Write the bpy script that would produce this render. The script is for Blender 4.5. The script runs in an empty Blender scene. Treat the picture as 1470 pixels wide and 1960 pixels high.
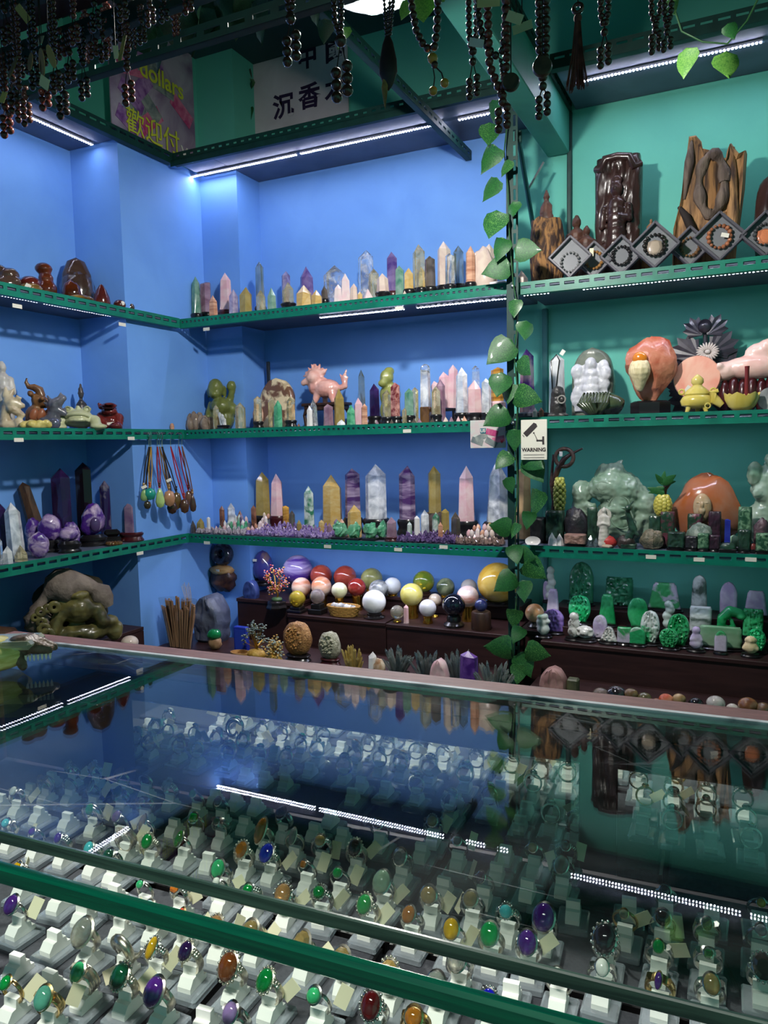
import bpy, math, random
from mathutils import Vector, Matrix, Euler, noise
import numpy as np

# ------------------------------------------------------------------ camera, world, lights, exposure
SC = bpy.context.scene
COL = SC.collection
FPX, CX, CY = 1450.0, 735.0, 980.0
EYE = np.array([0.0, 0.0, 1.256])
_vx = -np.array([-2300 - CX, 908 - CY, FPX]); _vy = np.array([1400 - CX, 835 - CY, FPX])
AX = _vx / np.linalg.norm(_vx); AY = _vy - AX * (_vy @ AX); AY /= np.linalg.norm(AY); AZ = np.cross(AX, AY)
CM = np.stack([AX, AY, AZ], 1)            # world -> camera (x right, y down, z forward)
cam = bpy.data.cameras.new('camera'); cam_o = bpy.data.objects.new('camera', cam); COL.objects.link(cam_o)
cam.sensor_fit = 'HORIZONTAL'; cam.sensor_width = 36.0; cam.lens = 36.0 * FPX / 1470.0
cam.clip_start = 0.02
_r = CM.T
mw = Matrix.Identity(4)
for i in range(3):
    mw[i][0] = _r[i][0]; mw[i][1] = -_r[i][1]; mw[i][2] = -_r[i][2]; mw[i][3] = EYE[i]
cam_o.matrix_world = mw
SC.camera = cam_o
SC.view_settings.view_transform = 'Standard'; SC.view_settings.look = 'None'
SC.view_settings.gamma = 1.0; SC.view_settings.use_curve_mapping = False
SC.view_settings.exposure = 0.38
W = bpy.data.worlds.new('world'); SC.world = W; W.use_nodes = True
W.node_tree.nodes['Background'].inputs[0].default_value = (0.55, 0.75, 1.0, 1)
W.node_tree.nodes['Background'].inputs[1].default_value = 0.03
LED_STRENGTH = 185.0; LED_COLOUR = (0.77, 0.80, 1.0)
BULB_STRENGTH = 1050.0
def area_light(name, loc, rot, sx, sy, watts, colour):
    d = bpy.data.lights.new(name, 'AREA'); d.shape = 'RECTANGLE'; d.size = sx; d.size_y = sy
    d.energy = watts; d.color = colour
    o = bpy.data.objects.new(name, d); o.location = loc; o.rotation_euler = rot; COL.objects.link(o)
    return o
# unseen ceiling lamp behind the customer, narrowed to sharpen the shadow on the trays
area_light('ceiling_panel_light', (-0.25, -0.55, 2.9), (math.radians(-18), 0, 0), 0.9, 0.07, 78, (1.0, 0.98, 0.93))

# ------------------------------------------------------------------ pixel of the 1470 x 1960 photo -> point on a real plane
def ray(px, py): return CM.T @ np.array([px - CX, py - CY, FPX])
def onz(px, py, z):
    d = ray(px, py); return EYE + d * ((z - EYE[2]) / d[2])
def ony(px, py, y):
    d = ray(px, py); return EYE + d * ((y - EYE[1]) / d[1])
def onx(px, py, x):
    d = ray(px, py); return EYE + d * ((x - EYE[0]) / d[0])
def mpp(p): return (CM @ (np.array(p) - EYE))[2] / FPX      # metres per pixel at a point
R = math.radians
rnd = random.Random(7)

# ------------------------------------------------------------------ mesh builder
class MB:
    def __init__(s): s.v = []; s.f = []
    def add(s, v, f, m=None):
        n = len(s.v)
        s.v += [tuple(m @ Vector(p)) for p in v] if m is not None else [tuple(p) for p in v]
        s.f += [tuple(i + n for i in q) for q in f]
        return s
    def box(s, c, d, b=0.0, rot=None):
        x, y, z = d[0] / 2, d[1] / 2, d[2] / 2
        m = Matrix.Translation(Vector(c)) @ (rot.to_matrix().to_4x4() if rot is not None else Matrix.Identity(4))
        b = min(b, x * .8, y * .8, z * .8)
        if b <= 0:
            v = [(i * x, j * y, k * z) for k in (-1, 1) for j in (-1, 1) for i in (-1, 1)]
            f = [(0, 2, 3, 1), (4, 5, 7, 6), (0, 1, 5, 4), (2, 6, 7, 3), (0, 4, 6, 2), (1, 3, 7, 5)]
            return s.add(v, f, m)
        v = []
        for k in (-1, 1):
            for j in (-1, 1):
                for i in (-1, 1):
                    v += [(i * x, j * (y - b), k * (z - b)), (i * (x - b), j * y, k * (z - b)), (i * (x - b), j * (y - b), k * z)]
        def q(i, j, k, a): return 3 * ((k > 0) * 4 + (j > 0) * 2 + (i > 0)) + a
        f = []
        for a in range(3):
            for sg in (-1, 1):
                o = [t for t in range(3) if t != a]
                c4 = []
                for (p, r_) in ((-1, -1), (1, -1), (1, 1), (-1, 1)):
                    t = [0, 0, 0]; t[a] = sg; t[o[0]] = p; t[o[1]] = r_
                    c4.append(q(*t, a))
                flip = (sg > 0) == (a == 1)
                f.append(tuple(c4[::-1] if flip else c4))
        for a in range(3):                    # edges along axis a
            o = [t for t in range(3) if t != a]
            for p in (-1, 1):
                for r_ in (-1, 1):
                    t1 = [0, 0, 0]; t1[a] = -1; t1[o[0]] = p; t1[o[1]] = r_
                    t2 = list(t1); t2[a] = 1
                    f.append((q(*t1, o[0]), q(*t2, o[0]), q(*t2, o[1]), q(*t1, o[1])))
        for k in (-1, 1):
            for j in (-1, 1):
                for i in (-1, 1): f.append((q(i, j, k, 0), q(i, j, k, 1), q(i, j, k, 2)))
        return s.add(v, f, m)
    def lathe(s, prof, n=20, c=(0, 0, 0), sx=1, sy=1, rot=None):
        v = []; f = []; m = len(prof)
        for i in range(n):
            a = 2 * math.pi * i / n
            for r_, z in prof: v.append((r_ * math.cos(a) * sx, r_ * math.sin(a) * sy, z))
        for i in range(n):
            j = (i + 1) % n
            for k in range(m - 1): f.append((i * m + k, j * m + k, j * m + k + 1, i * m + k + 1))
        f.append(tuple(i * m + m - 1 for i in range(n))); f.append(tuple(i * m for i in range(n))[::-1])
        mt = Matrix.Translation(Vector(c)) @ (rot.to_matrix().to_4x4() if rot is not None else Matrix.Identity(4))
        return s.add(v, f, mt)
    def ball(s, c, r_, n=16, h=10, rot=None):
        rr = r_ if isinstance(r_, (tuple, list)) else (r_, r_, r_)
        v = [(0, 0, -rr[2])]; f = []
        for k in range(1, h):
            t = math.pi * k / h - math.pi / 2
            for i in range(n):
                a = 2 * math.pi * i / n
                v.append((rr[0] * math.cos(t) * math.cos(a), rr[1] * math.cos(t) * math.sin(a), rr[2] * math.sin(t)))
        v.append((0, 0, rr[2])); e = len(v) - 1
        for i in range(n):
            j = (i + 1) % n
            f.append((0, 1 + j, 1 + i)); f.append((e, 1 + (h - 2) * n + i, 1 + (h - 2) * n + j))
            for k in range(h - 2): f.append((1 + k * n + i, 1 + k * n + j, 1 + (k + 1) * n + j, 1 + (k + 1) * n + i))
        mt = Matrix.Translation(Vector(c)) @ (rot.to_matrix().to_4x4() if rot is not None else Matrix.Identity(4))
        return s.add(v, f, mt)
    def tube(s, pts, r_, n=8):
        P = [Vector(p) for p in pts]; v = []; f = []
        up = Vector((0.13, 0.21, 0.97))
        for i, p in enumerate(P):
            t = (P[min(i + 1, len(P) - 1)] - P[max(i - 1, 0)])
            t = t.normalized() if t.length > 1e-9 else Vector((0, 0, 1))
            a = t.cross(up)
            if a.length < 1e-3: a = t.cross(Vector((1, 0, 0)))
            a.normalize(); b = t.cross(a)
            q = r_[i] if isinstance(r_, (list, tuple)) else r_
            for k in range(n):
                w = 2 * math.pi * k / n
                v.append(p + (a * math.cos(w) + b * math.sin(w)) * q)
        for i in range(len(P) - 1):
            for k in range(n):
                l = (k + 1) % n
                f.append((i * n + k, i * n + l, (i + 1) * n + l, (i + 1) * n + k))
        f.append(tuple(range(n))[::-1]); f.append(tuple((len(P) - 1) * n + k for k in range(n)))
        return s.add(v, f)
    def prism(s, poly, d, m=None):            # polygon in x,z (counter-clockwise seen from -y), thickness d along y
        n = len(poly)
        v = [(p[0], -d / 2, p[1]) for p in poly] + [(p[0], d / 2, p[1]) for p in poly]
        f = [tuple(range(n)), tuple(range(2 * n - 1, n - 1, -1))]
        for i in range(n):
            j = (i + 1) % n; f.append((j, i, n + i, n + j))
        return s.add(v, f, m)
    def torus(s, c, R_, r_, n=20, k=8, m=None, flat=1.0):    # ring in the x,z plane
        v = []; f = []
        for i in range(n):
            a = 2 * math.pi * i / n
            for j in range(k):
                b = 2 * math.pi * j / k
                q = R_ + r_ * math.cos(b)
                v.append((c[0] + q * math.cos(a), c[1] + r_ * flat * math.sin(b), c[2] + q * math.sin(a)))
        for i in range(n):
            for j in range(k):
                f.append((i * k + j, i * k + (j + 1) % k, ((i + 1) % n) * k + (j + 1) % k, ((i + 1) % n) * k + j))
        return s.add(v, f, m)
    def crystal(s, c, h, w, d=None, tip=0.6, taper=0.88, n=6, rot=0.0, seed=0, lean=None):
        g = random.Random(seed); d = d or w; v = []; f = []
        hs = [0, h - w * tip * g.uniform(.85, 1.15)]
        for lv, (z, k) in enumerate(((0, 1.0), (hs[1], taper))):
            for i in range(n):
                a = 2 * math.pi * i / n + rot + (0.10 * g.uniform(-1, 1))
                zz = z + (g.uniform(-.09, .09) * w if lv else 0)
                v.append((w / 2 * k * math.cos(a) * 1.06, d / 2 * k * math.sin(a) * 1.06, zz))
        v.append((g.uniform(-.05, .05) * w, g.uniform(-.05, .05) * d, h))
        for i in range(n):
            j = (i + 1) % n
            f.append((i, j, n + j, n + i)); f.append((n + i, n + j, 2 * n))
        f.append(tuple(range(n))[::-1])
        mt = Matrix.Translation(Vector(c))
        if lean is not None: mt = mt @ lean.to_matrix().to_4x4()
        return s.add(v, f, mt)
    def blob(s, c, r_, amp=0.2, freq=2.0, n=20, h=14, seed=0, facet=False, floor=None):
        rr = r_ if isinstance(r_, (tuple, list)) else (r_, r_, r_)
        t = MB().ball((0, 0, 0), 1.0, n, h); v = []
        for p in t.v:
            q = Vector(p); o = q * freq + Vector((seed * 3.1, seed * 1.7, seed * 5.3))
            k = 1 + amp * noise.noise(o) + amp * .5 * noise.noise(o * 2.3)
            if facet: k = 1 + amp * (round(noise.noise(o) * 3) / 3)
            x = Vector((q.x * rr[0] * k + c[0], q.y * rr[1] * k + c[1], q.z * rr[2] * k + c[2]))
            if floor is not None and x.z < floor: x.z = floor
            v.append(x)
        return s.add(v, t.f)
    def mesh(s, name, mat, smooth=None):
        me = bpy.data.meshes.new(name); me.from_pydata(s.v, [], s.f); me.update()
        if mat: me.materials.append(mat)
        if smooth is not None:
            me.polygons.foreach_set('use_smooth', [True] * len(me.polygons))
            if smooth < 170: me.set_sharp_from_angle(angle=R(smooth))
        return me
    def build(s, name, mat, parent=None, smooth=None, loc=None, rot=None):
        return put(name, s.mesh(name, mat, smooth), parent, loc, rot)

def put(name, me, parent=None, loc=None, rot=None):
    o = bpy.data.objects.new(name, me); COL.objects.link(o)
    if parent is not None: o.parent = parent
    if loc is not None: o.location = Vector([float(t) for t in loc])
    if rot is not None: o.rotation_euler = rot
    return o
def thing(name, label, cat, loc=(0, 0, 0), rz=0.0, group=None, rot=None):
    o = bpy.data.objects.new(name, None); o.empty_display_size = 0.02; COL.objects.link(o)
    o.location = Vector([float(t) for t in loc]); o.rotation_euler = rot if rot is not None else (0, 0, rz)
    return tag(o, label, cat, group)
def tag(o, label, cat, group=None):
    o['label'] = label; o['category'] = cat
    if group: o['group'] = group
    return o
def structure(o): o['kind'] = 'structure'; return o
def stuff(o): o['kind'] = 'stuff'; return o
def text(body, size, parent, loc, rot, mat, name='lettering', bold=0.0):
    c = bpy.data.curves.new(name, 'FONT'); c.body = body; c.size = size; c.align_x = 'CENTER'; c.align_y = 'CENTER'
    c.extrude = 0.0006; c.offset = bold; c.materials.append(mat)
    o = bpy.data.objects.new(name, c); COL.objects.link(o)
    dg = bpy.context.evaluated_depsgraph_get(); dg.update()
    me = bpy.data.meshes.new_from_object(o.evaluated_get(dg)); me.name = name
    bpy.data.objects.remove(o); bpy.data.curves.remove(c)
    return put(name, me, parent, loc, rot)
def sculpt(name, prims, mat, parent=None, voxel=0.004, smooth_it=4, bump=0.0, freq=40.0, sc=(1, 1, 1), loc=None, rot=None):
    """one continuous carved surface: ellipsoids / tapered limbs fused by a voxel remesh"""
    b = MB()
    for p in prims:
        if p[0] == 'e':
            _, x, y, z, rx, ry, rz = p[:7]
            b.ball((x * sc[0], y * sc[1], z * sc[2]), (rx * sc[0], ry * sc[1], rz * sc[2]), 14, 10, Euler(p[7]) if len(p) > 7 else None)
        elif p[0] == 'c':
            _, x1, y1, z1, x2, y2, z2, r1, r2 = p
            a = Vector((x1 * sc[0], y1 * sc[1], z1 * sc[2])); e = Vector((x2 * sc[0], y2 * sc[1], z2 * sc[2]))
            k = sc[0]
            n = max(3, int((e - a).length / (min(r1, r2) * k * .8 + 1e-6))); n = min(n, 14)
            for i in range(n + 1):
                t = i / n; b.ball(a.lerp(e, t), (r1 + (r2 - r1) * t) * k, 10, 7)
        elif p[0] == 'b':
            _, x, y, z, dx, dy, dz = p[:7]
            b.box((x * sc[0], y * sc[1], z * sc[2]), (dx * sc[0], dy * sc[1], dz * sc[2]), 0, Euler(p[7]) if len(p) > 7 else None)
    me = b.mesh('tmp', None); o = bpy.data.objects.new('tmp', me); COL.objects.link(o)
    m = o.modifiers.new('r', 'REMESH'); m.mode = 'VOXEL'; m.voxel_size = voxel
    if smooth_it:
        m2 = o.modifiers.new('s', 'SMOOTH'); m2.iterations = smooth_it; m2.factor = 0.5
    dg = bpy.context.evaluated_depsgraph_get(); dg.update()
    nm = bpy.data.meshes.new_from_object(o.evaluated_get(dg))
    bpy.data.objects.remove(o); bpy.data.meshes.remove(me)
    if bump:
        n3 = [v.normal.copy() for v in nm.vertices]
        for v, q in zip(nm.vertices, n3):
            v.co += q * bump * (noise.noise(v.co * freq) + .5 * noise.noise(v.co * freq * 2.1))
    nm.materials.clear(); nm.materials.append(mat)
    nm.polygons.foreach_set('use_smooth', [True] * len(nm.polygons)); nm.name = name
    return put(name, nm, parent, loc, rot)
PROFILE = {
    'oval': lambda v: math.sqrt(max(0.0, 1 - (2 * v - 1) ** 2)) ** .8 if v > .12 else .62 + v * .6,
    'dome': lambda v: 1.0 if v < .55 else math.sqrt(max(0.0, 1 - ((v - .55) / .45) ** 2)),
    'rect': lambda v: 1.0 if v < .94 else .93,
    'taper': lambda v: (1.0 - .42 * v) if v < .93 else .5,
    'trap': lambda v: 1.0 - .33 * v if v < .95 else .6,
    'spire': lambda v: (1 - .2 * v) if v < .7 else .86 * math.sqrt(max(0.0, 1 - ((v - .7) / .3) ** 2)),
    'tri': lambda v: 1.0 - .68 * v ** 1.1 if v < .94 else .2,
    'disc': lambda v: math.sqrt(max(0.0, 1 - (2 * v - 1) ** 2)),
    'boulder': lambda v: (.72 + .5 * v) if v < .4 else .92 * math.sqrt(max(0.0, 1 - ((v - .4) / .6) ** 2)) + .02,
}
def carved(h, w, d, prof, seed=0, amp=0.1, freq=9.0, nu=18, nv=22, rough=0.0):
    """stone tablet: closed mesh with a carved front (towards -y)"""
    b = MB(); F = PROFILE[prof]; v = []; f = []
    def relief(u, t):
        q = Vector((u * freq * .5, t * freq * .5 * h / w, seed * 2.7))
        return (1 - abs(noise.noise(q)) * 2.2) * .6 + noise.noise(q * 2.1) * .6
    for side in (-1, 1):
        for j in range(nv + 1):
            t = j / nv; hw = max(F(t), .03) * w / 2
            hw *= 1 + rough * noise.noise(Vector((side * 0, t * 4, seed)))
            for i in range(nu + 1):
                u = -1 + 2 * i / nu
                e = math.sqrt(max(0.0, 1 - abs(u) ** 5)) * (1 if .03 < t < .97 else .55)
                y = side * d / 2 * (.45 + .55 * e)
                if side < 0 and amp: y -= amp * d * relief(u, t) * e
                if rough: y *= 1 + rough * 1.6 * noise.noise(Vector((u * 2, t * 3, seed + side)))
                x = u * hw * (1 + rough * .5 * noise.noise(Vector((u, t * 5, seed + 9))))
                v.append((x, y, t * h))
    n = (nu + 1) * (nv + 1)
    for j in range(nv):
        for i in range(nu):
            a = j * (nu + 1) + i
            f.append((a, a + 1, a + nu + 2, a + nu + 1)); f.append((n + a + 1, n + a, n + a + nu + 1, n + a + nu + 2))
    for j in range(nv):
        a = j * (nu + 1); f.append((n + a, a, a + nu + 1, n + a + nu + 1))
        a = a + nu; f.append((a, n + a, n + a + nu + 1, a + nu + 1))
    for i in range(nu):
        f.append((i + 1, i, n + i, n + i + 1)); a = nv * (nu + 1) + i; f.append((a, a + 1, n + a + 1, n + a))
    return b.add(v, f)

# ------------------------------------------------------------------ materials
_mats = {}
def M(key, col, rough=0.5, metal=0.0, trans=0.0, col2=None, scale=8.0, detail=4.0, lo=.35, hi=.65, bump=0.0, bscale=None, coat=0.0,
      sss=0.0, ior=1.45, emis=None, band=None, trans2=None, alpha=None):
    if key in _mats: return _mats[key]
    m = bpy.data.materials.new(key); m.use_nodes = True; nt = m.node_tree; N = nt.nodes; L = nt.links
    b = N['Principled BSDF']
    b.inputs['Base Color'].default_value = (*col, 1); b.inputs['Roughness'].default_value = rough
    b.inputs['Metallic'].default_value = metal; b.inputs['IOR'].default_value = ior
    b.inputs['Transmission Weight'].default_value = trans; b.inputs['Coat Weight'].default_value = coat
    b.inputs['Coat Roughness'].default_value = 0.08
    if sss:
        b.inputs['Subsurface Weight'].default_value = sss; b.inputs['Subsurface Radius'].default_value = (.02, .02, .02); b.inputs['Subsurface Scale'].default_value = .3
    if emis:
        b.inputs['Emission Color'].default_value = (*emis[:3], 1); b.inputs['Emission Strength'].default_value = emis[3]
    if col2 is not None or bump:
        tc = N.new('ShaderNodeTexCoord'); oi = N.new('ShaderNodeObjectInfo')
        va = N.new('ShaderNodeVectorMath'); va.operation = 'SCALE'; va.inputs[0].default_value = (31.0, 17.0, 23.0)
        L.new(oi.outputs['Random'], va.inputs['Scale'])
        ad = N.new('ShaderNodeVectorMath'); ad.operation = 'ADD'; L.new(tc.outputs['Object'], ad.inputs[0]); L.new(va.outputs[0], ad.inputs[1])
        src = ad.outputs[0]
        if band:
            mp = N.new('ShaderNodeMapping'); mp.inputs['Scale'].default_value = band; L.new(src, mp.inputs[0]); src = mp.outputs[0]
    if col2 is not None:
        nz = N.new('ShaderNodeTexNoise'); nz.inputs['Scale'].default_value = scale; nz.inputs['Detail'].default_value = detail
        nz.inputs['Distortion'].default_value = 0.6; L.new(src, nz.inputs['Vector'])
        rp = N.new('ShaderNodeValToRGB'); rp.color_ramp.elements[0].position = lo; rp.color_ramp.elements[1].position = hi
        rp.color_ramp.elements[0].color = (*col, 1); rp.color_ramp.elements[1].color = (*col2, 1)
        L.new(nz.outputs['Fac'], rp.inputs[0]); L.new(rp.outputs[0], b.inputs['Base Color'])
        if trans2 is not None:
            mr = N.new('ShaderNodeMapRange'); mr.inputs[1].default_value = lo; mr.inputs[2].default_value = hi
            mr.inputs[3].default_value = trans; mr.inputs[4].default_value = trans2
            L.new(nz.outputs['Fac'], mr.inputs[0]); L.new(mr.outputs[0], b.inputs['Transmission Weight'])
    if bump:
        n2 = N.new('ShaderNodeTexNoise'); n2.inputs['Scale'].default_value = bscale or scale * 2; n2.inputs['Detail'].default_value = 5.0
        L.new(src, n2.inputs['Vector'])
        bp = N.new('ShaderNodeBump'); bp.inputs['Strength'].default_value = bump; bp.inputs['Distance'].default_value = 0.01
        L.new(n2.outputs['Fac'], bp.inputs['Height']); L.new(bp.outputs[0], b.inputs['Normal'])
    _mats[key] = m; return m
def S(r, g, b):                                # sRGB 0-255 -> linear
    return tuple((c / 255 / 12.92) if c <= 10 else ((c / 255 + .055) / 1.055) ** 2.4 for c in (r, g, b))
def glass_sheet(key, tint, edge=1.5, rough=0.0):
    """thin clear pane: see-through with real Fresnel reflection"""
    if key in _mats: return _mats[key]
    m = bpy.data.materials.new(key); m.use_nodes = True; nt = m.node_tree; N = nt.nodes; L = nt.links
    N.remove(N['Principled BSDF']); out = N['Material Output']
    t = N.new('ShaderNodeBsdfTransparent'); t.inputs[0].default_value = (*tint, 1)
    g = N.new('ShaderNodeBsdfGlossy'); g.inputs['Roughness'].default_value = rough
    fr = N.new('ShaderNodeFresnel'); fr.inputs[0].default_value = edge
    mx = N.new('ShaderNodeMixShader'); L.new(fr.outputs[0], mx.inputs[0]); L.new(t.outputs[0], mx.inputs[1]); L.new(g.outputs[0], mx.inputs[2])
    L.new(mx.outputs[0], out.inputs[0]); _mats[key] = m; return m

BLUE = M('blue_wall_paint', S(112, 164, 234), .62, col2=S(104, 155, 227), scale=3, bump=.04, bscale=60)
TEAL = M('teal_wall_paint', S(92, 184, 164), .6, col2=S(86, 176, 158), scale=3, bump=.04, bscale=60)
DTEAL = M('dark_teal_paint', S(52, 120, 118), .55, col2=S(46, 108, 108), scale=4)
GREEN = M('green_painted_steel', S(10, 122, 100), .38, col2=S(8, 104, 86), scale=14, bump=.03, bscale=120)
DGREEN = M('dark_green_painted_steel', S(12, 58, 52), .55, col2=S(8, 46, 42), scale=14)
BOARD = M('shelf_board', S(92, 100, 120), .55, col2=S(78, 86, 106), scale=6)
BROWNBOARD = M('dark_brown_laminate', S(56, 34, 34), .42, col2=S(44, 26, 27), scale=5, band=(1, 1, 9))
RAILWOOD = M('reddish_wood_rail', S(134, 92, 88), .5, col2=S(112, 74, 72), scale=9, band=(2, 14, 14), bump=.1, bscale=40)
BLACK = M('black_lacquer', S(22, 20, 22), .28, coat=.4)
REDWOOD = M('red_lacquer_wood', S(64, 18, 22), .3, coat=.4)
DARKWOOD = M('dark_carved_wood', S(62, 38, 26), .45, col2=S(40, 24, 18), scale=30, band=(1, 1, .3), bump=.2)
CONCRETE = M('dark_floor_tile', S(60, 58, 58), .5, col2=S(48, 46, 46), scale=4)
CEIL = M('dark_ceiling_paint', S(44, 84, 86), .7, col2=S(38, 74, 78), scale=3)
WHITEPAPER = M('white_paper', S(224, 220, 208), .7)
CREAMPAPER = M('cream_paper', S(222, 214, 182), .7)
STEEL = M('bright_steel', S(190, 190, 190), .3, metal=1.0)

# ------------------------------------------------------------------ room shell
YF, YB, YP = 3.206, 3.68, 3.47
XF, XP, XR, XC = -2.709, -2.749, -3.06, -2.505
YR = 2.86
ZS = {1: 1.925, 2: 1.345, 3: 0.79}           # tops of the shelf boards
ZR = {1: 1.915, 2: 1.350, 3: 0.800}
ZT, ZTR = 2.725, 2.765                        # undersides of the top shelves
CZ = 3.35
def wall(name, x0, x1, y0, y1, z0, z1, mat):
    return structure(MB().box(((x0 + x1) / 2, (y0 + y1) / 2, (z0 + z1) / 2), (x1 - x0, y1 - y0, z1 - z0)).build(name, mat))
wall('floor', -3.2, 1.7, -2.6, 3.8, -.1, 0, CONCRETE)
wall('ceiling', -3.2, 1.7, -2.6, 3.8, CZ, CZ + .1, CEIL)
wall('wall_left', XR - .1, XR, -2.6, YR, 0, ZT + .02, BLUE)
wall('wall_left_upper', XR - .1, XR, -2.6, YR, ZT + .02, CZ, TEAL)
wall('wall_left_pillar', XR - .1, XP, YR, YB, 0, ZT + .02, BLUE)
wall('wall_left_pillar_upper', XR - .1, XP, YR, YB, ZT + .02, CZ, TEAL)
wall('wall_back_column', XP, XC, YP, YB, 0, ZT + .02, BLUE)
wall('wall_back_column_upper', XP, XC, YP, YB, ZT + .02, CZ, TEAL)
wall('wall_back', XR - .1, -1.075, YB, YB + .1, 0, ZT + .02, BLUE)
wall('wall_back_upper', XR - .1, -1.075, YB, YB + .1, ZT + .02, CZ, TEAL)
wall('wall_back_right', -1.075, 1.7, YB, YB + .1, 0, CZ, TEAL)
wall('wall_right', 1.6, 1.7, -2.6, YB, 0, CZ, TEAL)
wall('wall_front', XR, 1.6, -2.6, -2.5, 0, CZ, DTEAL)
# slim conduits in the green corner
structure(MB().box((-.772, YB - .011, 2.36), (.022, .02, .80), .004).build('trim_1', DGREEN))
structure(MB().box((-.885, YB - .013, 1.02), (.026, .024, 1.72), .004).build('trim_2', DTEAL))
structure(MB().box((-.824, 2.5, 2.675), (.104, 2.34, .20), .004).build('trim_3', M('beam_paint', S(70, 150, 134), .5, col2=S(62, 138, 124), scale=4)))

# ------------------------------------------------------------------ slotted steel and shelves
def slotted(L, h, pitch, sl, sh, zc, t=0.003, y=0.0):
    """flange along +x: real slots between webs; top edge at z=0"""
    b = MB(); zc0, zc1 = zc - sh / 2, zc + sh / 2
    b.box((L / 2, y, (zc1) / 2), (L, t, -zc1)); b.box((L / 2, y, (zc0 - h) / 2), (L, t, h + zc0))
    n = int(L / pitch); web = pitch - sl
    for i in range(n + 1):
        x0 = i * pitch; x1 = min(x0 + web, L)
        if x1 > x0: b.box(((x0 + x1) / 2, y, zc), (x1 - x0, t, sh))
    b.box((L / 2, y + h * .30, -h + t / 2), (L, h * .6, t))
    return b
STICK = [('mid1', [(395, 630), (764, 590)]), ('mid2', [(779, 825)]), ('mid3', [(396, 1039), (627, 1046), (762, 1052), (849, 1047)]),
         ('right3', [(1246, 1066), (1338, 1071), (1437, 1071)])]
STL = {1: [(33, 586), (234, 621)], 2: [(36, 842), (251, 839)], 3: [(268, 1059)]}
STK = dict(STICK)
def stickers(t, lst, Y=None, X=None, origin=(0, 0, 0)):
    for i, (px, py) in enumerate(lst):
        p = ony(px, py, Y) if Y is not None else onx(px, py, X)
        sz = (.040, .0012, .016) if Y is not None else (.0012, .045, .016)
        MB().box((0, 0, 0), sz).build('price_sticker', WHITEPAPER, t, loc=p - np.array(origin))
def led_bar(p0, p1, where, group, k=1.0):
    a = Vector(p0); e = Vector(p1); L = (e - a).length; d = (e - a).normalized()
    t = thing('led_strip', f'white dotted LED light bar {where}', 'light', a, math.atan2(d.y, d.x), group)
    MB().box((L / 2, 0, .006), (L, .016, .010), .002).build('housing', M('led_housing', S(150, 150, 170), .5), t)
    b = MB(); n = max(2, int(L / .0139))
    for i in range(n):
        for s in (-1, 1):
            x = (i + .5) * L / n; y = s * .0042
            b.add([(x - .0026, y - .0026, 0), (x + .0026, y - .0026, 0), (x + .0026, y + .0026, 0), (x - .0026, y + .0026, 0)], [(0, 3, 2, 1)])
    stuff(b.build('diodes', M('led_diode%d' % (k * 100), (1, 1, 1), emis=(*LED_COLOUR, LED_STRENGTH * k)), t))
    return t
for k in (1, 2, 3):
    nm = {1: 'upper', 2: 'middle', 3: 'lower'}[k]
    z = ZS[k]
    t = thing('display_shelf', f'{nm} green steel shelf on the blue back wall, rail with round holes', 'shelf', (XF, YF, z), 0, 'shelves on the blue back wall')
    b = MB().box(((XC - XF + .002 + (-.925 - XC)) / 2 + (.208) / 2, .236, -.010), (-.925 - XC - .004, .468, .018), .002)
    b.box(((XC - XF) / 2, .13, -.010), (XC - XF, .256, .018), .002); b.build('board', BOARD, t)
    slotted(-.925 - XF, .048, .027, .013, .010, -.018).build('front_rail', GREEN, t, loc=(0, -.002, .001))
    stickers(t, STK['mid%d' % k], Y=YF - .0045, origin=(XF, YF, z))
    z = ZR[k]
    t = thing('display_shelf', f'{nm} green steel shelf on the teal wall, rail with long slots', 'shelf', (-.895, YF, z), 0, 'shelves on the teal wall')
    MB().box((.75, .236, -.010), (1.49, .468, .018), .002).build('board', BOARD, t)
    slotted(1.5, .050, .0605, .042, .013, -.021).build('front_rail', GREEN, t, loc=(0, -.002, .004))
    stickers(t, STK.get('right%d' % k, []), Y=YF - .0045, origin=(-.895, YF, z))
    z = ZS[k]
    t = thing('display_shelf', f'{nm} green steel shelf on the left blue wall, reaching the corner', 'shelf', (XF, 1.0, z), 0, 'shelves on the left wall')
    MB().box((-.176, .928, -.010), (.346, 1.85, .018), .002).build('board', BOARD, t)
    MB().box((-.018, 2.027, -.010), (.034, .345, .018), .002).build('corner_strip', BOARD, t)
    slotted(2.2, .050, .0605, .042, .013, -.021).build('front_rail', GREEN, t, loc=(.0032, 0, .004), rot=(0, 0, R(90)))
    stickers(t, STL[k], X=XF + .0062, origin=(XF, 1.0, z))
# top shelves
t = thing('top_shelf', 'green steel top shelf over the blue back wall, under the Chinese sign', 'shelf', (XF, YF, ZT), 0, 'top shelves')
b = MB().box((XC - XF + (-.925 - XC) / 2, .236, .009), (-.925 - XC - .004, .468, .018), .002)
b.box(((XC - XF) / 2, .13, .009), (XC - XF, .256, .018), .002); b.build('board', BOARD, t)
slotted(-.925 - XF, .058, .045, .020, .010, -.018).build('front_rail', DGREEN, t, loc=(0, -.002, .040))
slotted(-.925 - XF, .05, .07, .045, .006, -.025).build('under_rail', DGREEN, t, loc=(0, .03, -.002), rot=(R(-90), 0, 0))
t = thing('top_shelf', 'green steel top shelf above the teal wall, lit bar underneath', 'shelf', (-.755, YF, ZTR), 0, 'top shelves')
MB().box((.69, .236, .009), (1.36, .468, .018), .002).build('board', BOARD, t)
slotted(1.38, .06, .0605, .042, .010, -.02).build('front_rail', DGREEN, t, loc=(0, -.002, .042))
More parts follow.
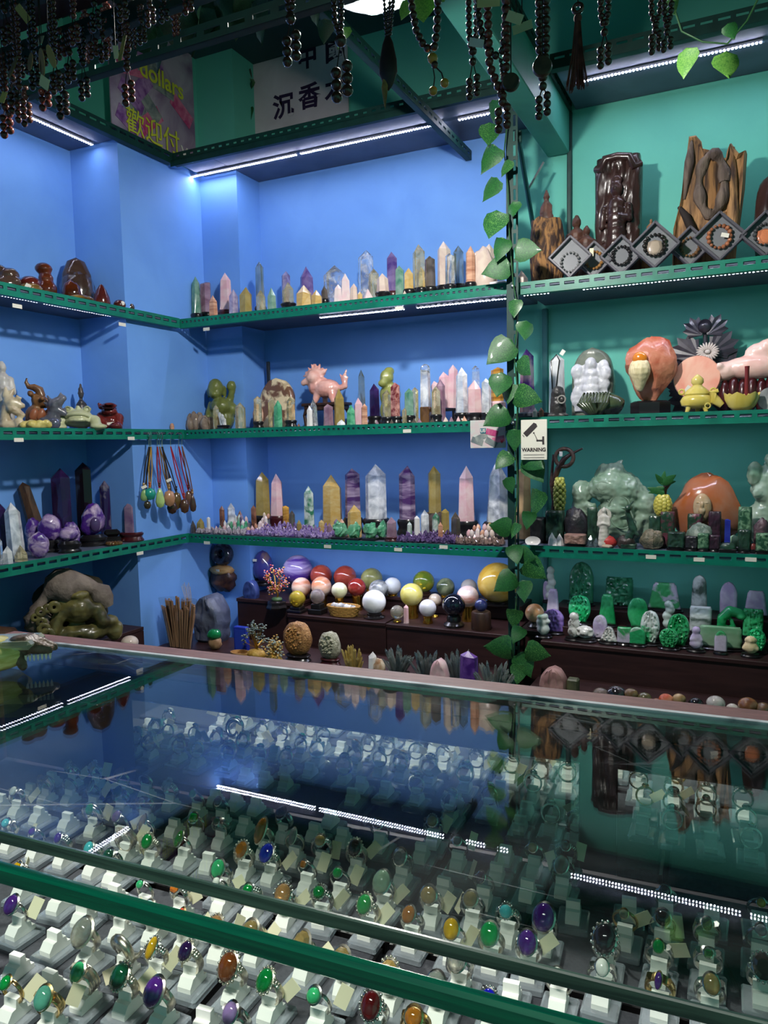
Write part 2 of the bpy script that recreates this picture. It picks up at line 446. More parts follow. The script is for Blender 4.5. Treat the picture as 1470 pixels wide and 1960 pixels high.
t = thing('top_shelf', 'green steel top shelf high on the left blue wall', 'shelf', (XF, 1.0, ZT), 0, 'top shelves')
MB().box((-.176, .928, .009), (.346, 1.85, .018), .002).build('board', BOARD, t)
MB().box((-.018, 2.027, .009), (.034, .345, .018), .002).build('corner_strip', BOARD, t)
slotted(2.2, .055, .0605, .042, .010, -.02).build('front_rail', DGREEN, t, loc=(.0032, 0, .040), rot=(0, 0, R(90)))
# slotted angles crossing under / over
def angle_bar(name, p0, p1, label, w=.045, mat=DGREEN, pitch=.055, sl=.034):
    a = Vector(p0); e = Vector(p1); L = (e - a).length; d = (e - a).normalized()
    t = thing(name, label, 'steel bar', a, 0)
    q = d.to_track_quat('X', 'Z').to_euler()
    slotted(L, w, pitch, sl, .010, -.022).build('slotted_flange', mat, t, rot=q)
    o = slotted(L, w, pitch, sl, .010, -.022).build('second_flange', mat, t, rot=(q.to_matrix() @ Euler((R(90), 0, 0)).to_matrix()).to_euler())
    return t
angle_bar('cross_angle', (-1.25, 1.45, 2.672), (-1.25, 3.67, 2.672), 'dark slotted steel angle crossing under the top shelf behind the lamp')
angle_bar('side_angle', (-.764, 1.6, 2.80), (-.764, 3.67, 2.80), 'dark slotted steel angle along the left end of the teal top shelf')
# upright post with two slotted flanges
t = thing('slotted_upright', 'dark green slotted steel post carrying the ivy between both walls', 'post', (-.925, YF - .035, 0))
slotted(2.72, .046, .059, .044, .011, -.014).build('slotted_flange', DGREEN, t, loc=(.046, 0, 2.72), rot=Euler((0, R(90), 0)))
MB().box((-.002, .024, 1.36), (.004, .05, 2.72)).build('side_flange', DGREEN, t)
for z in (1.9, 1.33, .77): MB().ball((0.022, -.006, z), (.007, .004, .007), 8, 6).build('bolt', STEEL, t)
p0 = ony(992, 262, YF + .06); p1 = ony(1022, 442, YB - .03)
t = thing('brace_rod', 'thin grey-green steel brace slanting from post to teal wall', 'brace', p0)
e = Vector((p1 - p0).tolist())
MB().tube([(0, 0, 0), e], .011, 8).build('rod', DTEAL, t)
MB().box((0, 0, 0), (.03, .012, .05), .003).build('bracket', DGREEN, t)
MB().tube([e * .55, e * .55 + Vector((.07, .02, .12))], .006, 6).build('side_stay', STEEL, t)

G = 'LED strips under the shelves'
led_bar((-2.763, 3.40, ZT - .014), (-2.08, 3.40, ZT - .014), 'left half under the top shelf of the blue back wall', G)
led_bar((-2.06, 3.40, ZT - .014), (-1.29, 3.40, ZT - .014), 'longest one under the top shelf, left of the crossing angle', G)
led_bar((-1.22, 3.40, ZT - .014), (-1.00, 3.40, ZT - .014), 'short one under the top shelf, right of the crossing angle', G)
led_bar((-.70, 3.38, ZTR - .014), (.02, 3.38, ZTR - .014), 'under the teal top shelf behind two hanging leaves', G)
led_bar((.05, 3.38, ZTR - .014), (.5, 3.38, ZTR - .014), 'at the right end of the teal top shelf', G)
led_bar((-2.875, 2.83, ZT - .014), (-2.875, 1.75, ZT - .014), 'under the top shelf of the left wall', G, .55)
def under(px0, px1, py, z, where, k=.7, Y=YF + .075):
    x0 = ony(px0, py, Y)[0]; x1 = ony(px1, py, Y)[0]
    led_bar((x0, Y, z - .037), (x1, Y, z - .037), where, G, k)
under(612, 775, 610, ZS[1] - .016, 'left one under the upper crystal shelf')
under(797, 970, 595, ZS[1] - .016, 'right one under the upper crystal shelf, ending at the post')
under(1000, 1052, 578, ZR[1], 'shortest one under the upper teal-wall shelf, right of the post')
under(1114, 1470, 545, ZR[1], 'long one under the upper teal-wall shelf')
under(430, 640, 843, ZS[2] + .009, 'left one under the middle crystal shelf')
under(690, 940, 843, ZS[2] + .009, 'right one under the middle crystal shelf')
under(1045, 1120, 822, ZR[2] + .009, 'short one under the middle teal-wall shelf')
under(1200, 1460, 822, ZR[2] + .009, 'dim one under the middle teal-wall shelf, right part')
under(470, 690, 1050, ZS[3] + .009, 'over the crystal balls, left half', 1.3)
under(700, 930, 1050, ZS[3] + .009, 'over the crystal balls, right half', 1.3)
under(1060, 1420, 1060, ZR[3] + .009, 'over the jade plaques', .45)
def under_left(px0, px1, py, z, where, X=XF - .075):
    y0 = onx(px0, py, X)[1]; y1 = onx(px1, py, X)[1]
    led_bar((X, y1, z - .034), (X, y0, z - .034), where, G, .14)
under_left(-60, 76, 600, ZS[1], 'left one under the upper left-wall shelf')
under_left(86, 215, 620, ZS[1], 'right one under the upper left-wall shelf')
under_left(-60, 50, 848, ZS[2] + .006, 'at the near end under the middle left-wall shelf')

# bulb with its holder
lx, ly, lz = -.915, 1.9, 2.44
t = thing('ceiling_lamp', 'bright glowing round bulb hanging above the Chinese sign', 'lamp', (lx, ly, lz))
MB().ball((0, 0, 0), .052, 20, 14).build('bulb', M('bulb_glow', (1, 1, 1), emis=(1.0, .97, .92, BULB_STRENGTH)), t, 180)
MB().lathe([(.052, .03), (.115, .005), (.117, .005), (.056, .045), (.03, .06)], 28).build('reflector_shade', M('shade_metal', S(60, 66, 70), .4, metal=.6), t, 60)
MB().lathe([(.02, .048), (.024, .06), (.024, .12), (.01, .13)], 14).build('socket', BLACK, t, 40)
MB().tube([(0, 0, .13), (0, 0, CZ - lz)], .005, 6).build('cord', BLACK, t)

# ------------------------------------------------------------------ dark brown riser cabinets
def cabinet(x0, x1, y0, y1, z1, label, name='riser_cabinet', z0=0.0, group='dark brown riser boxes'):
    t = thing(name, label, 'cabinet', ((x0 + x1) / 2, (y0 + y1) / 2, z0), 0, group)
    h = z1 - z0; w = x1 - x0; d = y1 - y0
    MB().box((0, .004, (h - .02) / 2), (w - .004, d - .012, h - .02)).build('carcass', BROWNBOARD, t)
    MB().box((0, 0, h - .009), (w - .002, d, .018), .002).build('top_board', BROWNBOARD, t)
    return t
ZB = .40
cabinet(-2.10, -1.545, 3.206, 3.66, ZB, 'brown riser box under the jasper balls and the gem tree')
cabinet(-1.543, -.93, 3.206, 3.66, ZB - .004, 'brown riser box under the white and black balls')
cabinet(-2.50, -2.102, 3.32, 3.66, ZB + .03, 'brown riser box under the agate stack in the corner')
cabinet(-.905, -.80, 3.25, 3.66, ZB + .015, 'small brown box right of the post under a beige ball')
cabinet(-.797, .5, 3.206, 3.66, .385, 'long brown riser box under the green jade plaques')
# low ledge in front of the risers
cabinet(-2.70, -.94, 2.78, 3.203, .245, 'low dark ledge under the geodes and crystal clusters', 'low_ledge')
cabinet(-.80, .5, 2.75, 3.203, .235, 'low dark ledge under the polished egg stones', 'low_ledge')
cabinet(-3.05, -2.72, 1.5, 2.85, .36, 'low dark ledge on the left under the carved toad boulder', 'low_ledge')

# ------------------------------------------------------------------ glass counter (turned about 2.8 degrees)
CA = R(2.75); C0 = Vector((-.17, .343, 0)); CR = Matrix.Rotation(CA, 4, 'Z')
def ctr(px, py, z):                           # photo pixel on a level plane -> counter coordinates
    p = onz(px, py, z); q = CR.inverted() @ (Vector((p[0], p[1], 0)) - C0); return q.x, q.y
ZG = 1.0; CD = .380; CL, CRR = -.74, .62
def sheet(key, tint, f0=.04, rough=0.0):
    m = bpy.data.materials.new(key); m.use_nodes = True; nt = m.node_tree; N = nt.nodes; L = nt.links
    N.remove(N['Principled BSDF']); out = N['Material Output']
    t = N.new('ShaderNodeBsdfTransparent'); t.inputs[0].default_value = (*tint, 1)
    g = N.new('ShaderNodeBsdfGlossy'); g.inputs['Roughness'].default_value = rough
    lw = N.new('ShaderNodeLayerWeight'); lw.inputs[0].default_value = .5
    pw = N.new('ShaderNodeMath'); pw.operation = 'POWER'; pw.inputs[1].default_value = 5.0
    L.new(lw.outputs['Facing'], pw.inputs[0])
    mr = N.new('ShaderNodeMapRange'); mr.inputs[3].default_value = f0; mr.inputs[4].default_value = 1.0
    L.new(pw.outputs[0], mr.inputs[0])
    mx = N.new('ShaderNodeMixShader'); L.new(mr.outputs[0], mx.inputs[0]); L.new(t.outputs[0], mx.inputs[1]); L.new(g.outputs[0], mx.inputs[2])
    L.new(mx.outputs[0], out.inputs[0]); return m
GLASS = sheet('counter_glass', (.93, .97, .95), .05)
def glass_scratched():
    m = GLASS.copy(); m.name = 'counter_glass_scratched'; nt = m.node_tree; N = nt.nodes; L = nt.links
    out = N['Material Output']; mx = out.inputs[0].links[0].from_node
    tc = N.new('ShaderNodeTexCoord'); fac = None
    for i, (rz, sx, th) in enumerate(((.9, 7.0, .012), (2.3, 6.0, .011), (.15, 9.0, .010))):
        mp = N.new('ShaderNodeMapping'); mp.inputs['Rotation'].default_value = (0, 0, rz); mp.inputs['Scale'].default_value = (1.2, sx, 1)
        L.new(tc.outputs['Object'], mp.inputs[0])
        vo = N.new('ShaderNodeTexVoronoi'); vo.feature = 'DISTANCE_TO_EDGE'; vo.inputs['Scale'].default_value = 1.0 + i * .3; L.new(mp.outputs[0], vo.inputs['Vector'])
        gt = N.new('ShaderNodeMath'); gt.operation = 'LESS_THAN'; gt.inputs[1].default_value = th * .2; L.new(vo.outputs['Distance'], gt.inputs[0])
        if fac is None: fac = gt
        else:
            a = N.new('ShaderNodeMath'); a.operation = 'MAXIMUM'; L.new(fac.outputs[0], a.inputs[0]); L.new(gt.outputs[0], a.inputs[1]); fac = a
    n3 = N.new('ShaderNodeTexNoise'); n3.inputs['Scale'].default_value = 9; L.new(tc.outputs['Object'], n3.inputs['Vector'])
    g3 = N.new('ShaderNodeMapRange'); g3.inputs[1].default_value = .55; g3.inputs[2].default_value = .68; g3.inputs[4].default_value = .09
    L.new(n3.outputs['Fac'], g3.inputs[0])
    ml = N.new('ShaderNodeMath'); ml.operation = 'MULTIPLY'; L.new(fac.outputs[0], ml.inputs[0]); L.new(g3.outputs[0], ml.inputs[1])
    # faint haze of wiped dust
    n4 = N.new('ShaderNodeTexNoise'); n4.inputs['Scale'].default_value = 3.5; n4.inputs['Detail'].default_value = 6; n4.inputs['Distortion'].default_value = 1.2
    L.new(tc.outputs['Object'], n4.inputs['Vector'])
    g4 = N.new('ShaderNodeMapRange'); g4.inputs[1].default_value = .5; g4.inputs[2].default_value = .8; g4.inputs[4].default_value = .035
    L.new(n4.outputs['Fac'], g4.inputs[0])
    sm = N.new('ShaderNodeMath'); sm.operation = 'ADD'; L.new(ml.outputs[0], sm.inputs[0]); L.new(g4.outputs[0], sm.inputs[1])
    df = N.new('ShaderNodeBsdfDiffuse'); df.inputs[0].default_value = (.75, .78, .82, 1)
    m2 = N.new('ShaderNodeMixShader'); L.new(sm.outputs[0], m2.inputs[0]); L.new(mx.outputs[0], m2.inputs[1]); L.new(df.outputs[0], m2.inputs[2])
    L.new(m2.outputs[0], out.inputs[0]); return m
GLASS_TOP = glass_scratched()
GEDGE = M('green_glass_edge', S(4, 72, 52), .15, col2=S(2, 54, 42), scale=30, band=(.3, 8, 8), coat=.5)
GEDGE2 = M('grey_green_glass_edge', S(46, 70, 60), .2, col2=S(20, 38, 33), scale=18, band=(.4, 8, 8), coat=.5)
DARKCASE = M('dark_case_interior', S(34, 36, 42), .6, col2=S(28, 30, 36), scale=6)
MIRROR = M('case_mirror', (.90, .93, .93), .012, metal=1.0)
VELVET = M('grey_tray_cloth', S(70, 70, 77), .85, col2=S(60, 60, 67), scale=300, bump=.15, bscale=900)
counter = thing('display_counter', 'long glass-topped jewellery counter with reddish wooden back rail', 'counter', C0, CA)
W_ = CRR - CL; XM = (CL + CRR) / 2
def flat(name, x0, x1, y0, y1, z, mat):
    return MB().add([(x0, y0, z), (x1, y0, z), (x1, y1, z), (x0, y1, z)], [(0, 1, 2, 3)]).build(name, mat, counter)
flat('glass_top', CL, CRR, 0.0, CD, ZG, GLASS_TOP)
flat('glass_underside', CL, CRR, 0.001, CD, ZG - .008, GLASS)
MB().box((XM, -.0005, ZG - .0042), (W_, .003, .0083), .0008).build('glass_front_edge', GEDGE2, counter)
MB().box((XM, -.010, ZG - .0225), (W_, .008, .013), .002).build('lower_glass_edge', GEDGE, counter)
MB().box((CL + .001, CD / 2, ZG - .004), (.003, CD, .008), .0008).build('glass_side_edge', GEDGE, counter)
MB().box((XM, CD + .004, ZG - .0015), (W_, .0075, .007), .001).build('worn_rear_edge', M('worn_white_edge', S(196, 202, 206), .5, col2=S(60, 78, 84), scale=14, lo=.5, hi=.68), counter)
RW = .034
MB().box((XM, CD + .009 + RW / 2, ZG - .0255), (W_ + .02, RW, .050), .002).build('rear_rail', RAILWOOD, counter)
ZC = .83                                       # floor of the case
MB().box((XM, (CD + RW) / 2, (ZC - .012) / 2), (W_ - .006, CD + RW + .012, ZC - .012)).build('lower_cabinet', BROWNBOARD, counter)
MB().box((XM, CD / 2 - .002, ZC - .008), (W_ - .004, CD + .012, .008)).build('case_floor', DARKCASE, counter)
MB().box((XM, CD + .014, (ZC + ZG - .05) / 2 + .01), (W_ - .008, .018, ZG - .05 - ZC + .02)).build('rear_panel', DARKCASE, counter)
MB().box((CL + .004, CD / 2, (ZC + ZG - .012) / 2), (.005, CD - .004, ZG - .012 - ZC)).build('left_side_pane', DARKCASE, counter)
MB().box((CRR - .004, CD / 2, (ZC + ZG - .012) / 2), (.005, CD - .004, ZG - .012 - ZC)).build('right_side_pane', DARKCASE, counter)
MB().add([(CL, -.006, ZC - .004), (CRR, -.006, ZC - .004), (CRR, -.006, ZG - .029), (CL, -.006, ZG - .029)], [(0, 1, 2, 3)]).build('front_pane', GLASS, counter)
ym = CD - .004
def mir(px0, px1, pyt, pyb):
    a = CR.inverted() @ (Vector(ony(px0, pyt, .343 + ym).tolist()) - C0); b_ = CR.inverted() @ (Vector(ony(px1, pyt, .343 + ym + .02).tolist()) - C0)
    x0, x1 = a.x, b_.x
    MB().box(((x0 + x1) / 2, ym + .004, (ZC + .002 + .943) / 2), (x1 - x0, .004, .943 - ZC - .004), .001).build('mirror_door', MIRROR, counter)
mir(278, 1115, 1400, 1480); mir(1180, 1560, 1440, 1600)

# ------------------------------------------------------------------ ring trays
TR = thing
def tray(x0, x1, y0, y1, label, h=.012):
    t = thing('ring_tray', label, 'tray', CR @ Vector(((x0 + x1) / 2, (y0 + y1) / 2, ZC - .0035)) + C0, CA, 'grey ring trays in the counter')
    w, d = x1 - x0, y1 - y0
    MB().box((0, 0, h / 2), (w, d, h), .002).build('pad', VELVET, t)
    MB().box((0, -d / 2 - .0015, h / 2 - .001), (w + .004, .003, h - .002)).build('front_lip', BLACK, t)
    MB().box((w / 2 + .0012, 0, h / 2 - .001), (.003, d, h - .002)).build('side_lip', BLACK, t)
TRAYS = []
xs = [-.655, -.535, -.42, -.305, -.205, -.105, -.005, .06, .15, .24, .34, .44, .54]
xs = [-.66, -.50, -.345, -.19, -.085, .02, .125, .235, .345, .455, .60]
nmx = ['at the far left end', 'second from the left end', 'third from the left end', 'fourth from the left end', 'left of the middle', 'in the middle',
       'right of the middle', 'fourth from the right end', 'third from the right end', 'second from the right end']
for i in range(len(xs) - 1):
    tray(xs[i] + .004, xs[i + 1] - .004, .012, .195, f'grey cloth ring tray {nmx[i]}, front row of the counter')
    tray(xs[i] + .004, xs[i + 1] - .004, .205, .366, f'grey cloth ring tray {nmx[i]}, back row before the mirror')
ZTY = ZC - .004 + .012                          # top of the tray pads

# ------------------------------------------------------------------ ring stands and rings
ACRYL = M('clear_acrylic', (.78, .84, .92), .06, trans=.72, ior=1.45, coat=.5)
CRADLE = M('white_cradle', S(244, 242, 236), .4, sss=.0, coat=.2)
SILVER = M('ring_silver', (.78, .76, .72), .22, metal=1.0, col2=(.35, .33, .30), scale=300)
GOLDM = M('ring_gold', (.80, .58, .26), .22, metal=1.0, col2=(.5, .34, .14), scale=300)
ANTIQ = M('ring_antique', (.45, .40, .32), .3, metal=1.0, col2=(.75, .70, .60), scale=260)
base_me = MB().box((0, 0, .0035), (.0262, .0315, .007), .0014).mesh('base', ACRYL)
_pf = [(-.0125, 0), (.0125, 0), (.0125, .004), (.0085, .0045), (.0075, .0095), (.0035, .010), (.0028, .0165), (-.0028, .0165), (-.0035, .010), (-.0075, .0095), (-.0125, .004)]
def _cradle():
    b = MB()
    m = Matrix.Rotation(R(90), 4, 'Z')
    b.prism([(x * .84, z) for x, z in _pf], .0118, m)
    return b.mesh('cradle', CRADLE)
cradle_me = _cradle()
tag_me = MB().box((0, 0, 0), (.010, .0004, .016), .0).mesh('price_tag', CREAMPAPER)
def band_mesh(nm, kind, mat):
    b = MB()
    if kind == 'thin': b.torus((0, 0, 0), .0095, .0011, 22, 6, flat=1.4)
    elif kind == 'wide':
        b.torus((0, 0, 0), .0096, .0013, 24, 6, flat=3.0)
        for s in (-1, 1): b.tube([(s * .0085, 0, .0035), (s * .0062, -.001, .0095)], [.0018, .0030], 6)
    elif kind == 'ribbed':
        for y in (-.0035, -.0012, .0012, .0035): b.torus((0, y, 0), .0100, .0012, 22, 6)
        for s in (-1, 1): b.tube([(s * .0088, 0, .003), (s * .005, -.001, .0105)], [.003, .0042], 6)
    elif kind == 'ornate':
        b.torus((0, 0, 0), .0098, .0014, 24, 6, flat=2.4)
        for s in (-1, 1):
            for k in range(5):
                a = R(38 + k * 11); b.ball((s * .0102 * math.cos(a), -.0005 * k, .0102 * math.sin(a)), (.0022, .0032, .0020), 7, 5)
    elif kind == 'snake':
        pts = []
        for k in range(31):
            a = R(-100 + k * 15); pts.append((.0105 * math.cos(a), -.007 + k * .00048, .0105 * math.sin(a)))
        b.tube(pts, [.001 + .0035 * math.sin(math.pi * k / 30) for k in range(31)], 8)
    return b.mesh(nm, mat, 60)
_bands = {}
def band(kind, metal):
    k = (kind, metal)
    if k not in _bands: _bands[k] = band_mesh('band', kind, {'silver': SILVER, 'gold': GOLDM, 'antique silver': ANTIQ}[metal])
    return _bands[k]
GEMC = {'green': (S(0, 168, 70), .35), 'emerald green': (S(0, 140, 60), .4), 'dark green': (S(8, 78, 48), .2), 'jade green': (S(60, 190, 120), .2), 'purple': (S(88, 40, 140), .35),
        'dark purple': (S(46, 18, 74), .35), 'lilac': (S(170, 140, 200), .5), 'clear': (S(222, 222, 210), .8), 'amber': (S(206, 128, 34), .5), 'brown amber': (S(140, 72, 24), .5),
        'yellow': (S(226, 176, 20), .3), 'pale peach': (S(214, 158, 98), .6), 'champagne': (S(190, 164, 104), .6), 'coral red': (S(226, 92, 62), .0), 'red': (S(150, 20, 30), .3), 'dark garnet': (S(96, 10, 14), .45),
        'blue': (S(30, 30, 190), .3), 'pale blue': (S(186, 224, 222), .0), 'turquoise': (S(80, 184, 190), .0), 'white': (S(238, 236, 228), .0), 'grey': (S(150, 150, 150), .4), 'smoky': (S(58, 42, 38), .5),
        'pale mottled green': (S(140, 166, 140), .0), 'tan': (S(170, 140, 82), .1), 'orange': (S(226, 122, 24), .3), 'teal green': (S(86, 160, 136), .1), 'black plum': (S(30, 12, 26), .2)}
def gemmat(c):
    col, tr = GEMC[c]
    return M('gem_' + c, col, .06, trans=tr, coat=.6, col2=tuple(x * .7 for x in col), scale=120, ior=1.55)
_gem = {}
def gem_mesh(cut):
    if cut not in _gem:
        b = MB()
        if cut == 'oval': b.ball((0, 0, 0), (.78, 1.0, .55), 16, 8)
        elif cut == 'round': b.ball((0, 0, 0), (.86, .86, .6), 16, 8)
        elif cut == 'marquise':
            b.ball((0, 0, 0), (.5, 1.15, .45), 16, 8)
        elif cut == 'square': b.box((0, 0, 0), (1.4, 1.4, .8), .3)
        elif cut == 'faceted': b.lathe([(.25, -.5), (.95, 0), (.6, .42), (.58, .44)], 10, sx=.8)
        _gem[cut] = b
    return _gem[cut]
_gmesh = {}
RINGN = 0
RS = []                                         # (x, y, desc) for ordinal labels
def ring_stand(px, py, spec=None, tag_=0):
    """px,py: middle of the white cradle in the photo; spec: (colour, cut, gem mm, metal, band)"""
    x, y = ctr(px, py + 6, ZTY + .010)
    RS.append((px, py, x, y, spec, tag_))
RSPEC = [
 (47,1702,'yellow','square',5,'silver','ornate',1),(39,1776,'purple','oval',8,'silver','thin',1),(114,1729,'red','round',4,'gold','thin',0),(161,1753,'green','round',5,'silver','thin',1),
 (106,1806),(35,1853),(98,1886),(171,1833,'clear','oval',11,'antique silver','wide',0),(233,1782,'amber','oval',6,'silver','thin',1),(241,1855,'','',0,'antique silver','snake',0),
 (165,1912,'jade green','oval',7,'antique silver','ribbed',1),(241,1921,'dark green','oval',9,'antique silver','ornate',1),(18,1943,'green','oval',5,'gold','thin',1),(98,1962,'teal green','oval',8,'gold','wide',1),
 (296,1788,'pale blue','oval',8,'antique silver','ribbed',0),(292,1863,'yellow','marquise',7,'silver','ornate',1),(355,1808,'coral red','marquise',8,'gold','thin',1),(368,1873,'dark purple','oval',7,'antique silver','ornate',1),
 (421,1820,'pale peach','oval',8,'antique silver','ornate',1),(490,1824,'champagne','round',7,'antique silver','wide',1),(451,1900,'brown amber','oval',10,'antique silver','ornate',0),(313,1950,'purple','oval',10,'antique silver','wide',0),
 (519,1933,'emerald green','oval',8,'antique silver','ornate',1),(585,1857,'champagne','faceted',9,'antique silver','wide',1),(394,1960),(347,1745,'orange','square',6,'silver','ornate',1),(413,1729,'white','round',4,'silver','thin',0),
 (482,1745,'green','round',5,'silver','ornate',1),(547,1759,'pale peach','oval',9,'silver','ornate',1),(220,1716),(280,1737,'jade green','round',4,'silver','thin',0),
 (35,1549,'white','oval',5,'silver','wide',1),(76,1562),(131,1573),(181,1584,'green','oval',6,'silver','snake',1),(233,1601,'lilac','oval',6,'silver','thin',1),(281,1612,'champagne','marquise',7,'silver','thin',1),(3,1536),
 (22,1614,'turquoise','round',5,'silver','wide',1),(72,1629,'purple','round',4,'silver','thin',1),(124,1642,'purple','oval',5,'silver','ornate',0),(181,1662,'turquoise','oval',6,'silver','wide',0),(226,1640,'','',0,'antique silver','ribbed',1),
 (290,1650,'green','oval',7,'antique silver','ornate',1),(211,1672,'dark green','round',6,'silver','wide',0),(91,1524,'','',0,'silver','ribbed',0),(128,1524,'','',0,'silver','thin',0),(181,1540,'grey','marquise',6,'silver','thin',1),
 (233,1550,'dark green','oval',6,'silver','wide',1),(279,1566,'grey','round',4,'silver','wide',0),(52,1520),(98,1494),(141,1496,'grey','faceted',6,'silver','ornate',1),(187,1498,'tan','faceted',7,'silver','ornate',1),(237,1512,'brown amber','oval',7,'gold','thin',0),(281,1518,'','',0,'silver','thin',0),
 (335,1585),(328,1536,'grey','faceted',7,'silver','ornate',0),(379,1553,'green','round',5,'silver','thin',0),(425,1568,'dark green','round',5,'silver','thin',0),(376,1604,'green','square',6,'silver','thin',0),(425,1608,'dark green','round',4,'silver','wide',0),(466,1584),
 (335,1640,'emerald green','marquise',7,'silver','thin',0),(379,1648),(432,1514),(469,1492),(466,1538),
 (469,1668,'amber','faceted',8,'antique silver','ornate',0),(520,1676,'blue','oval',9,'silver','ornate',1),(508,1628,'amber','marquise',11,'antique silver','wide',0),(545,1596,'smoky','round',7,'silver','wide',0),(566,1640,'grey','marquise',7,'antique silver','thin',0),(603,1594),
 (617,1650,'tan','round',6,'silver','ornate',1),(589,1694,'amber','square',4,'silver','thin',1),(434,1696,'jade green','oval',8,'silver','wide',0),
 (652,1714,'green','round',5,'silver','thin',1),(622,1748,'emerald green','round',6,'silver','ornate',1),(736,1734,'pale mottled green','oval',10,'silver','wide',1),(709,1772,'green','oval',8,'antique silver','ornate',1),(826,1756,'tan','round',8,'silver','wide',1),(905,1768,'champagne','round',7,'silver','wide',1),
 (793,1792,'amber','oval',7,'silver','wide',0),(684,1664,'smoky','oval',8,'antique silver','ornate',1),(771,1680,'grey','faceted',8,'silver','wide',0),(657,1604),(728,1614,'smoky','round',6,'silver','thin',0),(807,1634),(877,1650,'grey','square',5,'silver','thin',1),(951,1674),
 (926,1720,'dark purple','oval',5,'silver','thin',1),(973,1790,'turquoise','round',6,'silver','ornate',0),(850,1702),(970,1636),(635,1566),(861,1560,'tan','round',6,'silver','wide',1),
 (1044,1806,'purple','oval',11,'silver','wide',0),(1012,1852,'purple','oval',9,'silver','wide',1),(941,1838,'green','oval',9,'antique silver','wide',0),(868,1824,'yellow','oval',8,'silver','thin',1),(893,1858,'clear','oval',9,'silver','wide',0),
 (1160,1850,'black plum','oval',11,'silver','ornate',0),(1154,1894,'white','oval',6,'silver','wide',0),(1261,1864,'green','oval',5,'silver','wide',1),(1354,1874,'emerald green','square',4,'silver','wide',0),(1457,1905,'smoky','faceted',9,'silver','ornate',0),
 (1263,1930,'purple','marquise',5,'gold','wide',0),(1358,1936,'champagne','oval',7,'silver','wide',0),(1267,1806,'smoky','round',7,'silver','thin',1),(1352,1818,'dark green','oval',5,'silver','wide',0),(1453,1830,'grey','round',5,'silver','thin',0),
 (1204,1742),(1196,1796,'clear','round',4,'gold','thin',1),(1362,1760),(1453,1772,'yellow','round',4,'silver','thin',0),(981,1902),(1065,1918,'green','round',5,'silver','thin',0),(943,1956,'blue','oval',7,'silver','ornate',0),(850,1916,'clear','oval',9,'gold','wide',0),(1274,1750,'smoky','oval',6,'silver','thin',0),
 (660,1888,'champagne','faceted',9,'antique silver','ornate',0),(749,1914,'tan','faceted',9,'antique silver','ornate',0),(720,1972,'dark garnet','oval',9,'silver','ornate',0),(612,1958,'jade green','round',6,'silver','thin',1),(476,1966,'lilac','oval',7,'silver','wide',0),(813,1968,'amber','round',7,'gold','wide',0),
 (1090,1640,'grey','round',5,'silver','ornate',1),(1080,1690,'clear','oval',8,'silver','wide',1),(1030,1662,'tan','round',5,'silver','thin',0),(1010,1706),(1100,1736),
]
def near_words(i):
    """what this stand stands nearest to, by the colour of the neighbouring stone"""
    best = None
    for j, r_ in enumerate(RSPEC):
        if j == i or len(r_) < 3 or not r_[2]: continue
        d = (r_[0] - RSPEC[i][0]) ** 2 + ((r_[1] - RSPEC[i][1]) * 1.4) ** 2
        if best is None or d < best[0]: best = (d, j)
    return best[1]
ORDW = ['first', 'second', 'third', 'fourth', 'fifth', 'sixth', 'seventh', 'eighth', 'ninth', 'tenth', 'eleventh', 'twelfth', 'thirteenth', 'fourteenth', 'fifteenth', 'sixteenth', 'seventeenth',
        'eighteenth', 'nineteenth', 'twentieth', 'twenty-first', 'twenty-second', 'twenty-third', 'twenty-fourth', 'twenty-fifth', 'twenty-sixth', 'twenty-seventh', 'twenty-eighth', 'twenty-ninth', 'thirtieth',
        'thirty-first', 'thirty-second', 'thirty-third', 'thirty-fourth', 'thirty-fifth', 'thirty-sixth', 'thirty-seventh', 'thirty-eighth', 'thirty-ninth', 'fortieth']
def ring_desc(r_):
    if len(r_) < 3: return None
    if not r_[2]: return {'snake': 'coiled silver snake-scale ring', 'ribbed': 'broad ribbed silver ring', 'thin': 'plain thin silver ring'}[r_[6]]
    size = 'large ' if r_[4] >= 9 else ('small ' if r_[4] <= 5 else '')
    return f'{r_[5]} ring with {size}{r_[3]} {r_[2]} stone'
_descs = [ring_desc(r_) for r_ in RSPEC]
def place(i):
    d = _descs[i] or 'empty'
    same = sorted((RSPEC[j][0], RSPEC[j][1], j) for j in range(len(RSPEC)) if (_descs[j] or 'empty') == d)
    k = [s[2] for s in same].index(i); n = len(same)
    if n == 1: return ''
    if k == 0: return ', leftmost such'
    if k == n - 1: return ', rightmost such'
    return f', {ORDW[k]} such from the left'
used = []
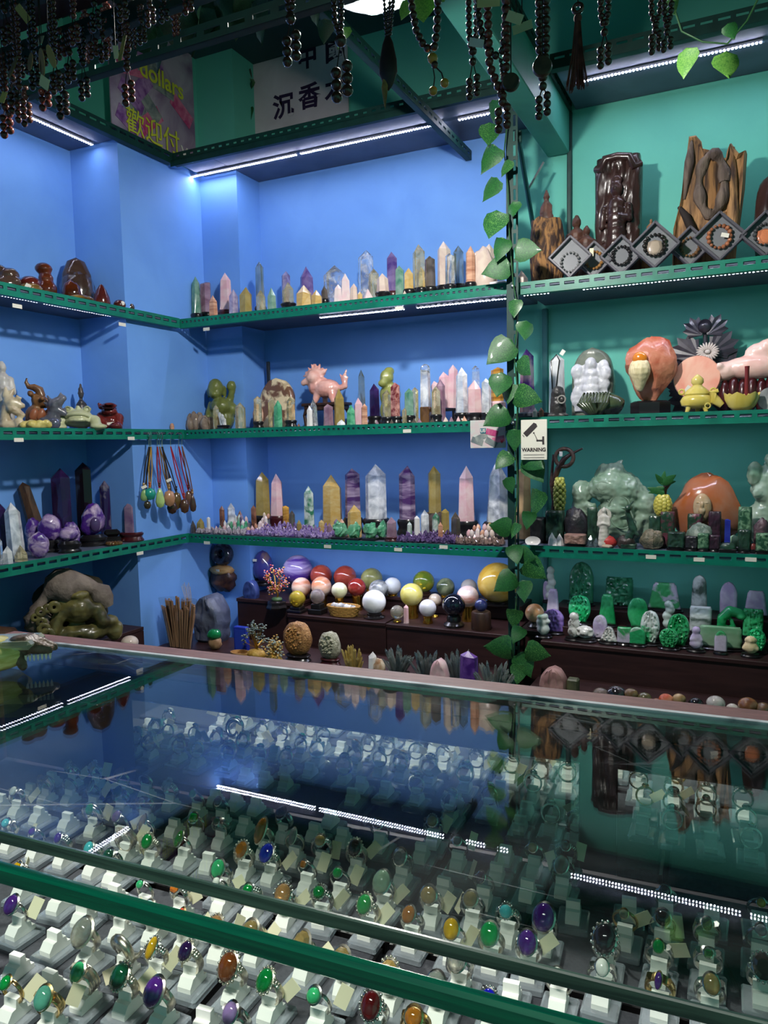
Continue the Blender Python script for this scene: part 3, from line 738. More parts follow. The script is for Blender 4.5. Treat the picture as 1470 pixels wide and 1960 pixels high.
for i, r_ in enumerate(RSPEC):
    x, y = ctr(r_[0], r_[1] + 8, ZTY + .008)
    y = min(max(y, .020), .346)
    for _ in range(6):
        for (ux, uy) in used:
            if abs(ux - x) < .0275 and abs(uy - y) < .0325:
                if abs(ux - x) / .0275 > abs(uy - y) / .0325: x = ux + .0278 * (1 if x > ux else -1)
                else: y = uy + .0328 * (1 if y > uy else -1)
    y = min(max(y, .018), .350)
    used.append((x, y))
    rz = CA + R(rnd.uniform(-4, 4))
    P = CR @ Vector((x, y, ZTY)) + C0
    d = _descs[i]; pl = place(i)
    t = thing('ring_stand', (f'empty white ring stand on clear base{pl}' if d is None else f'white stand under {d}{pl}'), 'ring stand', P, rz, 'white ring stands in the counter')
    put('base', base_me, t); put('cradle', cradle_me, t, loc=(0, 0, .0068))
    if d is None: continue
    col, cut, mm, metal, kind, tg = r_[2:8]
    big = 1.0 + max(0, mm - 6) * .04
    up = .0068 + .0165 + .0035
    ring = thing('finger_ring', f'{d}{pl}', 'ring', P + Vector((0, 0, up)), rz + R(rnd.uniform(-10, 10)), 'rings in the counter', )
    k = rnd.uniform(-18, -6)
    ring.rotation_euler = (R(-k), 0, ring.rotation_euler[2])
    o = put('band', band(kind, metal), ring)
    if mm:
        gz = .0105; rad = mm / 1000.0
        key = (cut, mm, col)
        if key not in _gmesh:
            g = MB(); g.add([(p[0] * rad, p[1] * rad, p[2] * rad) for p in gem_mesh(cut).v], gem_mesh(cut).f)
            gm = g.mesh('gem', gemmat(col), 40 if cut not in ('square', 'faceted') else None)
            s = MB(); s.lathe([(rad * .55, -rad * .5), (rad * 1.05, -rad * .12), (rad * 1.1, rad * .02), (rad * .9, rad * .12), (rad * .85, 0)], 18, sx=.8 if cut in ('oval', 'faceted') else (.52 if cut == 'marquise' else .9), sy=1.02 if cut != 'marquise' else 1.15)
            if kind == 'ornate':
                for q in range(16):
                    a = 2 * math.pi * q / 16; s.ball((rad * 1.12 * .82 * math.cos(a), rad * 1.12 * math.sin(a), .0), rad * .14, 6, 4)
            _gmesh[key] = (gm, s.mesh('setting', {'silver': SILVER, 'gold': GOLDM, 'antique silver': ANTIQ}[metal], 50))
        gm, sm = _gmesh[key]
        tilt = R(38)
        put('setting', sm, ring, loc=(0, -.003, gz), rot=(tilt, 0, 0)); put('gem', gm, ring, loc=(0, -.003 - .002 * math.sin(tilt), gz + rad * .1), rot=(tilt, 0, 0))
    if tg:
        s_ = rnd.choice((-1, 1, 1))
        put('price_tag', tag_me, ring, loc=(s_ * .013, .006 + rnd.uniform(-.003, .006), -.001 + rnd.uniform(-.004, .004)), rot=(R(rnd.uniform(-50, -20)), R(rnd.uniform(10, 60)) * s_, R(rnd.uniform(-50, 50))))

# ------------------------------------------------------------------ crystal points on the blue-wall shelves
CR_ = {
 'rose': dict(col=S(240, 188, 194), col2=S(248, 218, 216), trans=.25, rough=.16, scale=22),
 'clear': dict(col=(.90, .93, .95), col2=(.98, .98, .98), trans=.92, trans2=.45, rough=.05, scale=26, lo=.45, hi=.75),
 'cloud': dict(col=(.80, .84, .90), col2=(.98, .98, .98), trans=.7, trans2=.2, rough=.10, scale=18),
 'citrine': dict(col=S(236, 222, 172), col2=S(242, 234, 206), trans=.88, trans2=.66, rough=.05, scale=26),
 'honey': dict(col=S(226, 186, 104), col2=S(238, 210, 146), trans=.38, rough=.14, scale=26, band=(1, 1, 2)),
 'olive': dict(col=S(196, 170, 92), col2=S(216, 194, 124), trans=.55, rough=.10, scale=20),
 'amethyst': dict(col=S(104, 76, 150), col2=S(176, 152, 200), trans=.45, rough=.08, scale=16),
 'darkameth': dict(col=S(40, 24, 70), col2=S(66, 44, 104), trans=.35, rough=.05, scale=14),
 'palepurple': dict(col=S(150, 134, 186), col2=S(214, 202, 220), trans=.6, trans2=.3, rough=.07, scale=18),
 'fluorite': dict(col=S(88, 54, 110), col2=S(206, 184, 206), trans=.25, rough=.1, scale=14, band=(.5, .5, 2.2), lo=.42, hi=.72),
 'green': dict(col=S(92, 160, 128), col2=S(170, 206, 184), trans=.45, rough=.08, scale=20),
 'aventurine': dict(col=S(58, 150, 108), col2=S(110, 186, 146), trans=.1, rough=.12, scale=40),
 'moss': dict(col=S(60, 130, 96), col2=S(224, 232, 226), trans=.2, rough=.1, scale=18, lo=.42, hi=.58),
 'smoky': dict(col=S(96, 86, 80), col2=S(150, 138, 126), trans=.6, rough=.06, scale=20),
 'aqua': dict(col=S(140, 164, 172), col2=S(210, 216, 206), trans=.85, rough=.03, scale=18),
 'peach': dict(col=S(226, 178, 148), col2=S(178, 122, 96), trans=.05, rough=.2, scale=20, band=(.4, .4, 3)),
 'cream': dict(col=S(244, 226, 208), col2=S(228, 202, 190), trans=.25, rough=.18, scale=22),
 'pink white': dict(col=S(246, 218, 222), col2=S(250, 238, 232), trans=.25, rough=.16, scale=30),
 'straw': dict(col=S(120, 44, 48), col2=S(206, 150, 140), trans=.12, rough=.1, scale=46, lo=.4, hi=.66),
 'tiger': dict(col=S(150, 98, 34), col2=S(214, 164, 76), trans=.0, rough=.14, scale=22, band=(.5, .5, 3)),
 'brown': dict(col=S(96, 60, 48), col2=S(150, 104, 84), trans=.05, rough=.16, scale=26),
 'selenite': dict(col=S(236, 236, 236), col2=S(210, 210, 214), trans=.2, rough=.3, scale=20, band=(.3, 1, 1)),
 'mauve': dict(col=S(150, 112, 132), col2=S(190, 160, 176), trans=.4, rough=.1, scale=22),
 'white': dict(col=S(244, 240, 236), col2=S(228, 222, 222), trans=.12, rough=.2, scale=24),
}
def cm(k): return M('crystal_' + k.replace(' ', '_'), **CR_[k])
def plinth(t, w, d, h, mat, name='base', n=24, z=0.0):
    r_ = 1.0
    MB().lathe([(.5 * r_, 0), (.52, h * .12), (.47, h * .30), (.43, h * .5), (.49, h * .72), (.50, h * .85), (.44, h), (.3, h)], n, (0, 0, z), w, d).build(name, mat, t, 40)
SHELFITEMS = []
def shelf_item(t, px, shelf, desc): SHELFITEMS.append((t, px, shelf, desc)); return t
def finish_labels():
    by = {}
    for t, px, sh, d in SHELFITEMS: by.setdefault((sh, d), []).append((px, t))
    for (sh, d), l in by.items():
        l.sort(key=lambda q: q[0]); n = len(l)
        for k, (px, t) in enumerate(l):
            if n == 1: t['label'] = f'{d} on the {sh}'
            elif k == 0: t['label'] = f'{d}, leftmost such on the {sh}'
            elif k == n - 1: t['label'] = f'{d}, rightmost such on the {sh}'
            else: t['label'] = f'{d}, {ORDW[k]} such from left on the {sh}'
SEED = [11]
def point(px, top, wpx, Y, z, mat, desc, shelf, base=None, tip=.6, taper=.9, n=6, cat='crystal', name='crystal_point', dd=None, X=None, bh=.03, rot=None):
    if px < 472 and X is None: Y = min(Y, 3.42)
    p = ony(px, top, Y) if X is None else onx(px, top, X)
    k = mpp(p); w = wpx * k / 1.0; h = p[2] - z
    SEED[0] += 1
    t = thing(name, desc, cat, (p[0], p[1], z), 0, f'crystal points on the {shelf}')
    z0 = 0.0
    if base:
        bh += max(0, Y - 3.25) * .2 if X is None else 0; z0 = bh; plinth(t, w * 1.35, w * 1.15, bh, BLACK if base == 'black' else REDWOOD)
    MB().crystal((0, 0, z0), h - z0, w, dd or w * .85, tip, taper, n, rnd.uniform(-.3, .3) if rot is None else rot, SEED[0]).build('crystal', cm(mat), t)
    return shelf_item(t, px, shelf, desc)
S1, S2, S3 = 'upper crystal shelf', 'middle crystal shelf', 'lower crystal shelf'
def Z5(x, y): return 340 + x / 2.227, 440 + y / 2.227
FR, MI, BK = 3.250, 3.365, 3.50
for (x, top, w, Y, mat, desc, base, tip, taper) in [
 (75, 198, 42, MI, 'green', 'slender dark green clear quartz point', 'black', .7, .8),
 (117, 222, 50, BK, 'mauve', 'flat-topped purple stone block', 'black', .15, .96),
 (150, 278, 40, FR, 'peach', 'small banded peach stone point', None, .8, .9),
 (201, 182, 56, MI, 'rose', 'tall pale rose quartz point', 'wood', .6, .85),
 (237, 252, 44, FR, 'palepurple', 'short pale lilac crystal point', None, .7, .9),
 (288, 243, 58, FR + .02, 'olive', 'short olive brown crystal point', None, .6, .95),
 (347, 135, 40, MI, 'aqua', 'tall slim grey clear crystal point', 'black', .7, .92),
 (353, 255, 45, FR, 'citrine', 'small pale citrine point', None, .6, .95),
 (399, 245, 42, FR + .03, 'green', 'short cloudy green fluorite point', None, .8, .9),
 (460, 175, 40, BK, 'palepurple', 'grey purple crystal point standing behind', None, .6, .9),
 (469, 222, 52, FR + .04, 'citrine', 'pale yellow clear crystal point with dark foot', 'black', .6, .9),
 (548, 155, 60, BK, 'amethyst', 'broad two-tone amethyst point', None, .7, .92),
 (538, 235, 70, FR, 'honey', 'broad honey calcite point', None, .5, .92),
 (592, 255, 50, FR + .01, 'honey', 'small honey calcite point', None, .6, .9),
 (625, 238, 30, MI, 'smoky', 'thin smoky crystal point', 'black', .7, .9),
 (665, 150, 92, BK, 'clear', 'wide clear faceted crystal tower', None, .45, .95),
 (682, 232, 40, FR, 'pink white', 'small pinkish white rough point', None, .5, .8),
 (714, 185, 42, FR + .03, 'pink white', 'tall pinkish white point', None, .7, .82),
 (750, 228, 36, FR, 'cream', 'small cream and gold point', None, .6, .85),
 (776, 262, 26, FR + .05, 'honey', 'tiny honey point', None, .6, .9),
 (800, 85, 72, BK, 'clear', 'tall clear faceted crystal tower', None, .55, .85),
 (812, 250, 50, FR, 'pink white', 'short stout pinkish point', None, .8, .8),
 (835, 165, 46, MI, 'citrine', 'golden rutile crystal point', None, .5, .92),
 (873, 185, 52, FR + .03, 'cream', 'cream coloured stone point', 'black', .5, .85),
 (912, 93, 50, BK, 'amethyst', 'tall purple amethyst point', 'wood', .6, .95),
 (946, 152, 42, MI, 'green', 'green fluorite wand', None, .5, .9),
 (985, 162, 42, MI, 'honey', 'amber brown honey point', 'black', .6, .95),
 (968, 258, 55, FR, 'cream', 'small cream pyramid', None, .95, .98),
 (1027, 60, 55, BK, 'citrine', 'tall clear yellow-tinted tower', 'black', .7, .9),
 (1037, 155, 36, FR + .04, 'citrine', 'small slim citrine point', 'black', .8, .85),
 (1075, 110, 46, MI, 'smoky', 'smoky green tower with dark top', 'black', .35, .9),
 (1135, 48, 58, BK, 'cream', 'tall pale clear tower', 'black', .7, .92),
 (1160, 100, 40, FR + .05, 'clear', 'slim clear quartz point', 'black', .3, .95),
 (1196, 66, 46, BK + .03, 'aqua', 'bluish clear tower near the right end', 'black', .7, .95),
 (1247, 68, 40, MI, 'peach', 'banded brown pink stone tower', 'black', .7, .92)]:
    a, b_ = Z5(x, top); point(a, b_, w / 2.227, Y, ZS[1], mat, desc, S1, base, tip, taper)
# rough milky block and slab beside the post
p = ony(924, 520, 3.42); t = thing('rough_quartz', 'large milky pinkish rough quartz block beside the ivy post', 'crystal', (p[0], p[1], ZS[1]))
MB().blob((0, 0, .095), (.066, .05, .115), .22, 1.8, 18, 12, 4, floor=0).build('stone', cm('cream'), t, 60)
MB().crystal((.02, .03, 0), .235, .06, None, .5, .8, seed=3).build('point', cm('cream'), t)
p = ony(955, 535, 3.29); t = thing('selenite_slab', 'small white selenite slab lying at the right end, upper shelf', 'crystal', (p[0], p[1], ZS[1]))
MB().box((0, 0, .012), (.075, .05, .024), .004).build('slab', cm('selenite'), t)

def Z8(x, y): return 340 + x / 2.227, 660 + y / 2.227
for (x, top, w, Y, mat, desc, base, tip, taper) in [
 (265, 245, 46, FR, 'citrine', 'pale olive clear point beside the green Buddha', None, .5, .95),
 (162, 255, 30, FR + .03, 'citrine', 'thin pale clear point before the green Buddha', None, .6, .9),
 (340, 218, 36, FR + .03, 'citrine', 'clear yellow-green point with rounded tip', 'black', .4, .95),
 (398, 222, 30, FR + .04, 'citrine', 'slim yellow clear point before the stone disc', None, .7, .95),
 (480, 222, 40, FR + .03, 'citrine', 'yellow clear point at the right of the stone disc', 'black', .6, .95),
 (427, 235, 40, FR, 'aventurine', 'green aventurine point', None, .6, .9),
 (578, 228, 38, FR + .04, 'clear', 'slim clear point', None, .9, .8),
 (562, 258, 28, FR, 'white', 'small white point', None, .7, .9),
 (641, 252, 44, FR, 'mauve', 'small brown purple two-tone point', None, .4, .95),
 (687, 185, 46, FR + .03, 'olive', 'pale yellow point before the pink beast', None, .8, .9),
 (697, 318, 40, FR - .01, 'cloud', 'tiny clear chunk', None, .5, .9),
 (739, 255, 40, FR + .01, 'aventurine', 'short green stone point', None, .7, .92),
 (770, 225, 42, MI, 'rose', 'short rose quartz point', None, .8, .85),
 (795, 250, 28, FR, 'peach', 'small orange pink point', None, .6, .9),
 (782, 105, 36, BK, 'aqua', 'tall aqua clear obelisk', None, .9, .8),
 (838, 165, 50, FR + .06, 'darkameth', 'dark violet amethyst point', 'black', .5, .88),
 (890, 190, 40, FR + .02, 'citrine', 'pale citrine point before the green monk', 'black', .6, .95),
 (927, 160, 44, FR + .03, 'straw', 'red flecked strawberry quartz point', 'black', .4, .94),
 (985, 185, 42, FR + .04, 'green', 'green yellow clear point', 'black', .5, .92),
 (1010, 180, 32, MI, 'citrine', 'slim greenish point', None, .6, .95),
 (966, 268, 20, FR, 'citrine', 'tiny yellow point', None, .6, .9),
 (1100, 175, 40, FR + .04, 'citrine', 'bright pale yellow clear point', 'black', .6, .9),
 (1120, 145, 40, MI, 'mauve', 'mauve point standing behind', None, .7, .9),
 (1210, 95, 52, FR + .06, 'cloud', 'cloudy white tower with dark tip', 'black', .6, .9),
 (1265, 150, 62, FR + .05, 'rose', 'stout rose quartz point', 'black', .6, .95),
 (1270, 88, 42, BK, 'clear', 'clear wand standing behind the rose point', None, .4, .75),
 (1315, 142, 40, FR + .04, 'cloud', 'milky clear point beside the ivy', 'black', .5, .9),
 (1362, 95, 52, BK, 'tiger', 'tall amber orange tower behind the ivy', None, .15, .98)]:
    a, b_ = Z8(x, top); point(a, b_, w / 2.227, Y, ZS[2], mat, desc, S2, base, tip, taper)
# obelisk with smoky foot
a, b_ = Z8(1055, 80); p = ony(a, b_, MI); t = thing('crystal_obelisk', 'clear obelisk with rounded top and smoky brown foot, middle shelf', 'crystal', (p[0], p[1], ZS[2]))
h = p[2] - ZS[2]
MB().crystal((0, 0, h * .28), h * .62, .055, .05, .1, .9, 4, .785, 5).build('clear_shaft', cm('cloud'), t)
MB().ball((0, 0, h * .90), (.024, .022, .026), 12, 8).build('rounded_top', cm('clear'), t)
MB().box((0, 0, h * .14), (.045, .045, h * .28), .004).build('smoky_foot', M('smoky_foot', S(84, 56, 36), .1, trans=.3, col2=S(130, 96, 60), scale=20), t)
# rough rose quartz
a, b_ = Z8(1140, 75); p = ony(a, b_, BK); t = thing('rose_quartz_block', 'large jagged pink rose quartz block on a black trestle', 'crystal', (p[0], p[1], ZS[2]))
h = p[2] - ZS[2]
b = MB()
for i, (dx, hh, w, le) in enumerate(((-.03, .62, .05, -.18), (0, .8, .062, -.05), (.028, .95, .055, .05), (.0, .5, .09, 0))): b.crystal((dx, .01 * i - .01, .075), h * hh - .075 * hh, w, None, .5, .85, seed=i + 40, lean=Euler((0, le, 0)))
b.build('stone', cm('rose'), t)
MB().box((0, 0, .066), (.13, .07, .012), .002).build('trestle_top', BLACK, t)
for s in (-1, 1): MB().box((s * .05, 0, .03), (.012, .06, .06), .002).build('leg', BLACK, t)
p = ony(945, 790, FR + .09); t = thing('rose_quartz_slab', 'flat pink rose quartz slab behind the ivy, middle shelf', 'crystal', (p[0], p[1], ZS[2]))
MB().box((0, 0, .045), (.11, .03, .09), .008).build('slab', cm('rose'), t)
# tiny points along the front edge
for i, (x, w, mat) in enumerate(((500, 22, 'smoky'), (516, 18, 'brown'), (850, 22, 'mauve'), (912, 24, 'smoky'), (1006, 24, 'smoky'), (1030, 26, 'mauve'), (1085, 22, 'smoky'), (1142, 22, 'cream'), (1166, 22, 'mauve'), (1196, 20, 'rose'), (1222, 26, 'peach'))):
    a, b_ = Z8(x, 325 - (x - 500) * .03); point(a, 660 + (335 - (x - 500) * .045) / 2.227, w / 2.227, 3.232, ZS[2], mat, 'tiny loose crystal tip', S2, None, .9, .9)
# quartz cluster at the left end
p = ony(378, 800, 3.30); t = thing('quartz_cluster', 'brownish rounded quartz cluster at the left end, middle shelf', 'crystal', (p[0], p[1], ZS[2]))
b = MB()
for i in range(16):
    a = rnd.uniform(-.075, .075); hh = .10 - abs(a) * .75 + rnd.uniform(-.02, .02)
    b.blob((a, rnd.uniform(-.03, .04), hh * .45), (.022, .022, hh * .5 + .01), .15, 2, 10, 7, i, floor=0)
b.build('stone', M('brown_quartz', S(150, 128, 112), .12, trans=.45, col2=S(190, 172, 156), scale=30), t, 60)
p = ony(427, 800, 3.262); t = thing('quartz_cluster', 'small clear quartz chunk on black foot before the green Buddha', 'crystal', (p[0], p[1], ZS[2]))
plinth(t, .075, .055, .022, BLACK)
b = MB()
for i in range(6): b.crystal((rnd.uniform(-.018, .018), rnd.uniform(-.012, .012), .02), rnd.uniform(.04, .075), .018, None, .6, .9, seed=i, lean=Euler((rnd.uniform(-.2, .2), rnd.uniform(-.3, .3), 0)))
b.build('crystal', cm('cloud'), t)

# lower crystal shelf
def Z3(x, y): return 340 + x / 2.227, 850 + y / 2.227
for (x, top, w, Y, mat, desc, base, tip, taper) in [
 (358, 118, 70, BK, 'olive', 'big olive yellow citrine tower', 'black', .5, .85),
 (420, 125, 60, BK, 'rose', 'tall pink rose quartz tower', 'wood', .7, .8),
 (558, 178, 50, MI + .05, 'moss', 'green and white moss agate point', None, .6, .85),
 (657, 130, 86, BK, 'honey', 'huge honey calcite tower', None, .7, .92),
 (743, 103, 66, BK, 'fluorite', 'tall banded purple fluorite tower behind a honey point', 'black', .5, .95),
 (752, 258, 60, MI, 'honey', 'short honey calcite point', None, .65, .92),
 (842, 85, 92, BK, 'cloud', 'huge clear and milky quartz tower', 'black', .5, .95),
 (976, 92, 68, BK, 'fluorite', 'tall banded purple fluorite tower right of milky quartz', 'black', .55, .96),
 (1230, 92, 76, BK, 'rose', 'big pink rose quartz tower', 'black', .7, .85),
 (1365, 65, 100, BK, 'cloud', 'largest clear grey tower with mossy foot', 'black', .6, .75),
 (188, 262, 26, MI, 'brown', 'small dark red-brown point', None, .7, .9),
 (227, 250, 36, MI, 'cloud', 'small bluish white point', None, .8, .9),
 (65, 325, 28, FR, 'smoky', 'small dark smoky point at the left corner', None, .9, .8),
 (97, 315, 40, FR + .03, 'olive', 'rounded olive point', None, .5, .8),
 (131, 310, 17, FR + .03, 'white', 'thin white wand', None, .3, .95),
 (265, 282, 36, MI + .03, 'brown', 'small brown and green point', None, .8, .9),
 (323, 260, 26, MI + .02, 'brown', 'small reddish brown wand', None, .6, .9),
 (460, 262, 30, MI, 'tiger', 'striped tiger eye wand', None, .2, .95),
 (487, 282, 30, MI - .03, 'smoky', 'grey clear small point', None, .5, .9),
 (517, 322, 24, FR + .05, 'olive', 'tiny olive point', None, .7, .9),
 (1020, 305, 26, FR + .04, 'white', 'white wand on the lower shelf', None, .4, .9),
 (1053, 280, 36, MI - .03, 'cloud', 'clear milky point', None, .7, .9),
 (1100, 290, 32, MI - .03, 'moss', 'small green brown point', None, .7, .9),
 (1140, 275, 34, MI - .03, 'olive', 'olive tiger eye point', None, .5, .95),
 (1185, 288, 44, FR + .06, 'smoky', 'short smoky quartz point', None, .6, .9),
 (1120, 332, 24, FR + .02, 'peach', 'tiny peach point', None, .6, .9),
 (988, 330, 24, MI, 'moss', 'small green point behind the amethyst chips', None, .6, .9),
 (612, 322, 26, MI - .04, 'honey', 'tiny honey point before the huge tower', None, .5, .9),
 (676, 318, 24, MI - .05, 'palepurple', 'tiny lilac point before the huge tower', None, .6, .9),
 (700, 318, 24, MI - .05, 'peach', 'tiny peach point near the short honey point', None, .6, .9),
 (646, 335, 22, MI - .07, 'mauve', 'tiny mauve point before the huge tower', None, .6, .9),
 (1330, 330, 26, MI, 'olive', 'small yellow point by the ivy', None, .6, .9)]:
    a, b_ = Z3(x, top); point(a, b_, w / 2.227, Y, ZS[3], mat, desc, S3, base, tip, taper)
a, b_ = Z3(1093, 92); p = ony(a, b_, BK); h = p[2] - ZS[3]
t = thing('crystal_point', 'golden citrine tower standing on a dark rough rock', 'crystal', (p[0], p[1], ZS[3]))
MB().crystal((0, 0, h * .33), h * .67, .066, None, .5, .92, seed=77).build('crystal', cm('olive'), t)
MB().blob((0, 0, h * .17), (.062, .055, h * .19), .25, 2.5, 16, 10, 3, floor=0).build('rock_base', M('dark_rock', S(46, 36, 34), .6, col2=S(74, 58, 50), scale=30, bump=.4), t, 50)
a, b_ = Z3(910, 310); p = ony(a, b_, FR); t = thing('rough_stone', 'purple brown rough stone on a wooden foot, lower shelf', 'crystal', (p[0], p[1], ZS[3]))
plinth(t, .07, .05, .02, REDWOOD); MB().crystal((0, 0, .02), p[2] - ZS[3] - .02, .052, None, .5, .9, seed=12).build('stone', cm('mauve'), t)
# green fluorite chunks on black trays
for i, (x, w, Y) in enumerate(((690, 66, FR), (755, 66, FR - .01), (822, 66, FR), (872, 42, FR + .05))):
    a, b_ = Z3(x, 380); p = ony(a, b_, Y); t = thing('fluorite_chunk', '', 'crystal', (p[0], p[1], ZS[3]), 0, 'green fluorite chunks')
    MB().box((0, 0, .006), (w * .00108, .06, .012), .003).build('tray', BLACK, t)
    MB().blob((0, 0, .046), (w * .00050, .03, .038), .5, 1.6, 14, 9, i + 20, True, floor=.011).build('stone', M('fluorite_green', S(70, 168, 120), .18, trans=.35, col2=S(150, 214, 176), scale=40), t)
    shelf_item(t, a, S3, 'bright green fluorite chunk on black tray')
# small polished points and eggs heaped on the lower shelf
MINI = ['rose', 'aventurine', 'moss', 'cream', 'pink white', 'peach', 'white', 'palepurple']
_mini = {k: MB().crystal((0, 0, 0), .042, .019, None, .75, .9, seed=i).mesh('crystal', cm(k)) for i, k in enumerate(MINI)}
_egg = {k: MB().lathe([(.0, 0), (.007, .002), (.0105, .012), (.0095, .022), (.005, .031), (0, .034)], 10).mesh('crystal', cm(k), 60) for k in MINI}
def minis(x0, x1, y0, y1, rows, kinds, desc, shelf, group, eggs=False):
    k = 0
    for r_ in range(rows):
        n = max(2, int((x1 - x0) / .0235) - r_ * 2)
        for i in range(n):
            x = (x0 + x1) / 2 + (i - (n - 1) / 2) * .0235 + rnd.uniform(-.003, .003)
            y = y0 + (y1 - y0) * (r_ / max(1, rows - 1)) + rnd.uniform(-.004, .004)
            kd = rnd.choice(kinds); z = ZS[3] + (.0 if r_ == 0 else .024 * r_)
            o = put('mini_crystal', (_egg if eggs and rnd.random() < .6 else _mini)[kd], None, (x, y, z), (rnd.uniform(-.15, .15), rnd.uniform(-.15, .15), rnd.uniform(0, 3)))
            tag(o, f'mini {kd} {desc}, {ORDW[i]} from left, {("front", "second", "third", "top")[r_]} row', 'crystal', group)
            o.scale = [rnd.uniform(.85, 1.15)] * 3
def steps_for(x0, x1, y0, y1, rows, label):
    t = thing('riser_step', label, 'riser', ((x0 + x1) / 2, 0, ZS[3]))
    for r_ in range(1, rows):
        y = y0 + (y1 - y0) * (r_ / max(1, rows - 1))
        w = (x1 - x0) - .047 * r_
        MB().box((0, y, .012 * r_ - .0005), (w + .01, .026, .024 * r_ - .001)).build('step', M('clear_step', S(150, 150, 160), .3, trans=.3), t)
def span(a, b_, Y): return ony(340 + a / 2.227, 1010, Y)[0], ony(340 + b_ / 2.227, 1010, Y)[0]
x0, x1 = span(160, 300, FR + .06); steps_for(x0, x1, 3.31, 3.38, 3, 'low clear step under the green and white mini points')
minis(x0, x1, 3.31, 3.38, 3, ['aventurine', 'moss', 'white', 'palepurple', 'rose'], 'point in the green-white heap', S3, 'green and white mini points', False)
x0, x1 = span(298, 400, FR + .06); steps_for(x0, x1, 3.30, 3.38, 4, 'low clear step under the pink mini points at left')
minis(x0, x1, 3.30, 3.38, 4, ['rose', 'peach', 'pink white', 'cream'], 'point in the heap below pink tower', S3, 'pink mini points at left', True)
x0, x1 = span(1195, 1370, FR + .05); steps_for(x0, x1, 3.29, 3.35, 3, 'low clear step under the pink mini points at right')
minis(x0, x1, 3.29, 3.35, 3, ['rose', 'peach', 'pink white', 'cream'], 'point in the heap beside ivy post', S3, 'pink mini points at right', True)
def chips(name, label, xa, xb, ya, yb, h, mats, n, seed, size=.012):
    g = random.Random(seed); x0, x1 = span(xa, xb, FR); b = MB()
    for i in range(n):
        u = g.random(); v = g.random(); x = x0 + (x1 - x0) * u; y = ya + (yb - ya) * v
        z = g.random() * h * (v * .8 + .2) * min(1, 6 * min(u, 1 - u) + .2)
        s_ = size * g.uniform(.7, 1.3)
        b.crystal((x, y, ZS[3] + .006 + max(.0, z - s_)), s_ * g.uniform(1.3, 2.2), s_, None, .8, .9, 5, g.random() * 3, i, Euler((g.uniform(-.55, .55), g.uniform(-.55, .55), 0)))
    # a packed bed under the chips
    o = b.build(name, M(*mats[0], **mats[1])); o['kind'] = 'stuff'; tag(o, label, 'crystal'); return o
PUR = ('chip_amethyst', S(120, 92, 170)); PURK = dict(rough=.06, trans=.35, col2=S(206, 184, 226), scale=70)
chips('amethyst_chips', 'bed of loose purple amethyst chips along the lower crystal shelf', 300, 652, 3.222, 3.34, .06, (PUR, PURK), 520, 1)
chips('amethyst_chips', 'bed of pale clear chips at the left end, lower crystal shelf', 90, 300, 3.222, 3.29, .025, (('chip_pale', S(196, 178, 196)), dict(rough=.06, trans=.5, col2=S(230, 222, 226), scale=60)), 130, 2)
chips('amethyst_chips', 'bed of dark violet chips right of the green fluorite', 940, 1190, 3.222, 3.32, .05, (('chip_dark', S(64, 44, 96)), dict(rough=.05, trans=.4, col2=S(150, 124, 176), scale=70)), 330, 3)
chips('amethyst_chips', 'bed of smoky chips under the right pink heap', 1190, 1385, 3.222, 3.285, .022, (('chip_smoky', S(110, 90, 84)), dict(rough=.06, trans=.4, col2=S(176, 150, 140), scale=70)), 190, 4)


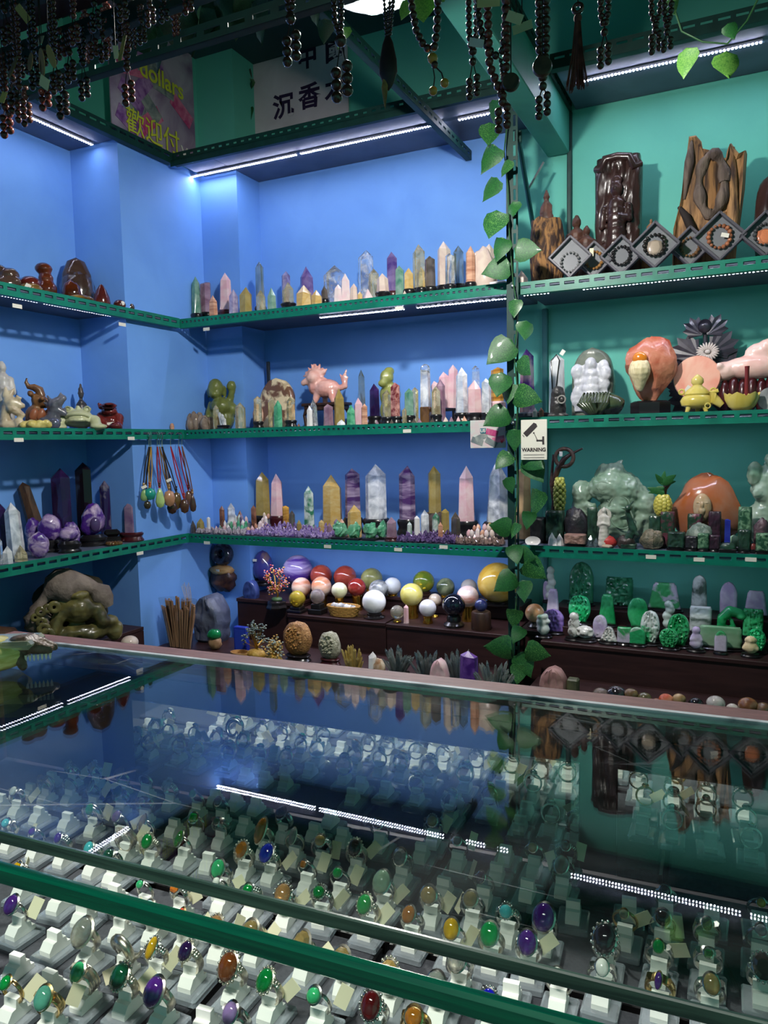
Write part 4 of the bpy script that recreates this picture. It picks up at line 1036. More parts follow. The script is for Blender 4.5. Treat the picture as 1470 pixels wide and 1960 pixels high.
# ------------------------------------------------------------------ crystal balls and stones on the brown risers
def Z6(x, y): return 360 + x / 2.2615, 1040 + y / 2.2615
BRASS = M('brass_ring', S(208, 168, 70), .25, metal=1.0)
def smat(k, c, c2, tr=.0, rough=.07, sc=14, band=None, lo=.38, hi=.62): return M('ball_' + k, S(*c), rough, trans=tr, col2=S(*c2), scale=sc, band=band, lo=lo, hi=hi, coat=.6)
cabinet(-2.085, -.95, 3.475, 3.66, ZB + .07, 'raised brown back step behind the front row of balls', 'riser_step', ZB, None)
BALLS = [
 (475, 122, 66, 3.56, 'ameth', (84, 52, 150), (200, 184, 226), 0, (.4, .4, 2), 'large banded purple amethyst ball with white waves', 'black'),
 (576, 148, 48, 3.57, 'jasper', (160, 62, 48), (182, 84, 64), 0, None, 'red jasper ball, left one in the back row', 'brass'),
 (680, 160, 50, 3.57, 'jasper', (160, 62, 48), (182, 84, 64), 0, None, 'red jasper ball, right one in the back row', 'brass'),
 (730, 190, 40, 3.41, 'redjas', (128, 36, 32), (150, 52, 44), 0, None, 'dark red jasper ball before the back row', 'brass'),
 (490, 190, 43, 3.42, 'peachag', (240, 222, 204), (206, 132, 96), 0, (.5, .5, 1.6), 'white and peach banded agate ball', 'brass'),
 (577, 187, 44, 3.40, 'peachag2', (216, 142, 104), (240, 218, 200), 0, (.5, .5, 1.4), 'peach and cream agate ball', 'brass'),
 (795, 168, 48, 3.58, 'palegreen', (188, 190, 120), (150, 150, 90), .25, None, 'dull yellow-green ball in the back row', 'brass'),
 (825, 200, 43, 3.43, 'silver', (70, 74, 76), (196, 198, 194), .1, None, 'smoky silver mottled ball', 'brass'),
 (655, 203, 35, 3.36, 'ivory', (226, 224, 196), (204, 206, 160), .1, None, 'small ivory ball on brass ring beside a dark red one', 'brass'),
 (472, 240, 36, 3.262, 'flower', (150, 120, 40), (214, 190, 60), .5, None, 'glass ball with yellow flower inside on black foot', 'tower'),
 (560, 230, 33, 3.27, 'greyclear', (140, 124, 124), (190, 180, 176), .5, None, 'grey purple clear ball on black square tower', 'tower'),
 (805, 253, 52, 3.285, 'whiteball', (238, 238, 240), (228, 228, 232), .0, None, 'pure white ball at the front of the riser', 'black'),
 (885, 203, 38, 3.50, 'whitegrey', (226, 228, 226), (206, 210, 212), .0, None, 'white grey ball on brass ring in the back row', 'brass'),
 (967, 222, 50, 3.37, 'yellowcal', (222, 208, 92), (234, 224, 140), .25, None, 'translucent lemon yellow ball on brass ring', 'brass'),
 (1020, 165, 47, 3.57, 'greenyel', (120, 150, 50), (200, 190, 60), .35, None, 'green glass ball with yellow flowers on brown foot', 'brown'),
 (1037, 280, 38, 3.29, 'moon', (222, 220, 230), (238, 236, 240), .2, None, 'milky moonstone ball on small yellow foot', 'brass'),
 (905, 298, 30, 3.262, 'clearball', (232, 222, 190), (244, 240, 224), .85, None, 'small clear glass ball at the riser edge', 'none'),
 (1068, 245, 28, 3.42, 'mossy', (206, 190, 170), (168, 146, 120), 0, None, 'small beige brown mottled ball', 'none'),
 (1150, 268, 50, 3.275, 'blackball', (14, 16, 26), (24, 28, 44), 0, None, 'glossy black ball on a black round base', 'black'),
 (1210, 230, 48, 3.40, 'redag', (238, 222, 212), (176, 74, 44), .05, (.6, .6, 1.5), 'pale agate ball with red patches', 'brass'),
 (1216, 190, 36, 3.58, 'paleback', (214, 204, 190), (226, 220, 210), .3, None, 'pale translucent ball behind the red patched ball', 'brass'),
 (1115, 203, 40, 3.56, 'mossag', (150, 160, 120), (60, 80, 56), .15, None, 'grey-green moss agate ball in the back row', 'brass'),
 (1268, 268, 28, 3.27, 'blueball', (34, 40, 84), (50, 58, 108), .0, None, 'small dark blue ball on a black cylinder stand', 'cyl'),
 (1340, 178, 88, 3.50, 'bigyellow', (222, 176, 62), (234, 200, 104), .15, None, 'largest ball, honey yellow, behind the ivy post', 'black'),
]
for i, (x, y, r_, Y, key, c, c2, tr, bd, label, foot) in enumerate(BALLS):
    px, py = Z6(x, y); p = ony(px, py, Y); rr = r_ / 2.2615 * mpp(p); z0 = ZB if Y < 3.47 else ZB + .07
    if px > 735 and Y < 3.47: z0 -= .004
    if p[2] - rr < z0 + .004: p[2] = z0 + rr + .004
    t = thing('crystal_ball', label, 'ball', (p[0], p[1], z0), 0, 'polished stone balls on the risers')
    cz = p[2] - z0; hb = cz - rr * .86
    if foot == 'brass':
        MB().lathe([(rr * .56, 0), (rr * .60, hb * .1), (rr * .50, hb * .5), (rr * .56, hb * .96), (rr * .50, hb), (rr * .44, hb * .8)], 24).build('ring_stand', BRASS, t, 40)
    elif foot in ('black', 'brown'):
        m_ = BLACK if foot == 'black' else DARKWOOD
        MB().lathe([(rr * .85, 0), (rr * .9, hb * .2), (rr * .6, hb * .45), (rr * .62, hb * .8), (rr * .5, hb), (rr * .3, hb * .8)], 24).build('base', m_, t, 40)
    elif foot == 'tower':
        MB().box((0, 0, hb * .25), (rr * 2.0, rr * 1.9, hb * .5), .003).box((0, 0, hb * .72), (rr * 1.4, rr * 1.3, hb * .5), .003).build('base', BLACK, t)
    elif foot == 'cyl':
        MB().lathe([(rr * 1.5, 0), (rr * 1.55, hb * .1), (rr * 1.5, hb * .9), (rr * 1.35, hb * .97), (rr * .5, hb * .9)], 26).build('base', DARKWOOD, t, 40)
    else: MB().torus((0, 0, 0), rr * .5, .004, 20, 6, Matrix.Translation((0, 0, .004)) @ Matrix.Rotation(R(90), 4, 'X')).build('ring_stand', BRASS, t, 40)
    MB().ball((0, 0, cz), rr, 32, 20).build('ball', smat(key, c, c2, tr, sc=(16 if bd is None else 12), band=bd), t, 180)
    if key == 'flower' or key == 'greenyel':
        b = MB()
        for k in range(9):
            a = k * .7; b.ball((math.cos(a) * rr * .4, math.sin(a) * rr * .4 - rr * .5, cz - rr * .25 + .2 * rr * math.sin(k * 2.1)), (rr * .22, rr * .12, rr * .15), 8, 5)
        stuff(b.build('petals', M('petal', S(226, 196, 30), .5), t))
p = ony(1012, 1166, 3.32); rr = 18 * mpp(p)
t = thing('crystal_ball', 'small beige ball on dark foot just right of the ivy post', 'ball', (-.85, 3.32, ZB + .015), 0, 'polished stone balls on the risers')
MB().lathe([(.03, 0), (.033, .006), (.022, .015), (.02, .025), (.012, .028)], 20).build('base', BLACK, t, 40)
MB().ball((0, 0, .022 + rr), rr, 24, 16).build('ball', smat('beige', (230, 196, 150), (186, 120, 70), 0), t, 180)

def at(x, y, Y, z0): px, py = Z6(x, y); p = ony(px, py, Y); return (p[0], p[1], z0), p[2] - z0, mpp(p) / 2.2615
# sodalite egg
loc, h, k = at(322, 30, 3.53, ZB + .07)
t = thing('stone_egg', 'tall blue-purple egg stone with yellow brown patch, left of balls', 'stone', loc)
plinth(t, .12, .10, .03, BLACK)
MB().lathe([(0, .02), (.035, .024), (.062, h * .3), (.064, h * .5), (.05, h * .78), (.028, h * .94), (0, h)], 28, sy=.8).build('egg', smat('sodalite', (60, 56, 128), (150, 122, 60), 0, sc=7, lo=.5, hi=.68), t, 180)
MB().box((-.022, -.047, h * .74), (.026, .002, .014), .0, Euler((R(-12), 0, 0))).build('price_sticker', WHITEPAPER, t)
# lapis wedge
loc, h, k = at(272, 160, 3.36, ZB + .0)
t = thing('stone_slab', 'dark blue wedge-shaped slab stone with pale edge', 'stone', loc)
b = carved(h, .10, .05, 'boulder', 5, .05, 6, rough=.06); b.build('slab', smat('lapis', (40, 54, 110), (62, 78, 134), 0, .3), t, 40)
# gem trees
def gem_tree(x, top, bottom, Y, z0, label, cols, basecol, w=.13):
    px, py = Z6(x, top); p = ony(px, py, Y); h = p[2] - z0
    t = thing('gem_tree', label, 'bonsai', (p[0], p[1], z0), 0, 'wire gem trees')
    return t, h
t, h = gem_tree(380, 108, 285, 3.30, ZB, 'wire gem tree with red, pink and orange beads on dark base', None, None)
MB().lathe([(.055, 0), (.058, .008), (.05, .02), (.05, .035), (.04, .042)], 8).build('base', BLACK, t, 30)
MB().blob((0, 0, .048), (.032, .024, .012), .2, 3, 12, 8, 2).build('rock', M('green_rock', S(60, 90, 60), .4, col2=S(90, 120, 80), scale=40), t, 60)
tb = MB(); lv = {}
GOLDW = M('gold_wire', S(190, 150, 70), .3, metal=1.0)
tb.tube([(0, 0, .045), (.008, 0, .075), (-.004, 0, .105)], [.006, .005, .004], 7)
g = random.Random(5); leafm = [MB() for _ in range(4)]
for i in range(26):
    a = g.random() * 6.28; q = Vector((math.cos(a) * g.uniform(.02, .068), math.sin(a) * .035, g.uniform(.09, h)))
    tb.tube([(-.004, 0, .09), q * .6 + Vector((0, 0, .03)), q], .0012, 4)
    for j in range(7):
        o = q + Vector((g.uniform(-.016, .016), g.uniform(-.016, .016), g.uniform(-.016, .016))); leafm[(i + j) % 4].ball(o, (.0055, .0045, .004), 6, 4)
tb.build('wire_trunk', GOLDW, t, 60)
for m_, c in zip(leafm, ((170, 50, 48), (214, 120, 110), (206, 150, 70), (150, 130, 150))): stuff(m_.build('beads', M('bead_%d%d%d' % c, S(*c), .25), t, 60))
# basket with quartz stones
loc, h, k = at(672, 245, 3.275, ZB)
t = thing('wicker_basket', 'small oval woven basket holding clear quartz stones', 'basket', (loc[0], loc[1], ZB))
b = MB()
for i in range(6):
    q = i / 5; pts = []
    for j in range(41):
        a = 2 * math.pi * j / 40; s_ = .80 + .2 * q + .02 * math.sin(a * 12 + i * 3.1)
        pts.append((.088 * s_ * math.cos(a), .05 * s_ * math.sin(a), .006 + i * .0085))
    b.tube(pts, .005, 6)
b.build('woven_wall', M('wicker', S(198, 152, 78), .6, col2=S(150, 106, 50), scale=120), t, 60)
MB().lathe([(.07, 0), (.072, .004), (.0, .005)], 24, sy=.58).build('bottom', M('wicker', (0, 0, 0)), t)
for i in range(7):
    x = -.06 + i * .02
    o = thing('tumbled_quartz', f'rounded clear quartz stone in the woven basket, {ORDW[i]} from left', 'stone', (loc[0] + x, loc[1] + rnd.uniform(-.015, .015), ZB + .026), 0, 'quartz stones in the basket')
    MB().blob((0, 0, .016), (.017, .014, .018), .25, 2, 12, 8, i).build('stone', cm('cloud'), o, 60)
loc, h, k = at(943, 265, 3.255, ZB - .004)
t = thing('crystal_point', 'small pink rose quartz point before the lemon ball', 'crystal', loc); MB().crystal((0, 0, 0), h, .026, None, .6, .9, seed=3).build('crystal', cm('rose'), t)
loc, h, k = at(740, 240, 3.35, ZB)
# agate stack in the corner
t = thing('agate_geode', 'brown gold agate geode half on the corner riser, label stuck on', 'stone', (ony(428, 1120, 3.45)[0], 3.45, ZB + .03))
b = MB().blob((0, 0, .075), (.085, .06, .075), .22, 2.2, 20, 12, 7, floor=0); b.build('stone', M('agate_dark', S(52, 34, 38), .35, col2=S(92, 60, 44), scale=26, bump=.3), t, 60)
MB().blob((0, -.012, .125), (.078, .052, .030), .12, 3, 20, 10, 8).build('cut_face', M('agate_gold', S(176, 124, 66), .3, col2=S(206, 166, 110), scale=20, band=(1, 1, 4)), t, 60)
MB().box((.01, -.062, .132), (.022, .002, .014)).build('price_sticker', WHITEPAPER, t)
o = thing('agate_ring_stone', 'black agate slice with dark hollow centre, topmost in the corner', 'stone', (ony(428, 1120, 3.45)[0], 3.45, ZB + .03 + .153))
m_ = Matrix.Translation((0, 0, .062)) @ Matrix.Rotation(R(-8), 4, 'X')
MB().torus((0, 0, 0), .042, .026, 26, 10, m_, 1.4).build('stone', M('agate_black', S(30, 32, 44), .15, col2=S(52, 58, 76), scale=30, coat=.4), o, 60)
# large grey-blue rough boulder
px, py = Z6(100, 220); p = ony(px, py, 3.12); z0 = .245
t = thing('rough_boulder', 'large grey blue rough sodalite boulder beside the incense sticks', 'stone', (p[0], p[1], z0))
h = p[2] - z0
carved(h, .19, .13, 'boulder', 3, .10, 5, 16, 18, .16).build('stone', M('grey_rock', S(92, 98, 118), .4, col2=S(62, 68, 90), scale=14, bump=.5, bscale=30), t, 30)
# green glass ball on tan foot
loc, h, k = at(115, 372, 2.98, .245)
t = thing('glass_ornament', 'green glass lump on a tan stone foot by the grey boulder', 'ornament', loc)
MB().blob((0, 0, h * .34), (.036, .03, h * .36), .2, 3, 14, 10, 2, floor=0).build('foot', M('tan_stone', S(176, 140, 104), .5, col2=S(140, 104, 74), scale=24), t, 60)
MB().blob((0, -.004, h * .76), (.036, .034, h * .26), .12, 2, 16, 12, 6).build('glass', M('green_glass_ball', S(20, 140, 80), .06, trans=.5, col2=S(40, 170, 100), scale=20), t, 60)
# blue box and tray of chips
loc, h, k = at(230, 360, 2.98, .245)
t = thing('blue_box', 'upright deep blue box behind the grey gem tree', 'box', loc); MB().box((0, 0, h / 2), (.075, .03, h), .003).build('box', M('blue_card', S(30, 48, 150), .35, col2=S(40, 60, 170), scale=10), t); MB().box((0, -.016, h / 2), (.055, .002, h * .8)).build('label_panel', M('blue_card2', S(44, 70, 180), .3), t)
loc, h, k = at(225, 445, 2.90, .245)
t = thing('tan_dish', 'shallow tan wooden dish before the blue box', 'dish', loc); MB().lathe([(.03, 0), (.05, .012), (.052, .03), (.046, .03), (.04, .014)], 24, sy=.7).build('dish', M('tan_wood', S(196, 150, 92), .5, col2=S(170, 124, 72), scale=12), t, 40)
def chip_tree(x, top, Y, label, cols, w, seed):
    loc, h, k = at(x, top, Y, .245); g = random.Random(seed)
    t = thing('gem_tree', label, 'bonsai', loc, 0, 'wire gem trees'); tb = MB(); lm = [MB() for _ in cols]
    MB().blob((0, 0, .022), (.05, .036, .026), .2, 3, 14, 8, seed, floor=0).build('base', M('gold_chip_base', S(176, 132, 48), .4, col2=S(206, 170, 90), scale=60, bump=.4), t, 60)
    tb.tube([(0, 0, .03), (.006, 0, h * .35), (-.004, 0, h * .55)], [.008, .006, .004], 7)
    for i in range(24):
        a = g.random() * 6.28; u = g.random(); q = Vector((math.cos(a) * w * (1.1 - u * .7) * g.uniform(.4, 1), math.sin(a) * w * .6, h * (.35 + .63 * u)))
        tb.tube([(0, 0, h * .3), q * .6 + Vector((0, 0, .02)), q], .0013, 4)
        for j in range(7): lm[(i + j) % len(cols)].ball(q + Vector((g.uniform(-.014, .014), g.uniform(-.014, .014), g.uniform(-.014, .014))), (.006, .005, .004), 6, 4)
    tb.build('wire_trunk', GOLDW, t, 60)
    for m_, c in zip(lm, cols): stuff(m_.build('beads', M('bead_%d%d%d' % c, S(*c), .3), t, 60))
chip_tree(290, 345, 2.92, 'grey-green beaded gem tree on a golden base', ((110, 124, 120), (150, 160, 150), (84, 96, 96)), .075, 3)
chip_tree(365, 405, 2.86, 'low gem tree with gold and grey beads beside the brown geode', ((190, 150, 80), (150, 160, 150), (206, 176, 116)), .05, 4)
# geodes and clusters on the low ledge
def geode(x, top, w, Y, label, c, c2, foot, seed, hollow=True):
    loc, h, k = at(x, top, Y, .245); w = w * k
    t = thing('geode', label, 'stone', loc); z = 0
    if foot: plinth(t, w * .9, w * .6, .03, foot); z = .022
    MB().blob((0, 0, z + (h - z) * .5), (w * .5, w * .34, (h - z) * .52), .14, 1.8, 24, 16, seed, floor=z).build('stone', M('geode%d' % seed, S(*c), .5, col2=S(*c2), scale=60, bump=.8, bscale=160), t, 60)
    if hollow:
        g = random.Random(seed); b = MB()
        for i in range(60):
            a = g.random() * 6.28; q = g.random() ** .5; x_, z_ = math.cos(a) * q * w * .3, math.sin(a) * q * h * .3
            b.crystal((x_, -w * .30 + abs(q) * w * .05, z + h * .5 + z_), .016, .012, None, .9, .9, 5, g.random(), i, Euler((R(80) + g.uniform(-.4, .4), g.uniform(-.4, .4), 0)))
        stuff(b.build('crystal_lining', M('lining%d' % seed, S(*c2), .15, trans=.2), t))
geode(472, 340, 132, 2.97, 'large round orange brown crystal geode on a dark foot', (136, 92, 50), (190, 140, 84), BLACK, 31)
geode(612, 382, 104, 2.97, 'pale grey green crystal geode on a reddish wood foot', (146, 142, 118), (196, 192, 168), REDWOOD, 32)
def cluster(x, top, w, Y, label, mat, n, seed, base=BLACK, hb=.03, spread=.55):
    loc, h, k = at(x, top, Y, .245); w = w * k; g = random.Random(seed)
    t = thing('crystal_cluster', label, 'crystal', loc, 0, 'crystal clusters on the low ledge'); z = 0
    if base: MB().box((0, 0, hb / 2), (w * .8, w * .5, hb), .006).build('base', base, t); z = hb
    b = MB()
    for i in range(n):
        u = g.uniform(-1, 1); v = g.uniform(-1, 1)
        b.crystal((u * w * .22, v * w * .13, z), (h - z) * g.uniform(.45, 1.0) * (1 - .25 * abs(u)), w * g.uniform(.08, .16), None, .9, .85, 6, g.random(), i, Euler((-v * .35, u * spread, 0)))
    stuff(b.build('crystals', cm(mat), t)); return t
cluster(710, 420, 105, 2.90, 'honey yellow crystal cluster beside the pale geode', 'olive', 22, 1, None, 0, .35)
cluster(905, 420, 118, 2.90, 'clear quartz point cluster on black base, left of three', 'aqua', 30, 2)
cluster(1030, 440, 120, 2.88, 'clear quartz point cluster on black base, middle of three', 'aqua', 30, 3)
cluster(1165, 440, 110, 2.90, 'clear quartz point cluster behind the purple block, right of three', 'aqua', 28, 4)
cluster(1322, 490, 140, 2.84, 'big spiky clear quartz cluster beside the post foot', 'aqua', 44, 5, None, 0, .55)
loc, h, k = at(812, 470, 2.84, .245); t = thing('rough_stone', 'small white and brown crystal lump between yellow and clear clusters', 'stone', loc)
MB().crystal((-.016, 0, 0), h, .045, None, .5, .8, seed=5).build('white_half', cm('white'), t); MB().blob((.022, -.01, h * .4), (.026, .022, h * .42), .25, 2, 12, 8, 3, floor=0).build('brown_half', M('rust_stone', S(150, 96, 44), .5, col2=S(230, 214, 190), scale=26), t, 60)
loc, h, k = at(1088, 500, 2.81, .245); t = thing('rough_stone', 'pink rose quartz rough lump at the ledge front', 'stone', loc); carved(h, .085, .05, 'boulder', 8, .1, 5, 14, 14, .1).build('stone', cm('rose'), t, 40)
loc, h, k = at(1215, 465, 2.83, .245); t = thing('rough_stone', 'upright deep purple charoite block on the low ledge', 'stone', loc); MB().crystal((0, 0, 0), h, .078, .05, .25, .95, 5, .5, 9).build('stone', M('charoite', S(66, 30, 110), .3, col2=S(120, 80, 160), scale=26, bump=.3), t)
loc, h, k = at(650, 497, 2.81, .245); t = thing('rough_stone', 'tiny clear crystal chip heap below the pale geode', 'stone', loc)
b = MB()
for i in range(9): b.crystal((rnd.uniform(-.03, .03), rnd.uniform(-.01, .01), 0), rnd.uniform(.02, .04), .018, None, .8, .9, seed=i, lean=Euler((0, rnd.uniform(-.6, .6), 0)))
stuff(b.build('crystals', cm('cloud'), t))
# incense sticks bundle
p = ony(340, 1150, 2.95); z0 = .245
t = thing('incense_bundle', 'fan of brown incense sticks in clear sleeves before the blue pillar', 'incense', (p[0], p[1], .245))
STICKM = M('incense_brown', S(166, 130, 102), .7, col2=S(126, 92, 68), scale=40, band=(1, 1, .1))
hh = p[2] - .245
for i in range(17):
    u = -1 + i / 8; b = MB(); q = Vector((u * .105, .02 * math.sin(i * 2.3), hh + .03 * math.sin(i * 1.7) - abs(u) * .03))
    for j in range(3): b.tube([(u * .06 + j * .006, .012 * math.sin(i * 2.3) + .006 * (j % 2), .0), q + Vector((j * .007, .006 * (j % 2), -.006 * j))], .0052, 6)
    b.build('stick_pack', STICKM, t)
MB().lathe([(.078, 0), (.086, .1), (.118, hh + .01), (.119, hh + .01)], 22, sy=.42).build('clear_sleeve', sheet('clear_sleeve', (.93, .92, .9), .05, .12), t, 60)
b = MB()
for i in range(7): b.tube([(.03 + i * .006, .03, hh - .02), (.0 + i * .009, .035, hh + .07 + .01 * (i % 3))], .0012, 4)
b.build('thin_sticks', M('thin_stick', S(170, 150, 120), .7), t)
p = ony(248, 1228, 2.70); t = thing('shell_ball', 'small cream ball just showing over the back rail at left', 'ball', (p[0], p[1], .245)); p[2] -= .245
MB().lathe([(.05, 0), (.05, p[2] - .03), (.02, p[2] - .02)], 16).build('stand', BLACK, t, 40); MB().ball((0, 0, p[2] - .005), (.042, .042, .034), 18, 12).build('ball', cm('cream'), t, 180)
# polished eggs on the right ledge, most of them hidden by the counter
for i, (x, y, r_, c, c2, lb) in enumerate((
 (1180, 1329, 17, (28, 26, 30), (60, 52, 54), 'black glossy egg stone with grey lines'), (1208, 1329, 12, (120, 96, 60), (92, 70, 46), 'olive brown egg stone beside the black one'),
 (1150, 1330, 14, (110, 96, 84), (70, 60, 56), 'small dull brown egg stone, leftmost on the ledge'), (1234, 1337, 12, (112, 100, 62), (80, 74, 50), 'flat moss green egg stone'), (1275, 1339, 12, (170, 74, 48), (206, 140, 110), 'orange red egg stone with pale top'),
 (1300, 1338, 11, (120, 92, 58), (160, 130, 90), 'small upright brown striped egg stone'), (1332, 1347, 12, (30, 28, 32), (20, 20, 22), 'small glossy black egg stone'), (1370, 1346, 15, (186, 180, 174), (146, 140, 136), 'grey white mottled egg stone'),
 (1432, 1350, 16, (132, 88, 56), (96, 60, 40), 'brown amber egg stone near the right edge'), (1402, 1356, 10, (200, 196, 188), (170, 160, 150), 'small white chip stone between eggs'), (1462, 1358, 14, (110, 84, 60), (80, 60, 44), 'dull brown egg stone at the far right'), (1257, 1343, 7, (150, 96, 80), (120, 76, 60), 'tiny reddish egg stone'))):
    p = ony(x, y, 2.86); rr = r_ * mpp(p)
    t = thing('egg_stone', lb, 'stone', (p[0], p[1], .235), 0, 'polished egg stones on the right ledge')
    hb = p[2] - .235 - rr * .8
    MB().lathe([(.02, 0), (.02, hb), (.01, hb + .004)], 12).build('stand', BLACK, t, 40)
    MB().ball((0, 0, p[2] - .235), (rr * 1.15, rr, rr * .95), 18, 12).build('stone', smat('egg%d' % i, c, c2, 0, .08, 26), t, 180)
p = ony(1055, 1300, 2.9); t = thing('rough_stone', 'pinkish brown rough stone at the foot of the ivy post', 'stone', (p[0] + .01, 2.9, .235)); carved(p[2] - .235 + .05, .115, .07, 'boulder', 14, .12, 5, 14, 14, .1).build('stone', M('pink_brown_rock', S(176, 136, 130), .35, col2=S(140, 100, 96), scale=20), t, 40)
p = ony(1097, 1298, 2.9); t = thing('rough_stone', 'dull green block stone beside the pinkish rough stone', 'stone', (p[0], 2.9, .235)); MB().box((0, 0, (p[2] - .235) / 2), (.045, .04, p[2] - .235), .006).build('stone', M('dull_green', S(96, 96, 66), .5, col2=S(70, 72, 52), scale=20), t)

# ------------------------------------------------------------------ right bay: driftwood shelf
def A6(x, y): return 960 + x / 2.882, 240 + y / 2.882
def A1(x, y): return 960 + x / 2.882, 580 + y / 2.882
def A4(x, y): return 960 + x / 2.882, 840 + y / 2.882
def A7(x, y): return 960 + x / 2.882, 1060 + y / 2.882
def box_at(fn, x0, x1, top, Y, z0):
    px, py = fn((x0 + x1) / 2, top); p = ony(px, py, Y); k = mpp(p) / 2.882
    return (p[0], p[1], z0), p[2] - z0, (x1 - x0) * k
DRIFT = M('driftwood', S(176, 132, 86), .7, col2=S(66, 46, 36), scale=11, band=(3.2, 3.2, .55), bump=.8, bscale=30, lo=.38, hi=.66)
DRIFTG = M('grey_driftwood', S(120, 104, 92), .75, col2=S(74, 60, 52), scale=9, band=(3, 3, .5), bump=.8, bscale=34)
LOGW = M('agarwood_log', S(150, 108, 62), .7, col2=S(54, 34, 24), scale=22, band=(2.5, 2.5, .8), bump=1.0, bscale=40, lo=.42, hi=.58)
CARVEB = M('brown_carving', S(92, 58, 44), .5, col2=S(60, 38, 30), scale=24, bump=.3)
PLUM = M('dark_plum_wood', S(64, 42, 38), .32, col2=S(40, 26, 26), scale=14, band=(1, 1, .3), bump=.35, coat=.2)
def seated(t, h, w, mat, name='figure', voxel=.005, y=0.0, z=0.0, topknot=True):
    """small seated or standing robed figure as one carved surface"""
    pr = [('e', 0, 0, .20, .46, .36, .20), ('c', 0, .0, .18, 0, 0, .58, .36, .26), ('e', 0, -.02, .80, .185, .19, .145), ('c', 0, 0, .60, 0, 0, .72, .11, .10),
          ('c', -.27, 0, .56, -.34, -.10, .36, .10, .085), ('c', .27, 0, .56, .34, -.10, .36, .10, .085), ('c', -.34, -.1, .36, -.04, -.30, .34, .08, .06), ('c', .34, -.1, .36, .04, -.30, .34, .08, .06),
          ('c', -.36, -.12, .10, .30, -.26, .10, .12, .09), ('e', 0, -.19, .795, .03, .04, .022), ('e', -.18, 0, .79, .035, .05, .05), ('e', .18, 0, .79, .035, .05, .05)]
    if topknot: pr.append(('e', 0, .01, .945, .09, .09, .06))
    pr = [(p[0],) + tuple(p[1:]) for p in pr]
    pr2 = []
    for p in pr:
        if p[0] == 'e': pr2.append(('e', p[1] * w, p[2] * w + y, p[3] * h + z, p[4] * w, p[5] * w, p[6] * h))
        else: pr2.append(('c', p[1] * w, p[2] * w + y, p[3] * h + z, p[4] * w, p[5] * w + y, p[6] * h + z, p[7] * w, p[8] * w))
    return sculpt(name, pr2, mat, t, voxel, 2, .0018, 60)
def standing(t, h, mat, z=0.0, voxel=.0045):
    k = h
    return sculpt('figure', [('e', 0, 0, z + .91 * k, .062 * k, .066 * k, .085 * k), ('e', 0, .005, z + .99 * k, .03 * k, .03 * k, .03 * k), ('c', 0, 0, z + .80 * k, 0, 0, z + .86 * k, .035 * k, .032 * k), ('c', 0, 0, z + .50 * k, 0, 0, z + .74 * k, .12 * k, .105 * k),
      ('c', 0, 0, z + .09 * k, 0, 0, z + .5 * k, .15 * k, .12 * k), ('c', -.11 * k, 0, z + .74 * k, -.14 * k, -.03 * k, z + .55 * k, .045 * k, .04 * k), ('c', .11 * k, 0, z + .74 * k, .14 * k, -.03 * k, z + .55 * k, .045 * k, .04 * k),
      ('c', -.14 * k, -.03 * k, z + .55 * k, -.02 * k, -.12 * k, z + .60 * k, .038 * k, .03 * k), ('c', .14 * k, -.03 * k, z + .55 * k, .02 * k, -.12 * k, z + .60 * k, .038 * k, .03 * k), ('e', 0, -.065 * k, z + .905 * k, .012 * k, .014 * k, .018 * k)], mat, t, voxel, 2, .0012, 60)
# log with seated Buddha on top
loc, h, w = box_at(A6, 150, 345, 360, 3.42, ZR[1])
t = thing('carved_log', 'brown bark log carved with a seated robed figure on top, leftmost', 'carving', loc)
b = MB(); n = 30
for (z0_, z1_) in ((0, .70),):
    prof = []
    v = []; f = []
    for j in range(17):
        u = j / 16
        for i in range(n):
            a = 2 * math.pi * i / n; k = (.90 + .16 * math.sin(u * 3) ) * (1 + .13 * noise.noise(Vector((math.cos(a) * 2.2, math.sin(a) * 2.2, u * .9))) + .05 * noise.noise(Vector((a * 5, 3, u))))
            zz = u * h * .70 * (1 + (.10 * noise.noise(Vector((math.cos(a) * 1.5, math.sin(a) * 1.5, 8))) if j == 16 else 0)) + (.05 * h * (math.cos(a + .3) < -.6) if j == 16 else 0)
            v.append((w * .46 * k * math.cos(a), w * .34 * k * math.sin(a), zz))
    for j in range(16):
        for i in range(n): f.append((j * n + i, j * n + (i + 1) % n, (j + 1) * n + (i + 1) % n, (j + 1) * n + i))
    f.append(tuple(16 * n + i for i in range(n))); f.append(tuple(range(n))[::-1]); b.add(v, f)
b.build('log', LOGW, t, 50)
seated(t, h * .36, w * .46, CARVEB, z=h * .65)
# pair of figures
loc, h, w = box_at(A6, 378, 450, 500, 3.50, ZR[1]); w = h * .40; t = thing('wooden_figure', 'brown carved wooden standing figure, taller of a pair', 'carving', loc); standing(t, h, CARVEB)
loc, h, w = box_at(A6, 440, 498, 555, 3.42, ZR[1]); t = thing('wooden_figure', 'small brown carved wooden figure, shorter of a pair', 'carving', loc); standing(t, h, CARVEB)
